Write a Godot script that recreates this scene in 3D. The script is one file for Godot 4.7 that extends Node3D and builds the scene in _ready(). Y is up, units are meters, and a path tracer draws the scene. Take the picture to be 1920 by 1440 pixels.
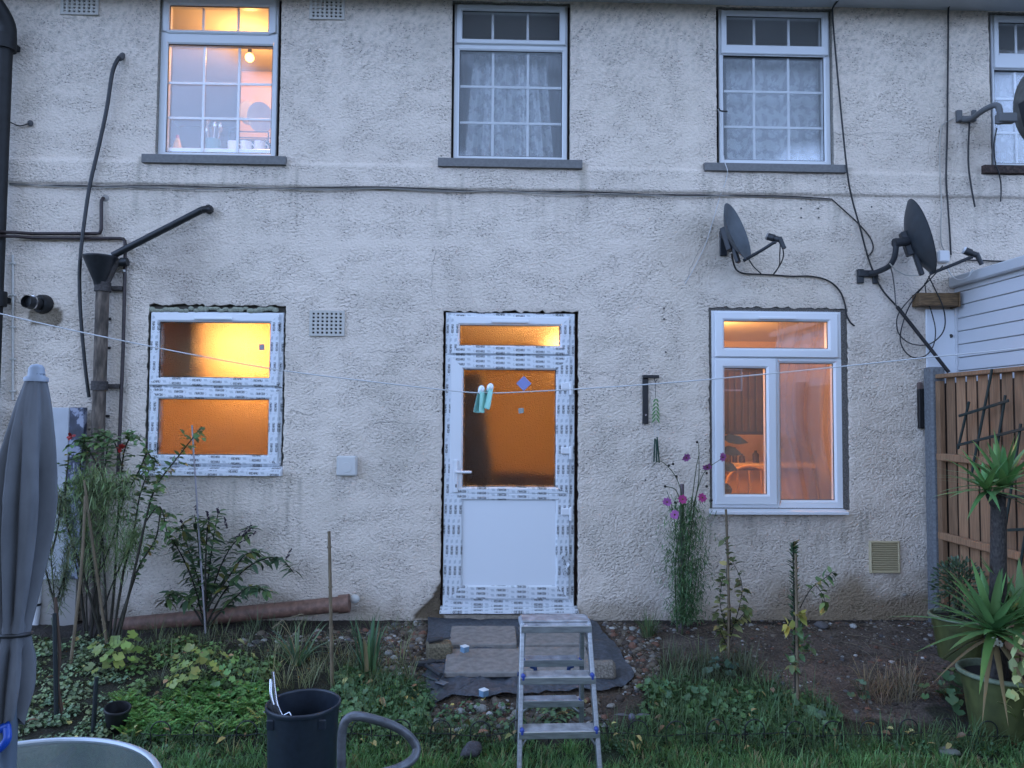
extends Node3D
# The back of a rendered terraced house at dusk. Metres; the wall's face is z = 0, the garden lies towards +z, the wall's foot is y = 0.

const FOCAL := 1386.0
var cam: Camera3D
var taken := {}
var mats := {}
var rng := RandomNumberGenerator.new()
var lumps := FastNoiseLite.new()
var fine := FastNoiseLite.new()

# ---------------------------------------------------------------- geometry
class Build:
	var v := PackedVector3Array()
	var n := PackedVector3Array()
	var c := PackedColorArray()
	var t := PackedVector2Array()
	var i := PackedInt32Array()
	var col := Color.WHITE
	var xf := Transform3D()

	func vert(p: Vector3, nn: Vector3, uv := Vector2.ZERO) -> int:
		v.append(xf * p)
		n.append((xf.basis * nn).normalized())
		c.append(col)
		t.append(uv)
		return v.size() - 1

	func tri(a: Vector3, b: Vector3, d: Vector3) -> void:   # counter-clockwise seen from its face
		var nn := (b - a).cross(d - a).normalized()
		var k := vert(a, nn)
		vert(b, nn)
		vert(d, nn)
		i.append_array([k, k + 2, k + 1])

	func quad(a: Vector3, b: Vector3, d: Vector3, e: Vector3, ua := Vector2.ZERO, ub := Vector2.ZERO, ud := Vector2.ZERO, ue := Vector2.ZERO) -> void:
		var nn := (d - a).cross(e - b).normalized()
		var k := vert(a, nn, ua)
		vert(b, nn, ub)
		vert(d, nn, ud)
		vert(e, nn, ue)
		i.append_array([k, k + 2, k + 1, k, k + 3, k + 2])

	func box(at: Vector3, size: Vector3, bevel := 0.0) -> void:
		var h := size * 0.5
		var q := minf(bevel, minf(h.x, minf(h.y, h.z)) * 0.9)
		for ax in 3:
			var a1 := (ax + 1) % 3
			var a2 := (ax + 2) % 3
			for s in [-1.0, 1.0]:
				var pts := []
				for k in [[-1.0, -1.0], [1.0, -1.0], [1.0, 1.0], [-1.0, 1.0]]:
					var p := Vector3.ZERO
					p[ax] = h[ax] * s
					p[a1] = (h[a1] - q) * k[0]
					p[a2] = (h[a2] - q) * k[1]
					pts.append(at + p)
				if s > 0:
					quad(pts[0], pts[1], pts[2], pts[3], Vector2(0, 0), Vector2(1, 0), Vector2(1, 1), Vector2(0, 1))
				else:
					quad(pts[0], pts[3], pts[2], pts[1], Vector2(0, 0), Vector2(0, 1), Vector2(1, 1), Vector2(1, 0))
		if q <= 0.0:
			return
		for ax in 3:      # edges along ax
			var a1 := (ax + 1) % 3
			var a2 := (ax + 2) % 3
			for s1 in [-1.0, 1.0]:
				for s2 in [-1.0, 1.0]:
					var p := [Vector3.ZERO, Vector3.ZERO, Vector3.ZERO, Vector3.ZERO]
					for k in 4:
						var w: Vector3 = p[k]
						w[ax] = (h[ax] - q) * (-1.0 if k == 0 or k == 3 else 1.0)
						w[a1] = (h[a1] - (0.0 if k < 2 else q)) * s1
						w[a2] = (h[a2] - (q if k < 2 else 0.0)) * s2
						p[k] = at + w
					if s1 * s2 > 0:
						quad(p[0], p[1], p[2], p[3])
					else:
						quad(p[3], p[2], p[1], p[0])
		for sx in [-1.0, 1.0]:
			for sy in [-1.0, 1.0]:
				for sz in [-1.0, 1.0]:
					var a := at + Vector3(h.x * sx, (h.y - q) * sy, (h.z - q) * sz)
					var b := at + Vector3((h.x - q) * sx, h.y * sy, (h.z - q) * sz)
					var d := at + Vector3((h.x - q) * sx, (h.y - q) * sy, h.z * sz)
					if sx * sy * sz > 0:
						tri(a, b, d)
					else:
						tri(a, d, b)

	func surface(rows: Array, wrap := false, flip := false) -> void:   # rows of points, smooth normals
		var m: int = rows[0].size()
		var k := v.size()
		var nn := PackedVector3Array()
		nn.resize(rows.size() * m)
		var f := PackedInt32Array()
		for r in rows.size() - 1:
			for q in (m if wrap else m - 1):
				var a: int = r * m + q
				var b: int = r * m + (q + 1) % m
				var d: int = a + m
				var e: int = b + m
				var pa: Vector3 = rows[r][q]
				var pb: Vector3 = rows[r][(q + 1) % m]
				var pd: Vector3 = rows[r + 1][q]
				var pe: Vector3 = rows[r + 1][(q + 1) % m]
				var w := (pe - pa).cross(pd - pb)
				if flip:
					w = -w
				nn[a] += w
				nn[b] += w
				nn[d] += w
				nn[e] += w
				if flip:
					f.append_array([k + a, k + b, k + e, k + a, k + e, k + d])
				else:
					f.append_array([k + a, k + e, k + b, k + a, k + d, k + e])
		for r in rows.size():
			for q in m:
				vert(rows[r][q], nn[r * m + q] if nn[r * m + q].length_squared() > 1e-20 else Vector3.UP, Vector2(float(q) / maxf(1, m - 1), float(r) / maxf(1, rows.size() - 1)))
		i.append_array(f)

	func tube(pts: Array, r0: float, r1 := -1.0, sides := 8, caps := true) -> void:
		if r1 < 0:
			r1 = r0
		var rows := []
		var side := Vector3.ZERO
		for k in pts.size():
			var d: Vector3 = (pts[mini(k + 1, pts.size() - 1)] - pts[maxi(k - 1, 0)]).normalized()
			if k == 0:
				side = d.cross(Vector3(0.31, 0.2, 0.93)).normalized() if absf(d.dot(Vector3(0.31, 0.2, 0.93))) < 0.95 else d.cross(Vector3.RIGHT).normalized()
			else:
				side = (side - d * side.dot(d)).normalized()
			var up := d.cross(side)
			var r := lerpf(r0, r1, float(k) / maxf(1, pts.size() - 1))
			var row := PackedVector3Array()
			for q in sides:
				var a := TAU * q / sides
				row.append(pts[k] + (side * cos(a) + up * sin(a)) * r)
			if k == 0 and caps:
				rows.append(_dot(pts[k], sides))
				rows.append(row)
			rows.append(row)
			if k == pts.size() - 1 and caps:
				rows.append(row)
				rows.append(_dot(pts[k], sides))
		if caps:       # caps as surfaces of their own keep their edge
			surface(rows.slice(0, 2), true)
			surface(rows.slice(2, rows.size() - 2), true)
			surface(rows.slice(rows.size() - 2), true)
		else:
			surface(rows, true)

	func _dot(p: Vector3, sides: int) -> PackedVector3Array:
		var row := PackedVector3Array()
		row.resize(sides)
		row.fill(p)
		return row

	func lathe(profile: Array, sides := 24) -> void:    # Vector2(radius, height) from the bottom of the outside up
		var rows := []
		for p in profile:
			var row := PackedVector3Array()
			for q in sides:
				var a := -TAU * q / sides
				row.append(Vector3(cos(a) * p.x, p.y, sin(a) * p.x))
			rows.append(row)
		surface(rows, true)

	func ball(at: Vector3, r: Vector3, rings := 8, sides := 12) -> void:
		var rows := []
		for k in rings + 1:
			var e := PI * k / rings
			var row := PackedVector3Array()
			for q in sides:
				var a := -TAU * q / sides
				row.append(at + Vector3(cos(a) * sin(e), -cos(e), sin(a) * sin(e)) * r)
			rows.append(row)
		surface(rows, true)

	func leaf(base: Vector3, d: Vector3, up: Vector3, length: float, width: float, droop := 0.3, fold := 0.25) -> void:
		d = d.normalized()
		var side := d.cross(up)
		if side.length() < 0.01:
			side = d.cross(Vector3(1, 0.3, 0.2))
		side = side.normalized()
		up = side.cross(d).normalized()
		var p := []
		for k in [[0.0, 0.0], [0.3, 0.9], [0.65, 0.85], [1.0, 0.0]]:
			var m: Vector3 = base + d * length * k[0] - up * droop * length * k[0] * k[0]
			p.append([m - side * width * 0.5 * k[1] + up * fold * width * 0.5 * k[1], m, m + side * width * 0.5 * k[1] + up * fold * width * 0.5 * k[1]])
		var nl := (up + side * fold).normalized()
		var nr := (up - side * fold).normalized()
		var k := v.size()
		vert(p[0][1], up)
		for q in [1, 2]:
			vert(p[q][0], nl)
			vert(p[q][1], up)
			vert(p[q][2], nr)
		vert(p[3][1], (up + d * droop).normalized())
		i.append_array([k, k + 1, k + 2, k, k + 2, k + 3, k + 1, k + 4, k + 5, k + 1, k + 5, k + 2, k + 2, k + 5, k + 6, k + 2, k + 6, k + 3, k + 4, k + 7, k + 5, k + 5, k + 7, k + 6])

	func blade(base: Vector3, d: Vector3, length: float, width: float, droop: float, segs := 4, up := Vector3.UP) -> void:   # a grass or sword leaf
		d = d.normalized()
		var side := d.cross(up)
		side = Vector3.RIGHT if side.length() < 0.05 else side.normalized()
		var out := Vector3(d.x, 0, d.z)
		out = out.normalized() if out.length() > 0.01 else Vector3(side.z, 0, -side.x)
		var k := v.size()
		var nn := side.cross(d).normalized()
		for q in segs + 1:
			var f := float(q) / segs
			var m := base + d * length * f + (out * 0.5 - Vector3.UP) * droop * length * f * f
			var w := width * 0.5 * (1.0 - pow(f, 2.2)) * (0.65 + 0.7 * minf(f * 3.0, 0.5))
			vert(m - side * w, (nn - side * 0.4).normalized())
			vert(m + side * w, (nn + side * 0.4).normalized())
			if q > 0:
				var a := k + q * 2
				i.append_array([a - 2, a + 1, a - 1, a - 2, a, a + 1])

	func disc_leaf(at: Vector3, nn: Vector3, r: float, lobes := 5, turn := 0.0, cup := 0.2) -> void:   # a round lobed leaf, stalk at its notch
		nn = nn.normalized()
		var a := nn.cross(Vector3(0.3, 0.1, 1)).normalized()
		var b := nn.cross(a)
		var k := v.size()
		vert(at, nn)
		var m := lobes * 2 + 1
		for q in m:
			var f := float(q) / (m - 1)
			var w := turn + lerpf(-2.75, 2.75, f)
			var rr := r * (1.0 if q % 2 == 1 else 0.8) * (0.8 + 0.2 * cos(w - turn))
			var o := (a * cos(w) + b * sin(w)) * rr
			vert(at + o + nn * rr * cup * (1.0 if q % 2 == 1 else 0.4), (nn - o.normalized() * cup).normalized())
			if q > 0:
				i.append_array([k, k + q + 1, k + q])

	func mesh() -> ArrayMesh:
		var am := ArrayMesh.new()
		add_to(am)
		return am

	func add_to(am: ArrayMesh) -> void:
		var a := []
		a.resize(Mesh.ARRAY_MAX)
		a[Mesh.ARRAY_VERTEX] = v
		a[Mesh.ARRAY_NORMAL] = n
		a[Mesh.ARRAY_COLOR] = c
		a[Mesh.ARRAY_TEX_UV] = t
		a[Mesh.ARRAY_INDEX] = i
		am.add_surface_from_arrays(Mesh.PRIMITIVE_TRIANGLES, a)

# ---------------------------------------------------------------- naming
func numbered(called: String) -> String:
	var k: int = taken.get(called, 0)
	taken[called] = k + 1
	return called if k == 0 else "%s_%03d" % [called, k]

func tag(o: Node3D, label: String, category := "", group := "", kind := "") -> Node3D:
	if label:
		o.set_meta("label", label)
	if category:
		o.set_meta("category", category)
	if group:
		o.set_meta("group", group)
	if kind:
		o.set_meta("kind", kind)
	return o

func thing(called: String, label: String, category: String, at := Vector3.ZERO, group := "") -> Node3D:
	var o := Node3D.new()
	o.name = numbered(called)
	add_child(o)
	o.position = at
	tag(o, label, category, group)
	return o

func obj(called: String, b, m, parent: Node = null) -> MeshInstance3D:
	var o := MeshInstance3D.new()
	if b is Array:
		var am := ArrayMesh.new()
		var used := []
		for k in b.size():
			if b[k].v.size():
				b[k].add_to(am)
				used.append(m[k])
		o.mesh = am
		for k in used.size():
			o.set_surface_override_material(k, used[k])
	else:
		o.mesh = b if b is Mesh else b.mesh()
		o.material_override = m
	if parent == null:
		o.name = numbered(called)
		add_child(o)
	else:
		o.name = called
		parent.add_child(o, true)
	return o

func struct(called: String, b, m, parent: Node = null) -> MeshInstance3D:
	var o := obj(called, b, m, parent)
	if parent == null:
		o.set_meta("kind", "structure")
	return o

func scatter(called: String, label: String, category: String, mesh: Mesh, m: Material, where: Array, tints := []) -> MultiMeshInstance3D:
	var mm := MultiMesh.new()
	mm.transform_format = MultiMesh.TRANSFORM_3D
	mm.use_colors = true
	mm.mesh = mesh
	mm.instance_count = where.size()
	for k in where.size():
		mm.set_instance_transform(k, where[k])
		mm.set_instance_color(k, tints[k] if tints.size() else Color.WHITE)
	var o := MultiMeshInstance3D.new()
	o.multimesh = mm
	o.material_override = m
	o.name = numbered(called)
	add_child(o)
	tag(o, label, category, "", "stuff")
	return o

# ---------------------------------------------------------------- places read off the photograph
func sight(px: float, py: float) -> Vector3:
	return cam.basis * Vector3((px - 960.0) / FOCAL, (720.0 - py) / FOCAL, -1.0)

func at(px: float, py: float, z := 0.0) -> Vector3:      # on the plane at that distance from the wall
	var d := sight(px, py)
	return cam.position + d * ((z - cam.position.z) / d.z)

func at_x(px: float, py: float, x: float) -> Vector3:
	var d := sight(px, py)
	return cam.position + d * ((x - cam.position.x) / d.x)

func on_ground(px: float, py: float) -> Vector3:
	var d := sight(px, py)
	var p := cam.position
	for k in 400:
		p += d * 0.02
		if p.y <= height(p.x, p.z):
			break
	return Vector3(p.x, height(p.x, p.z), p.z)

func rect(x0: float, y0: float, x1: float, y1: float, z := 0.0) -> Rect2:    # an upright rectangle on the wall; y up
	var xm := (x0 + x1) / 2
	var ym := (y0 + y1) / 2
	var l := at(x0, ym, z).x
	var r := at(x1, ym, z).x
	var top := at(xm, y0, z).y
	var low := at(xm, y1, z).y
	return Rect2(l, low, r - l, top - low)

func height(x: float, z: float) -> float:
	return -0.17 * smoothstep(0.1, 1.9, z) + lumps.get_noise_2d(x * 60, z * 60) * 0.018 * smoothstep(0.0, 0.1, z) + fine.get_noise_2d(x * 400, z * 400) * 0.006

# ---------------------------------------------------------------- materials (linear colours in)
func lin(r: float, g: float, b: float, a := 1.0) -> Color:
	var q := Color(r, g, b).linear_to_srgb()
	q.a = a
	return q

func paint(key: String, r: float, g: float, b: float, rough := 0.7, metal := 0.0) -> StandardMaterial3D:
	if not mats.has(key):
		var m := StandardMaterial3D.new()
		m.resource_name = key
		m.albedo_color = lin(r, g, b)
		m.roughness = rough
		m.metallic = metal
		mats[key] = m
	return mats[key]

func leafy(key: String, rough := 0.55, back := 0.35) -> StandardMaterial3D:     # colour from the vertices
	if not mats.has(key):
		var m := paint(key, 1, 1, 1, rough)
		m.vertex_color_use_as_albedo = true
		if back > 0:
			m.backlight_enabled = true
			m.backlight = Color(back * 0.6, back, back * 0.25)
	return mats[key]

func grainy(m: StandardMaterial3D, freq: float, scale: Vector3, bump: float, dark := 0.75, seed_ := 1, ramp = null, noise_type := FastNoiseLite.TYPE_SIMPLEX_SMOOTH) -> StandardMaterial3D:
	var nz := FastNoiseLite.new()
	nz.seed = seed_
	nz.noise_type = noise_type
	nz.frequency = freq
	nz.fractal_octaves = 5
	nz.fractal_gain = 0.55
	var t := NoiseTexture2D.new()
	t.width = 512
	t.height = 512
	t.seamless = true
	t.noise = nz
	var g := Gradient.new()
	if ramp is Gradient:
		g = ramp
	else:
		g.set_color(0, Color(dark, dark, dark))
		g.set_color(1, Color(1, 1, 1))
	t.color_ramp = g
	m.albedo_texture = t
	m.uv1_triplanar = true
	m.uv1_world_triplanar = false
	m.uv1_scale = scale
	if bump > 0:
		m.heightmap_enabled = true
		m.heightmap_texture = t
		m.heightmap_scale = bump
	return m

func glass() -> StandardMaterial3D:
	if not mats.has("glass"):
		var m := paint("glass", 0.9, 0.95, 0.95, 0.0)
		m.transparency = BaseMaterial3D.TRANSPARENCY_ALPHA
		m.albedo_color.a = 0.02
		mats["glass"] = m
	return mats["glass"]

func sky_veil_glass() -> StandardMaterial3D:  # pale diffuse film standing in for the sky's reflection in the pane
	if not mats.has("sky_veil_glass"):
		var m := paint("sky_veil_glass", 0.8, 0.88, 0.95, 0.0)
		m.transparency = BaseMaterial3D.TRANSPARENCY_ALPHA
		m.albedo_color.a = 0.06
	return mats["sky_veil_glass"]

func obscure_glass() -> StandardMaterial3D:
	if not mats.has("obscure"):
		var m := paint("obscure", 0.95, 0.95, 0.93, 0.34)
		m.albedo_color.a = 0.0
		m.refraction_enabled = true
		m.refraction_scale = 0.02
		m.metallic_specular = 0.22
		var nz := FastNoiseLite.new()
		nz.noise_type = FastNoiseLite.TYPE_CELLULAR
		nz.frequency = 0.09
		nz.fractal_octaves = 2
		var t := NoiseTexture2D.new()
		t.noise = nz
		t.seamless = true
		t.width = 256
		t.height = 256
		m.heightmap_enabled = true
		m.heightmap_texture = t
		m.heightmap_scale = 0.8
		m.uv1_triplanar = true
		m.uv1_scale = Vector3(5, 5, 5)
	return mats["obscure"]

func wall_texture() -> Array:    # [height, colour] of rough-cast render, 3.2 m a side
	var size := 1024
	var a := FastNoiseLite.new()
	a.seed = 11
	a.frequency = 0.085
	a.fractal_octaves = 5
	a.fractal_gain = 0.68
	a.domain_warp_enabled = true
	a.domain_warp_amplitude = 14.0
	a.domain_warp_frequency = 0.05
	var pits := FastNoiseLite.new()
	pits.seed = 5
	pits.frequency = 0.11
	pits.fractal_octaves = 2
	var veil := FastNoiseLite.new()
	veil.seed = 8
	veil.frequency = 0.008
	var ia := a.get_seamless_image(size, size).get_data()
	var ip := pits.get_seamless_image(size, size).get_data()
	var iv := veil.get_seamless_image(size, size).get_data()
	var hd := PackedByteArray()
	var cd := PackedByteArray()
	hd.resize(size * size)
	cd.resize(size * size * 3)
	for k in size * size:
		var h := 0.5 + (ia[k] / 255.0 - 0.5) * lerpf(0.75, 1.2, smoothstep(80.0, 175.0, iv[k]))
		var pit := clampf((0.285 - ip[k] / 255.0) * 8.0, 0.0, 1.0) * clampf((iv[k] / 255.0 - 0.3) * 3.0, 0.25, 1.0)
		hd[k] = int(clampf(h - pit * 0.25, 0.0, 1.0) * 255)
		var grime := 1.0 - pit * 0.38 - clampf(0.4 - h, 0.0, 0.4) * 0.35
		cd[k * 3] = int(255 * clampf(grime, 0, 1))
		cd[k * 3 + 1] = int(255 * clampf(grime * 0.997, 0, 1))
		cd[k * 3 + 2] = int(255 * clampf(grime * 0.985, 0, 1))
	return [ImageTexture.create_from_image(Image.create_from_data(size, size, false, Image.FORMAT_L8, hd)), ImageTexture.create_from_image(Image.create_from_data(size, size, false, Image.FORMAT_RGB8, cd))]

const GLYPHS := {"R": "11110,10001,10001,11110,10100,10010,10001", "E": "11111,10000,10000,11110,10000,10000,11111", "H": "10001,10001,10001,11111,10001,10001,10001", "A": "01110,10001,10001,11111,10001,10001,10001", "U": "10001,10001,10001,10001,10001,10001,01110"}

func tape_texture() -> ImageTexture:     # the printed protective film, 0.414 x 0.034 m
	var w := 1242
	var h := 102
	var im := Image.create(w, h, false, Image.FORMAT_RGB8)
	im.fill(Color(0.93, 0.94, 0.95))
	var ink := Color(0.03, 0.03, 0.04)
	for col in 3:
		var x0 := 30 + col * 414
		var y0 := 6 + col * 34
		for k in 9:          # a ring of dots
			var ang := TAU * k / 11.0
			_dab(im, x0 + 24 + int(cos(ang) * 22), y0 + 18 + int(sin(ang) * 22), 6, 6, ink)
		var word := "REHAU"
		for q in 5:
			var rows: PackedStringArray = GLYPHS[word[q]].split(",")
			for r in 7:
				for s in 5:
					if rows[r][s] == "1":
						_dab(im, x0 + 62 + q * 36 + s * 6, y0 + 4 + r * 7, 9, 8, ink)
		for r in 3:
			_dab(im, x0 + 285 + r * 8, y0 + 6 + r * 16, 66, 9, Color(0.68, 0.71, 0.74))
	return ImageTexture.create_from_image(im)

func _dab(im: Image, x: int, y: int, w: int, h: int, q: Color) -> void:
	for k in h:
		for s in w:
			im.set_pixel(posmod(x + s, im.get_width()), posmod(y + k, im.get_height()), q)

# ---------------------------------------------------------------- camera, sky, light
func setup() -> void:
	rng.seed = 7
	lumps.seed = 3
	lumps.frequency = 0.05
	lumps.fractal_octaves = 3
	fine.seed = 9
	fine.frequency = 0.02
	fine.fractal_octaves = 3
	cam = Camera3D.new()
	cam.name = "camera"
	cam.fov = 54.9
	cam.far = 200.0
	cam.near = 0.05
	cam.position = Vector3(0, 1.38, 5.1)
	cam.rotation_order = EULER_ORDER_YXZ
	cam.rotation = Vector3(deg_to_rad(2.6), deg_to_rad(-1.6), deg_to_rad(0.4))
	add_child(cam)
	cam.current = true
	var e := Environment.new()
	e.background_mode = Environment.BG_SKY
	var sky := ProceduralSkyMaterial.new()
	sky.sky_top_color = Color(0.57, 0.68, 0.88)
	sky.sky_horizon_color = Color(0.71, 0.805, 0.955)
	sky.sky_curve = 0.2
	sky.ground_bottom_color = Color(0.1, 0.11, 0.1)
	sky.ground_horizon_color = Color(0.2, 0.22, 0.22)
	sky.sun_angle_max = 1.0
	sky.sky_energy_multiplier = 2.05
	var s := Sky.new()
	s.sky_material = sky
	e.sky = s
	e.tonemap_mode = Environment.TONE_MAPPER_LINEAR
	e.tonemap_exposure = 1.0
	e.sdfgi_enabled = true
	e.ssao_enabled = true
	e.ssil_enabled = true
	var we := WorldEnvironment.new()
	we.name = "environment"
	we.environment = e
	add_child(we)
	var sun := DirectionalLight3D.new()
	sun.name = "overcast_sun"
	sun.light_color = Color(0.85, 0.92, 1.0)
	sun.light_energy = 0.15
	sun.light_angular_distance = 40.0
	sun.shadow_enabled = true
	sun.rotation_degrees = Vector3(-58, 12, 0)
	add_child(sun)

# ---------------------------------------------------------------- the house
var house: Node3D
var holes := []        # [Rect2, raggedness]

func ring(plain: Build, taped: Build, o: Rect2, inn: Rect2, z0: float, z1: float, lip: float, tape := [false, false, false, false], upside := [false, false, false, false]) -> void:
	var oc := [o.position, Vector2(o.end.x, o.position.y), o.end, Vector2(o.position.x, o.end.y)]
	var ic := [inn.position, Vector2(inn.end.x, inn.position.y), inn.end, Vector2(inn.position.x, inn.end.y)]
	for s in 4:     # bottom, right, top, left
		var b := taped if tape[s] else plain
		var a0: Vector2 = oc[s]
		var a1: Vector2 = oc[(s + 1) % 4]
		var b0: Vector2 = ic[s]
		var b1: Vector2 = ic[(s + 1) % 4]
		var wide := absf((b0 - a0).y if s % 2 == 0 else (b0 - a0).x)
		var e := 0.005 / maxf(wide, 0.006)
		var st := [[0.0, z0], [0.0, z1 - 0.005], [e, z1], [1.0 - lip / maxf(wide, lip * 1.2), z1], [1.0, z1 - lip * 0.9], [1.0, z0]]
		for k in st.size() - 1:
			var p := []
			var uv := []
			for q in [[a0, b0, st[k]], [a1, b1, st[k]], [a1, b1, st[k + 1]], [a0, b0, st[k + 1]]]:
				var w: Vector2 = (q[0] as Vector2).lerp(q[1], q[2][0])
				p.append(Vector3(w.x, w.y, q[2][1]))
				var u := Vector2(w.x, -w.y) if s % 2 == 0 else Vector2(w.y, w.x)
				if upside[s]:
					u = -u
				uv.append(Vector2(u.x / 0.414, u.y / 0.034))
			b.quad(p[0], p[1], p[2], p[3], uv[0], uv[1], uv[2], uv[3])

func glazing(parent: Node, r: Rect2, z: float, m: Material, called := "pane", double := true) -> void:
	var b := Build.new()
	var c := r.get_center()
	b.box(Vector3(c.x, c.y, z), Vector3(r.size.x + 0.012, r.size.y + 0.012, 0.006))
	if double:
		b.box(Vector3(c.x, c.y, z - 0.022), Vector3(r.size.x + 0.012, r.size.y + 0.012, 0.006))
	obj(called, b, m, parent)

func gasket(parent: Node, r: Rect2, z: float) -> void:
	var b := Build.new()
	ring(b, b, r.grow(0.004), r.grow(-0.004), z - 0.004, z + 0.002, 0.002)
	obj("gasket", b, paint("rubber", 0.01, 0.01, 0.012, 0.5), parent)

func filler(parent: Node, hole: Rect2, frame: Rect2, z: float, m: Material) -> void:     # what closes the gap between frame and masonry
	var b := Build.new()
	ring(b, b, hole.grow(0.03), frame.grow(-0.008), z - 0.03, z, 0.001)
	obj("gap_filler", b, m, parent)

func ledge(called: String, parent: Node, x0: float, x1: float, y0: float, y1: float, z0: float, z1: float, m: Material, slope := 0.012) -> MeshInstance3D:     # a sill with a sloped top
	var b := Build.new()
	var sec := [Vector2(z0, y0), Vector2(z1, y0), Vector2(z1, y1 - slope - 0.004), Vector2(z1 - 0.004, y1 - slope), Vector2(z0, y1)]
	for k in 5:
		var p: Vector2 = sec[k]
		var q: Vector2 = sec[(k + 1) % 5]
		b.quad(Vector3(x0, p.y, p.x), Vector3(x0, q.y, q.x), Vector3(x1, q.y, q.x), Vector3(x1, p.y, p.x), Vector2(x0 / 0.414, -p.x / 0.034 - p.y / 0.034), Vector2(x0 / 0.414, -q.x / 0.034 - q.y / 0.034), Vector2(x1 / 0.414, -q.x / 0.034 - q.y / 0.034), Vector2(x1 / 0.414, -p.x / 0.034 - p.y / 0.034))
	for e in [[x0, false], [x1, true]]:
		for k in [[0, 1, 2], [0, 2, 3], [0, 3, 4]]:
			var w := [Vector3(e[0], sec[k[0]].y, sec[k[0]].x), Vector3(e[0], sec[k[1]].y, sec[k[1]].x), Vector3(e[0], sec[k[2]].y, sec[k[2]].x)]
			if e[1]:
				b.tri(w[0], w[2], w[1])
			else:
				b.tri(w[0], w[1], w[2])
	return obj(called, b, m, parent)

func part(called: String, parent: Node, label := "") -> Node3D:
	var o := Node3D.new()
	o.name = called
	parent.add_child(o, true)
	if label:
		o.set_meta("label", label)
	return o

func upper_window(outer: Array, seam: float, top_pane: Array, pane: Array, bars_x: Array, bars_y: Array, sill: Array, sill_mat: Material, unveiled := false) -> Node3D:
	var w := part("window", house)
	var z := -0.04
	var f := rect(outer[0], outer[1], outer[2], outer[3], z)
	var hole := rect(outer[0] - 4, outer[1] - 4, outer[2] + 5, outer[3], 0.0)
	holes.append([hole, 0.004])
	filler(w, hole, f, -0.062, paint("dark_gap", 0.02, 0.014, 0.012, 0.9))
	var white := paint("upvc_old", 0.62, 0.64, 0.66, 0.35)
	var ty := at(960, seam, z).y
	var lower := Rect2(f.position, Vector2(f.size.x, ty - f.position.y))
	var upper := Rect2(Vector2(f.position.x, ty), Vector2(f.size.x, f.end.y - ty))
	var mp := rect(pane[0], pane[1], pane[2], pane[3], z)
	var tp := rect(top_pane[0], top_pane[1], top_pane[2], top_pane[3], z)
	var b := Build.new()
	ring(b, b, lower, mp, z - 0.06, z, 0.01)
	var so := Rect2(f.position.x + 0.014, ty + 0.008, f.size.x - 0.028, f.end.y - ty - 0.024)
	ring(b, b, upper, so.grow(-0.012), z - 0.06, z - 0.002, 0.008)
	obj("frame", b, white, w)
	var s := Build.new()
	ring(s, s, so, tp, z - 0.05, z + 0.012, 0.009)
	obj("sash", s, white, w)
	gasket(w, mp, z - 0.012)
	gasket(w, tp, z - 0.004)
	glazing(w, mp, z - 0.022, glass() if unveiled else sky_veil_glass())
	glazing(w, tp, z - 0.018, glass())
	for x in bars_x:
		for q in [[mp, (pane[1] + pane[3]) / 2], [tp, (top_pane[1] + top_pane[3]) / 2]]:
			var g := Build.new()
			var c: Rect2 = q[0]
			g.box(Vector3(at(x, q[1], z).x, c.get_center().y, z - 0.036), Vector3(0.018, c.size.y + 0.006, 0.008), 0.002)
			obj("glazing_bar", g, white, w)
	for y in bars_y:
		var g := Build.new()
		g.box(Vector3(mp.get_center().x, at((pane[0] + pane[2]) / 2, y, z).y, z - 0.0345), Vector3(mp.size.x + 0.006, 0.018, 0.007), 0.002)
		obj("glazing_bar", g, white, w)
	var sl := rect(sill[0], sill[1], sill[2], sill[3], 0.045)
	ledge("sill", w, sl.position.x, sl.end.x, sl.position.y, hole.position.y + 0.012, -0.05, 0.045, sill_mat, 0.01)
	return w

func vent_slot(parent: Node, x0: float, x1: float, y0: float, y1: float, z: float) -> void:
	var r := rect(x0, y0, x1, y1, z)
	var b := Build.new()
	b.box(Vector3(r.get_center().x, r.get_center().y, z + 0.007), Vector3(r.size.x, r.size.y, 0.014), 0.004)
	obj("trickle_vent", b, paint("upvc_new", 0.72, 0.74, 0.77, 0.3), parent)

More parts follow.
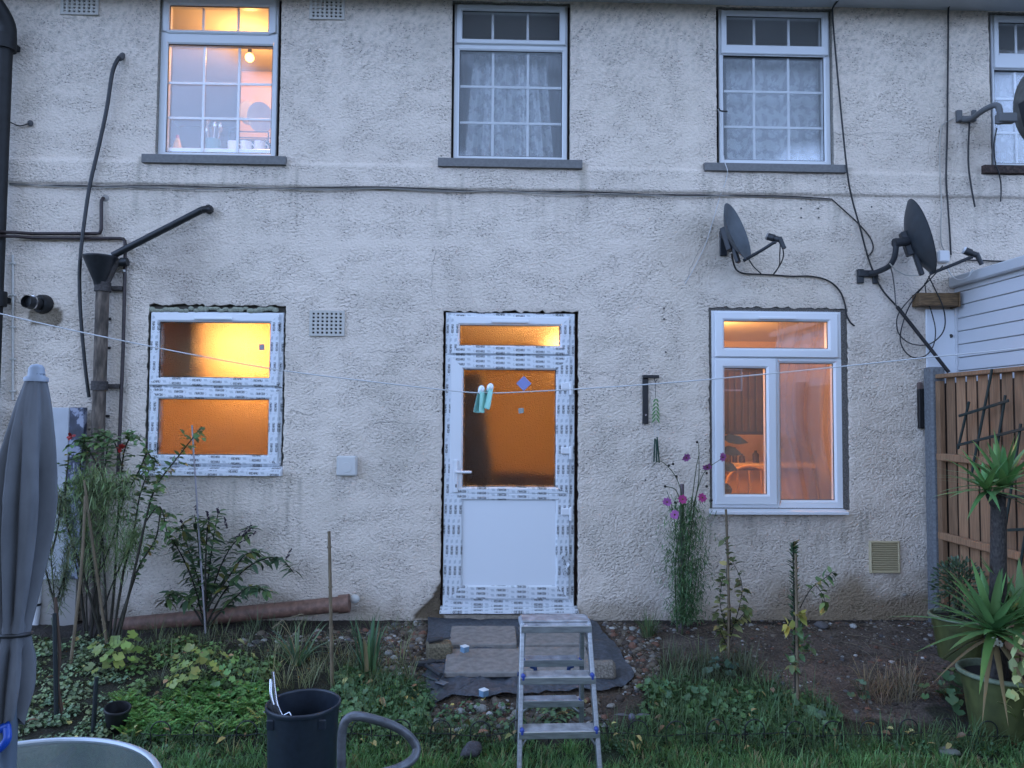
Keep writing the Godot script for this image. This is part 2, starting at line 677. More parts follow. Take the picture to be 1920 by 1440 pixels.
func frosted_window(tape: StandardMaterial3D) -> void:
	var white := paint("upvc_new", 0.72, 0.74, 0.77, 0.3)
	var w := part("window", house, "new white window still in its printed film, two frosted panes")
	var z := -0.02
	var f := rect(279, 585, 530, 874, z)
	var hole := rect(275, 571, 532, 892, 0.0)
	holes.append([hole, 0.012])
	filler(w, hole, f, -0.05, paint("mortar_gap", 0.13, 0.12, 0.1, 0.95))
	var plain := Build.new()
	var taped := Build.new()
	var ty := at(400, 726, z).y
	var upper := Rect2(f.position.x, ty, f.size.x, f.end.y - ty)
	var lower := Rect2(f.position.x, f.position.y, f.size.x, ty - f.position.y)
	var su := rect(282, 588, 523, 723, z + 0.015)
	var sl := rect(280, 729, 522, 870, z + 0.015)
	ring(plain, taped, upper, su.grow(-0.012), z - 0.06, z, 0.006, [true, true, false, true])
	ring(plain, taped, lower, sl.grow(-0.012), z - 0.06, z, 0.006, [true, true, true, true])
	obj("frame", [plain, taped], [white, tape], w)
	for q in [[su, [298, 604, 506, 708], [true, true, false, true], [false, false, false, false]], [sl, [295, 748, 503, 853], [true, true, true, true], [false, false, true, false]]]:
		var pl := Build.new()
		var tp := Build.new()
		var pane := rect(q[1][0], q[1][1], q[1][2], q[1][3], z + 0.015)
		ring(pl, tp, q[0], pane, z - 0.05, z + 0.022, 0.012, q[2], q[3])
		obj("sash", [pl, tp], [white, tape], w)
		gasket(w, pane, z + 0.004)
		glazing(w, pane, z - 0.004, obscure_glass(), "frosted_pane", false)
	vent_slot(w, 365, 436, 595, 600, z + 0.022)
	var c := at(491, 651, z)
	var st := Build.new()
	st.xf = Transform3D(Basis(Vector3.BACK, 0.05), c)
	st.box(Vector3(0, 0, 0.0015), Vector3(0.036, 0.042, 0.002))
	obj("sticker", st, paint("sticker_grey", 0.3, 0.3, 0.33), w)
	var r := rect(259, 873, 526, 892, 0.05)
	ledge("sill", w, r.position.x, r.end.x, r.position.y, f.position.y + 0.004, -0.04, 0.05, tape, 0.028)
	var foam := Build.new()          # expanding foam squeezed out above the head
	for k in 26:
		var p := at(284 + k * 9.3, 580 + rng.randf_range(-2, 3), -0.02)
		foam.ball(p, Vector3(rng.randf_range(0.02, 0.034), rng.randf_range(0.012, 0.02), rng.randf_range(0.012, 0.022)), 5, 8)
	obj("sealing_foam", foam, grainy(paint("foam", 0.42, 0.44, 0.34, 0.9), 0.05, Vector3(4, 4, 4), 0.4, 0.7, 4), w)

func clear_window() -> void:
	var white := paint("upvc_new", 0.72, 0.74, 0.77, 0.3)
	var w := part("window", house, "new white window with clear panes, opening sash and fixed light")
	var z := -0.02
	var f := rect(1333, 582, 1580, 954, z)
	var hole := rect(1331, 576, 1590, 956, 0.0)
	holes.append([hole, 0.012])
	filler(w, hole, f, -0.02, grainy(paint("old_render", 0.26, 0.24, 0.22, 0.95), 0.05, Vector3(3, 3, 3), 1.0, 0.5, 3))
	var ty := at(1455, 671, z).y
	var mx := at(1459, 800, z).x
	var b := Build.new()
	var st := rect(1341, 586, 1571, 670, z + 0.015)
	var ss := rect(1341, 673, 1456, 946, z + 0.015)
	var pt := rect(1358, 602, 1553, 653, z + 0.015)
	var ps := rect(1359, 690, 1438, 927, z + 0.015)
	var pf := rect(1464, 681, 1565, 938, z)
	ring(b, b, Rect2(f.position.x, ty, f.size.x, f.end.y - ty), st.grow(-0.012), z - 0.06, z, 0.006)
	ring(b, b, Rect2(f.position.x, f.position.y, mx - f.position.x, ty - f.position.y), ss.grow(-0.012), z - 0.06, z, 0.006)
	ring(b, b, Rect2(mx, f.position.y, f.end.x - mx, ty - f.position.y), pf, z - 0.06, z, 0.014)
	obj("frame", b, white, w)
	for q in [[st, pt], [ss, ps]]:
		var s := Build.new()
		ring(s, s, q[0], q[1], z - 0.05, z + 0.022, 0.014)
		obj("sash", s, white, w)
		gasket(w, q[1], z + 0.002)
		glazing(w, q[1], z - 0.006, glass())
	gasket(w, pf, z - 0.016)
	glazing(w, pf, z - 0.024, glass())
	vent_slot(w, 1422, 1492, 594, 599, z + 0.022)
	var r := rect(1335, 953, 1592, 965, 0.06)
	ledge("sill", w, r.position.x, r.end.x, r.position.y, f.position.y + 0.004, -0.04, 0.06, white, 0.014)

func back_door(tape: StandardMaterial3D) -> void:
	var white := paint("upvc_new", 0.72, 0.74, 0.77, 0.3)
	var d := part("door", house, "new white half-glazed door in printed film, with a toplight")
	var z := -0.02
	var f := rect(833, 587, 1077, 1138, z)
	var hole := rect(829, 583, 1083, 1153, 0.0)
	holes.append([hole, 0.013])
	filler(d, hole, f, -0.05, grainy(paint("rusty_gap", 0.07, 0.032, 0.02, 0.95), 0.04, Vector3(3, 3, 3), 0.6, 0.25, 7))
	var ty := at(955, 666, z).y
	var plain := Build.new()
	var taped := Build.new()
	var st := rect(844, 594, 1068, 664, z + 0.015)
	var leaf := rect(843, 668, 1068, 1123, z + 0.015)
	ring(plain, taped, Rect2(f.position.x, ty, f.size.x, f.end.y - ty), st.grow(-0.012), z - 0.06, z, 0.006, [true, true, true, true])
	ring(plain, taped, Rect2(f.position.x, f.position.y, f.size.x, ty - f.position.y), leaf.grow(-0.012), z - 0.06, z, 0.006, [true, true, true, true])
	obj("frame", [plain, taped], [white, tape], d)
	var pl := Build.new()
	var tp := Build.new()
	var pt := rect(862, 610, 1050, 648, z + 0.015)
	ring(pl, tp, st, pt, z - 0.05, z + 0.022, 0.012, [true, true, false, true])
	obj("toplight_sash", [pl, tp], [white, tape], d)
	gasket(d, pt, z + 0.004)
	glazing(d, pt, z - 0.004, obscure_glass(), "frosted_pane", false)
	vent_slot(d, 921, 991, 600, 606, z + 0.022)
	# the leaf: stiles, rails, a frosted pane above and a panel below
	var mid := rect(867, 913, 1042, 938, z + 0.015)
	var pg := rect(868, 693, 1042, 913, z + 0.015)
	var pp := rect(867, 938, 1042, 1098, z + 0.015)
	var my := mid.get_center().y
	var l1 := Build.new()
	var l2 := Build.new()
	ring(l1, l2, Rect2(leaf.position.x, my, leaf.size.x, leaf.end.y - my), pg, z - 0.05, z + 0.022, 0.012, [true, true, true, false], [true, false, false, false])
	ring(l1, l2, Rect2(leaf.position.x, leaf.position.y, leaf.size.x, my - leaf.position.y), pp, z - 0.05, z + 0.022, 0.01, [true, true, true, true], [true, false, true, false])
	obj("door_leaf", [l1, l2], [white, tape], d)
	gasket(d, pg, z + 0.004)
	glazing(d, pg, z - 0.004, obscure_glass(), "frosted_pane", false)
	var pb := Build.new()
	pb.box(Vector3(pp.get_center().x, pp.get_center().y, z - 0.002), Vector3(pp.size.x + 0.01, pp.size.y + 0.01, 0.02))
	obj("lower_panel", pb, paint("upvc_panel", 0.74, 0.77, 0.81, 0.22), d)
	for q in [[982, 719, 0.075, 0.78, 0.24, 0.27, 0.55], [977, 770, 0.036, 0.06, 0.3, 0.34, 0.33]]:
		var s := Build.new()
		s.xf = Transform3D(Basis(Vector3.BACK, q[3]), at(q[0], q[1], z))
		s.box(Vector3(0, 0, 0.0015), Vector3(q[2], q[2], 0.002))
		obj("sticker", s, paint("sticker_%d" % int(q[0]), q[4], q[5], q[6]), d)
	# handle: plate, lever, keyhole
	var h := Build.new()
	var hp := rect(850, 862, 859, 924, z + 0.03)
	h.box(Vector3(hp.get_center().x, hp.get_center().y, z + 0.028), Vector3(hp.size.x, hp.size.y, 0.012), 0.006)
	var lv := at(855, 885, z + 0.06)
	h.tube([Vector3(lv.x, lv.y, z + 0.03), Vector3(lv.x, lv.y, z + 0.062)], 0.009)
	h.box(Vector3(lv.x + 0.05, lv.y, z + 0.065), Vector3(0.115, 0.018, 0.012), 0.005)
	obj("handle", h, white, d)
	var kh := Build.new()
	var kp := at(855, 911, z + 0.035)
	kh.box(Vector3(kp.x, kp.y, z + 0.035), Vector3(0.009, 0.022, 0.004), 0.002)
	obj("keyhole", kh, paint("black_metal", 0.012, 0.012, 0.014, 0.4), d)
	for y in [[717, 731], [840, 850], [953, 966]]:
		var hb := Build.new()
		var c := at(1062, (y[0] + y[1]) * 0.5, z + 0.03)
		hb.box(Vector3(c.x, c.y, z + 0.03), Vector3(0.075, 0.048, 0.022), 0.006)
		hb.box(Vector3(c.x + 0.03, c.y - 0.015, z + 0.034), Vector3(0.022, 0.1, 0.026), 0.007)
		obj("hinge", hb, white, d)
	var tear := Build.new()        # film peeling off by the lowest hinge
	var tc := at(1060, 1062, z + 0.03)
	for k in 7:
		tear.xf = Transform3D(Basis(Vector3(rng.randf(), rng.randf(), 1).normalized(), rng.randf_range(-0.8, 0.8)), tc + Vector3(rng.randf_range(-0.02, 0.02), rng.randf_range(-0.07, 0.08), 0.004))
		tear.quad(Vector3(-0.012, -0.03, 0), Vector3(0.014, -0.028, 0.012), Vector3(0.01, 0.03, 0.004), Vector3(-0.014, 0.028, 0.014), Vector2(0, 0), Vector2(0.1, 0), Vector2(0.1, 1.2), Vector2(0, 1.2))
	obj("peeling_film", tear, tape, d)
	var r := rect(824, 1137, 1085, 1151, 0.05)
	ledge("sill", d, r.position.x, r.end.x, r.position.y, f.position.y + 0.005, -0.04, 0.05, tape, 0.02)

func inside(px: float, py: float, poly: PackedVector2Array) -> bool:
	return Geometry2D.is_point_in_polygon(Vector2(px, py), poly)

func wall_face(mat: Material) -> void:
	var xs := [-7.5, 7.5]
	var ys := [-0.3, 4.33]
	var band0 := at(960, 356).y
	var band1 := at(960, 315).y
	ys.append_array([band0 - 0.004, band0, band1, band1 + 0.012])
	for h in holes:
		var r: Rect2 = h[0]
		xs.append_array([r.position.x, r.end.x])
		ys.append_array([r.position.y, r.end.y])
	xs = _lines(xs, 0.021)
	ys = _lines(ys, 0.021)
	var nx := xs.size()
	var ny := ys.size()
	var solid := []
	for j in ny - 1:
		var row := PackedByteArray()
		row.resize(nx - 1)
		row.fill(1)
		var yc: float = (ys[j] + ys[j + 1]) / 2
		for h in holes:
			var r: Rect2 = h[0]
			if yc > r.position.y and yc < r.end.y:
				for k in nx - 1:
					var xc: float = (xs[k] + xs[k + 1]) / 2
					if xc > r.position.x and xc < r.end.x:
						row[k] = 0
		solid.append(row)
	var base := Color(0.725, 0.635, 0.56)
	var broken := [at(774, 1160), at(790, 1138), at(803, 1128), at(812, 1118), at(820, 1098), at(832, 1085), at(834, 1162)]
	var patch := [at(58, 578), at(98, 572), at(117, 580), at(116, 602), at(108, 614), at(60, 610), at(56, 596)]
	var pb := PackedVector2Array()
	var pf := PackedVector2Array()
	for p in broken:
		pb.append(Vector2(p.x, p.y))
	for p in patch:
		pf.append(Vector2(p.x, p.y))
	var soot := at(345, 505)
	var soot2 := at(205, 455)
	var rows := []
	var b := Build.new()
	for j in ny:
		var row := PackedVector3Array()
		for k in nx:
			var x: float = xs[k]
			var y: float = ys[j]
			var big := lumps.get_noise_2d(x * 14, y * 14)
			var mid := lumps.get_noise_2d(x * 70 + 50, y * 70)
			var z := big * 0.008 + mid * 0.006 + fine.get_noise_2d(x * 900, y * 900) * 0.0035
			if y >= band0 and y <= band1 + 0.001:
				z += 0.016
			var q := Vector3(x, y, z)
			for h in holes:
				var r: Rect2 = h[0]
				if absf(x - clampf(x, r.position.x, r.end.x)) < 0.001 and absf(y - clampf(y, r.position.y, r.end.y)) < 0.001:
					var rag: float = h[1]
					var top := absf(y - r.end.y) < 0.001
					var m := rag * (1.3 if top else 1.0)
					var out := fine.get_noise_2d(x * 700 + 31, y * 700) + 0.6 * fine.get_noise_2d(x * 2200, y * 2200 + 9)
					if absf(x - r.position.x) < 0.001:
						q.x -= absf(out) * rag
					elif absf(x - r.end.x) < 0.001:
						q.x += absf(out) * rag
					if top:
						q.y += (out - 0.15) * m
					q.z -= 0.006
			var col := base * (1.0 + 0.05 * big)
			var warm := clampf(lumps.get_noise_2d(x * 5 + 200, y * 5) + (x - 1.2) * 0.12 + (y - 2.6) * 0.1, 0.0, 0.7)
			col = col.lerp(Color(0.66, 0.56, 0.42), warm * 0.3)
			var speck := maxf(0.0, fine.get_noise_2d(x * 1300, y * 1300 + 70)) * smoothstep(3.1, 4.3, y)
			col = col.lerp(Color(0.2, 0.2, 0.17), speck * 0.9)
			var d := Vector2(x - soot.x, y - soot.y).length()
			col = col.lerp(Color(0.34, 0.29, 0.25), 0.55 * smoothstep(0.42, 0.05, d + 0.16 * mid))
			d = Vector2(x - soot2.x, (y - soot2.y) * 0.6).length()
			col = col.lerp(Color(0.4, 0.33, 0.27), 0.5 * smoothstep(0.16, 0.02, d + 0.06 * mid))
			for h in holes:
				var r: Rect2 = h[0]
				var under := r.position.y - y
				if under > 0.0 and under < 0.8 and x > r.position.x - 0.14 and x < r.end.x + 0.14:
					var streak := maxf(0.0, fine.get_noise_2d(x * 1500, y * 90 + 40)) + 0.5 * maxf(0.0, lumps.get_noise_2d(x * 160, y * 14))
					var edge := smoothstep(0.16, 0.02, minf(absf(x - r.position.x + 0.09), absf(x - r.end.x - 0.09)))
					col = col.lerp(Color(0.3, 0.27, 0.22), clampf(streak * (0.55 + 0.6 * edge), 0.0, 0.6) * smoothstep(0.8, 0.05, under))
			var blot := maxf(0.0, lumps.get_noise_2d(x * 22 + 90, y * 22) - 0.12) * 1.6
			col = col.lerp(Color(0.42, 0.38, 0.32), clampf(blot * (0.25 + 0.35 * maxf(0.0, fine.get_noise_2d(x * 800, y * 800))), 0.0, 0.45))
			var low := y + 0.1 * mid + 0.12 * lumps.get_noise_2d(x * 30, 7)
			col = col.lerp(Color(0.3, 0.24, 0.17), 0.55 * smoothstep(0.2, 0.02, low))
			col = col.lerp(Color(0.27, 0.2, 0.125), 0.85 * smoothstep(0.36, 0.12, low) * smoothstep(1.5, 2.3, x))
			if inside(x, y, pb):
				col = Color(0.14, 0.105, 0.07) * (1.0 + 0.5 * mid)
				q.z -= 0.014
			elif inside(x, y, pf):
				col = Color(0.2, 0.165, 0.125) * (1.0 + 0.6 * mid)
				q.z += 0.005
			b.col = col
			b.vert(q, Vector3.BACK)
			row.append(q)
		rows.append(row)
	var nn := PackedVector3Array()
	nn.resize(nx * ny)
	for j in ny - 1:
		for k in nx - 1:
			if solid[j][k]:
				var a: int = j * nx + k
				b.i.append_array([a, a + nx + 1, a + 1, a, a + nx, a + nx + 1])
				var w: Vector3 = (rows[j + 1][k + 1] - rows[j][k]).cross(rows[j + 1][k] - rows[j][k + 1])
				for q in [a, a + 1, a + nx, a + nx + 1]:
					nn[q] += w
	for q in nn.size():
		b.n[q] = nn[q].normalized() if nn[q].length_squared() > 1e-16 else Vector3.BACK
	# reveals: from the ragged edge back into the wall
	var rv := Build.new()
	rv.col = Color(0.5, 0.47, 0.42)
	for h in holes:
		var r: Rect2 = h[0]
		var k0 := xs.find(r.position.x)
		var k1 := xs.find(r.end.x)
		var j0 := ys.find(r.position.y)
		var j1 := ys.find(r.end.y)
		rv.col = Color(0.4, 0.37, 0.32) if h[1] < 0.01 else Color(0.24, 0.21, 0.17)
		var loop := []
		for k in range(k0, k1):
			loop.append(rows[j0][k])
		for j in range(j0, j1):
			loop.append(rows[j][k1])
		for k in range(k1, k0, -1):
			loop.append(rows[j1][k])
		for j in range(j1, j0, -1):
			loop.append(rows[j][k0])
		for k in loop.size():
			var a: Vector3 = loop[k]
			var c: Vector3 = loop[(k + 1) % loop.size()]
			var a2 := Vector3(a.x, a.y, -0.13)
			var c2 := Vector3(c.x, c.y, -0.13)
			rv.quad(a, c, c2, a2)
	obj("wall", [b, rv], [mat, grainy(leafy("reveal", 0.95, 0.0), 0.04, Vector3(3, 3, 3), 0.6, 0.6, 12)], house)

func _lines(keys: Array, step: float) -> Array:
	keys.sort()
	var out := []
	for k in keys.size() - 1:
		var a: float = keys[k]
		var b: float = keys[k + 1]
		if b - a < 0.0005:
			continue
		var m := maxi(1, int(ceil((b - a) / step)))
		for q in m:
			out.append(a + (b - a) * q / m)
	out.append(keys[-1])
	return out

func room(x0: float, x1: float, y0: float, y1: float, z1: float, wall_m: Material, floor_m: Material, ceil_m: Material) -> Node3D:
	var r := part("room", house)
	var t := 0.08
	var z0 := -0.06
	for q in [["room_wall", Vector3(x0 - t / 2, (y0 + y1) / 2, (z0 + z1) / 2), Vector3(t, y1 - y0, z0 - z1), wall_m], ["room_wall", Vector3(x1 + t / 2, (y0 + y1) / 2, (z0 + z1) / 2), Vector3(t, y1 - y0, z0 - z1), wall_m], ["room_wall", Vector3((x0 + x1) / 2, (y0 + y1) / 2, z1 - t / 2), Vector3(x1 - x0 + 2 * t, y1 - y0, t), wall_m], ["room_floor", Vector3((x0 + x1) / 2, y0 - t / 2, (z0 + z1) / 2), Vector3(x1 - x0 + 2 * t, t, z0 - z1), floor_m], ["room_ceiling", Vector3((x0 + x1) / 2, y1 + t / 2, (z0 + z1) / 2), Vector3(x1 - x0 + 2 * t, t, z0 - z1), ceil_m]]:
		var b := Build.new()
		b.box(q[1], q[2])
		obj(q[0], b, q[3], r)
	return r

func air_brick(x0: float, y0: float, x1: float, y1: float, cols: int, rows_: int) -> void:
	var r := rect(x0, y0, x1, y1, 0.014)
	var a := part("air_brick", house)
	var b := Build.new()
	var c := r.get_center()
	# a grid of bars leaves real square holes over a dark back
	var px := r.size.x / (cols * 2.0 + 1.6)
	var py := r.size.y / (rows_ * 2.0 + 1.6)
	var x := r.position.x
	for k in cols + 1:
		var w := px * (1.3 if k == 0 or k == cols else 1.0)
		b.box(Vector3(x + w / 2, c.y, 0.003), Vector3(w, r.size.y, 0.024), 0.001)
		x += w + px
	var y := r.position.y
	for k in rows_ + 1:
		var w := py * (1.3 if k == 0 or k == rows_ else 1.0)
		b.box(Vector3(c.x, y + w / 2, 0.003), Vector3(r.size.x - 0.004, w, 0.0225), 0.001)
		y += w + py
	obj("grille", b, paint("painted_brick", 0.5, 0.48, 0.44, 0.9), a)
	var d := Build.new()
	d.box(Vector3(c.x, c.y, -0.004), Vector3(r.size.x - 0.01, r.size.y - 0.01, 0.014))
	obj("dark_void", d, paint("void", 0.012, 0.011, 0.01, 0.95), a)

func build_house() -> void:
	house = thing("terraced_house", "cream pebble-dashed two-storey house with white windows and a half-glazed back door", "house")
	var wt := wall_texture()
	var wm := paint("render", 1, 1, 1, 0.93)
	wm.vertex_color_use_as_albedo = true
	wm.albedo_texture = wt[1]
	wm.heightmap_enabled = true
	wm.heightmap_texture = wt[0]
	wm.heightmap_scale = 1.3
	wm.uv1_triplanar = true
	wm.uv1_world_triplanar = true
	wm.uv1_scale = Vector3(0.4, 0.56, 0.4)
	var tape := paint("film", 0.8, 0.82, 0.84, 0.4)
	tape.albedo_texture = tape_texture()
	var slate := grainy(paint("slate_sill", 0.19, 0.19, 0.19, 0.8), 0.03, Vector3(2, 2, 2), 0.1, 0.85, 6)
	var rusty := grainy(paint("rusty_sill", 0.12, 0.075, 0.06, 0.85), 0.03, Vector3(2, 2, 2), 0.4, 0.4, 8)
	upper_window([299, -8, 520, 295], 73, [318, 12, 504, 65], [312, 83, 509, 286], [378, 444], [153, 219], [265, 293, 535, 306], slate, true)
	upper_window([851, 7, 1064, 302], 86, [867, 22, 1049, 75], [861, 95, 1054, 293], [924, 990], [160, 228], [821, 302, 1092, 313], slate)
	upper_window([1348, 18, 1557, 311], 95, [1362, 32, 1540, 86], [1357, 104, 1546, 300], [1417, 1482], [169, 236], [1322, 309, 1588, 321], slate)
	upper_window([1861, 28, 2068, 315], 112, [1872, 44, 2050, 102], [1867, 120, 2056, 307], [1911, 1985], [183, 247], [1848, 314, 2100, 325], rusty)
	frosted_window(tape)
	clear_window()
	back_door(tape)
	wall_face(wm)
	air_brick(113, -4, 184, 27, 7, 4)
	air_brick(580, -2, 646, 36, 7, 5)
	air_brick(580, 582, 646, 630, 7, 6)
	# soffit and fascia
	var so := Build.new()
	var y := at(1500, 14).y
	so.box(Vector3(0, y + 0.02, 0.17), Vector3(15, 0.03, 0.36))
	obj("soffit", so, paint("soffit_white", 0.5, 0.52, 0.54, 0.6), house)
	var fa := Build.new()
	fa.box(Vector3(0, y + 0.09, 0.36), Vector3(15, 0.2, 0.02), 0.004)
	obj("fascia", fa, paint("soffit_white", 0.5, 0.52, 0.54, 0.6), house)
	var rf := Build.new()
	rf.quad(Vector3(-7.5, y + 0.19, 0.4), Vector3(7.5, y + 0.19, 0.4), Vector3(7.5, y + 2.6, -3.6), Vector3(-7.5, y + 2.6, -3.6))
	rf.quad(Vector3(7.5, y + 0.17, 0.4), Vector3(-7.5, y + 0.17, 0.4), Vector3(-7.5, y + 2.58, -3.6), Vector3(7.5, y + 2.58, -3.6))
	rf.quad(Vector3(-7.5, y + 0.17, 0.4), Vector3(7.5, y + 0.17, 0.4), Vector3(7.5, y + 0.19, 0.4), Vector3(-7.5, y + 0.19, 0.4))
	obj("roof", rf, paint("roof_tile", 0.12, 0.07, 0.05, 0.9), house)
	var bk := Build.new()
	bk.box(Vector3(0, 3.0, -3.7), Vector3(15, 8, 0.1))
	for sx in [-7.45, 7.45]:
		bk.box(Vector3(sx, 3.0, -1.85), Vector3(0.1, 7, 3.6))
	obj("rear_wall", bk, paint("render_plain", 0.5, 0.48, 0.44, 0.9), house)
	# beige louvred vent low on the right
	var v := part("vent_grille", house)
	var r := rect(1632, 1015, 1688, 1075, 0.02)
	var fr := Build.new()
	ring(fr, fr, r, r.grow(-0.012), -0.01, 0.022, 0.003)
	obj("vent_frame", fr, paint("beige_plastic", 0.5, 0.42, 0.26, 0.5), v)
	for k in 13:
		var s := Build.new()
		var yy := r.position.y + 0.018 + (r.size.y - 0.036) * k / 12.0
		s.xf = Transform3D(Basis(Vector3.RIGHT, 0.5), Vector3(r.get_center().x, yy, 0.012))
		s.box(Vector3.ZERO, Vector3(r.size.x - 0.02, 0.004, 0.018))
		obj("louvre", s, paint("beige_plastic", 0.5, 0.42, 0.26, 0.5), v)
	var vb := Build.new()
	vb.box(Vector3(r.get_center().x, r.get_center().y, -0.004), Vector3(r.size.x - 0.01, r.size.y - 0.01, 0.016))
	obj("dark_void", vb, paint("void", 0.012, 0.011, 0.01, 0.95), v)
	# hairline cracks in the render
	for q in [[[816, 470], [812, 500], [808, 540], [815, 570]], [[695, 660], [730, 658], [770, 660], [800, 655]], [[700, 795], [740, 790], [780, 796], [822, 786]], [[1088, 697], [1120, 700], [1160, 698], [1200, 700]], [[1620, 800], [1650, 812], [1690, 806], [1722, 812]], [[545, 768], [580, 778], [620, 770]], [[1284, 530], [1300, 490], [1320, 455], [1335, 420]], [[1560, 250], [1600, 254], [1660, 248], [1700, 255]], [[1750, 880], [1742, 905], [1752, 925]]]:
		var cr := Build.new()
		var pts := []
		for k in q.size() - 1:
			for s in 6:
				var f := s / 6.0
				var p := at(lerpf(q[k][0], q[k + 1][0], f) + rng.randf_range(-2, 2), lerpf(q[k][1], q[k + 1][1], f) + rng.randf_range(-2.5, 2.5))
				p.z = lumps.get_noise_2d(p.x * 14, p.y * 14) * 0.008 + lumps.get_noise_2d(p.x * 70 + 50, p.y * 70) * 0.006 + 0.001
				pts.append(p)
		cr.tube(pts, 0.0016, 0.0007, 4, false)
		obj("crack", cr, paint("crack_grey", 0.26, 0.24, 0.22, 0.95), house)
	for q in [[1502, 391], [1534, 391], [1502, 408], [1535, 408], [1634, 388], [1245, 578], [1245, 598], [1248, 660], [1210, 900]]:
		var hole := Build.new()
		var p := at(q[0], q[1])
		hole.ball(p + Vector3(0, 0, 0.002), Vector3(0.007, 0.007, 0.004), 5, 8)
		obj("drill_hole", hole, paint("crack_dark", 0.12, 0.11, 0.1, 0.95), house)

# ---------------------------------------------------------------- behind the panes
func lamp(called: String, label: String, p: Vector3, energy: float, cord_to: float, radius := 0.035, col := Color(1.0, 0.7, 0.4)) -> void:
	var t := thing(called, label, "lamp", p)
	var b := Build.new()
	b.ball(Vector3.ZERO, Vector3.ONE * radius, 8, 12)
	var m := paint(called + "_glow", 1, 0.8, 0.5, 0.5)
	m.emission_enabled = true
	m.emission = Color(1.0, 0.72, 0.35)
	m.emission_energy_multiplier = 5.0 if cord_to < 3.0 else 9.0
	obj("bulb", b, m, t)
	var c := Build.new()
	c.tube([Vector3(0, radius, 0), Vector3(0, radius + 0.05, 0)], 0.016, 0.014)
	c.tube([Vector3(0, radius + 0.05, 0), Vector3(0, cord_to - p.y, 0)], 0.003)
	obj("cord", c, paint("black_metal", 0.012, 0.012, 0.014, 0.4), t)
	var l := OmniLight3D.new()
	l.name = "lamp_light"
	l.light_color = col
	l.light_energy = energy
	l.light_size = 0.03
	l.omni_range = 8.0
	l.omni_attenuation = 2.0
	l.shadow_enabled = true
	t.add_child(l)

func lace(key: String, seed_: int, low: float) -> StandardMaterial3D:
	var a := FastNoiseLite.new()
	a.seed = seed_
	a.noise_type = FastNoiseLite.TYPE_CELLULAR
	a.cellular_return_type = FastNoiseLite.RETURN_DISTANCE2_SUB
	a.frequency = 0.035
	a.fractal_octaves = 3
	var bl := FastNoiseLite.new()
	bl.seed = seed_ + 3
	bl.frequency = 0.012
	var size := 256
	var ia := a.get_seamless_image(size, size).get_data()
	var ib := bl.get_seamless_image(size, size).get_data()
	var d := PackedByteArray()
	d.resize(size * size * 4)
	for k in size * size:
		var w := clampf(low + 0.25 * smoothstep(115.0, 145.0, ib[k]) + (ia[k] / 255.0 - 0.5) * 0.2, 0.05, 0.92)
		d[k * 4] = 235
		d[k * 4 + 1] = 238
		d[k * 4 + 2] = 240
		d[k * 4 + 3] = int(w * 255)
	var m := paint(key, 0.8, 0.82, 0.84, 0.9)
	m.albedo_texture = ImageTexture.create_from_image(Image.create_from_data(size, size, false, Image.FORMAT_RGBA8, d))
	m.transparency = BaseMaterial3D.TRANSPARENCY_ALPHA
	m.backlight_enabled = true
	m.backlight = Color(0.4, 0.4, 0.4)
	m.uv1_scale = Vector3(2.5, 2.5, 1)
	return m

func drape(r: Rect2, z: float, folds: float, depth: float, seed_: float, flare := 0.0) -> Build:
	var b := Build.new()
	var rows := []
	for j in 25:
		var fy := j / 24.0
		var row := PackedVector3Array()
		for k in 97:
			var fx := k / 96.0
			var w := sin(fx * TAU * folds + seed_ + 0.7 * sin(fy * 2.0 + fx * 5.0)) + 0.4 * sin(fx * TAU * folds * 2.3 + seed_ * 2.0)
			var x := r.position.x + r.size.x * (0.5 + (fx - 0.5) * (1.0 + flare * (1.0 - fy)))
			row.append(Vector3(x, r.position.y + r.size.y * fy, z + w * depth * (1.1 - 0.4 * fy)))
		rows.append(row)
	b.surface(rows)
	return b

func lathed(called: String, profile: Array, m: Material, parent: Node, at_ := Vector3.ZERO, sides := 20) -> MeshInstance3D:
	var b := Build.new()
	b.xf = Transform3D(Basis(), at_)
	b.lathe(profile, sides)
	return obj(called, b, m, parent)

func mug(px: float, py: float, label: String) -> void:
	var p := at(px, py, -0.24)
	var t := thing("mug", label, "mug", p, "mugs on the kitchen window board")
	var m := paint("china", 0.75, 0.75, 0.76, 0.25)
	lathed("cup", [Vector2(0.0, 0.0), Vector2(0.03, 0.0), Vector2(0.037, 0.01), Vector2(0.04, 0.085), Vector2(0.036, 0.086), Vector2(0.033, 0.012), Vector2(0.0, 0.008)], m, t)
	var h := Build.new()
	var pts := []
	for k in 9:
		var a := -PI / 2 + PI * k / 8.0
		pts.append(Vector3(0.037 + cos(a) * 0.025, 0.045 + sin(a) * 0.025, 0))
	h.tube(pts, 0.005)
	obj("handle", h, m, t)

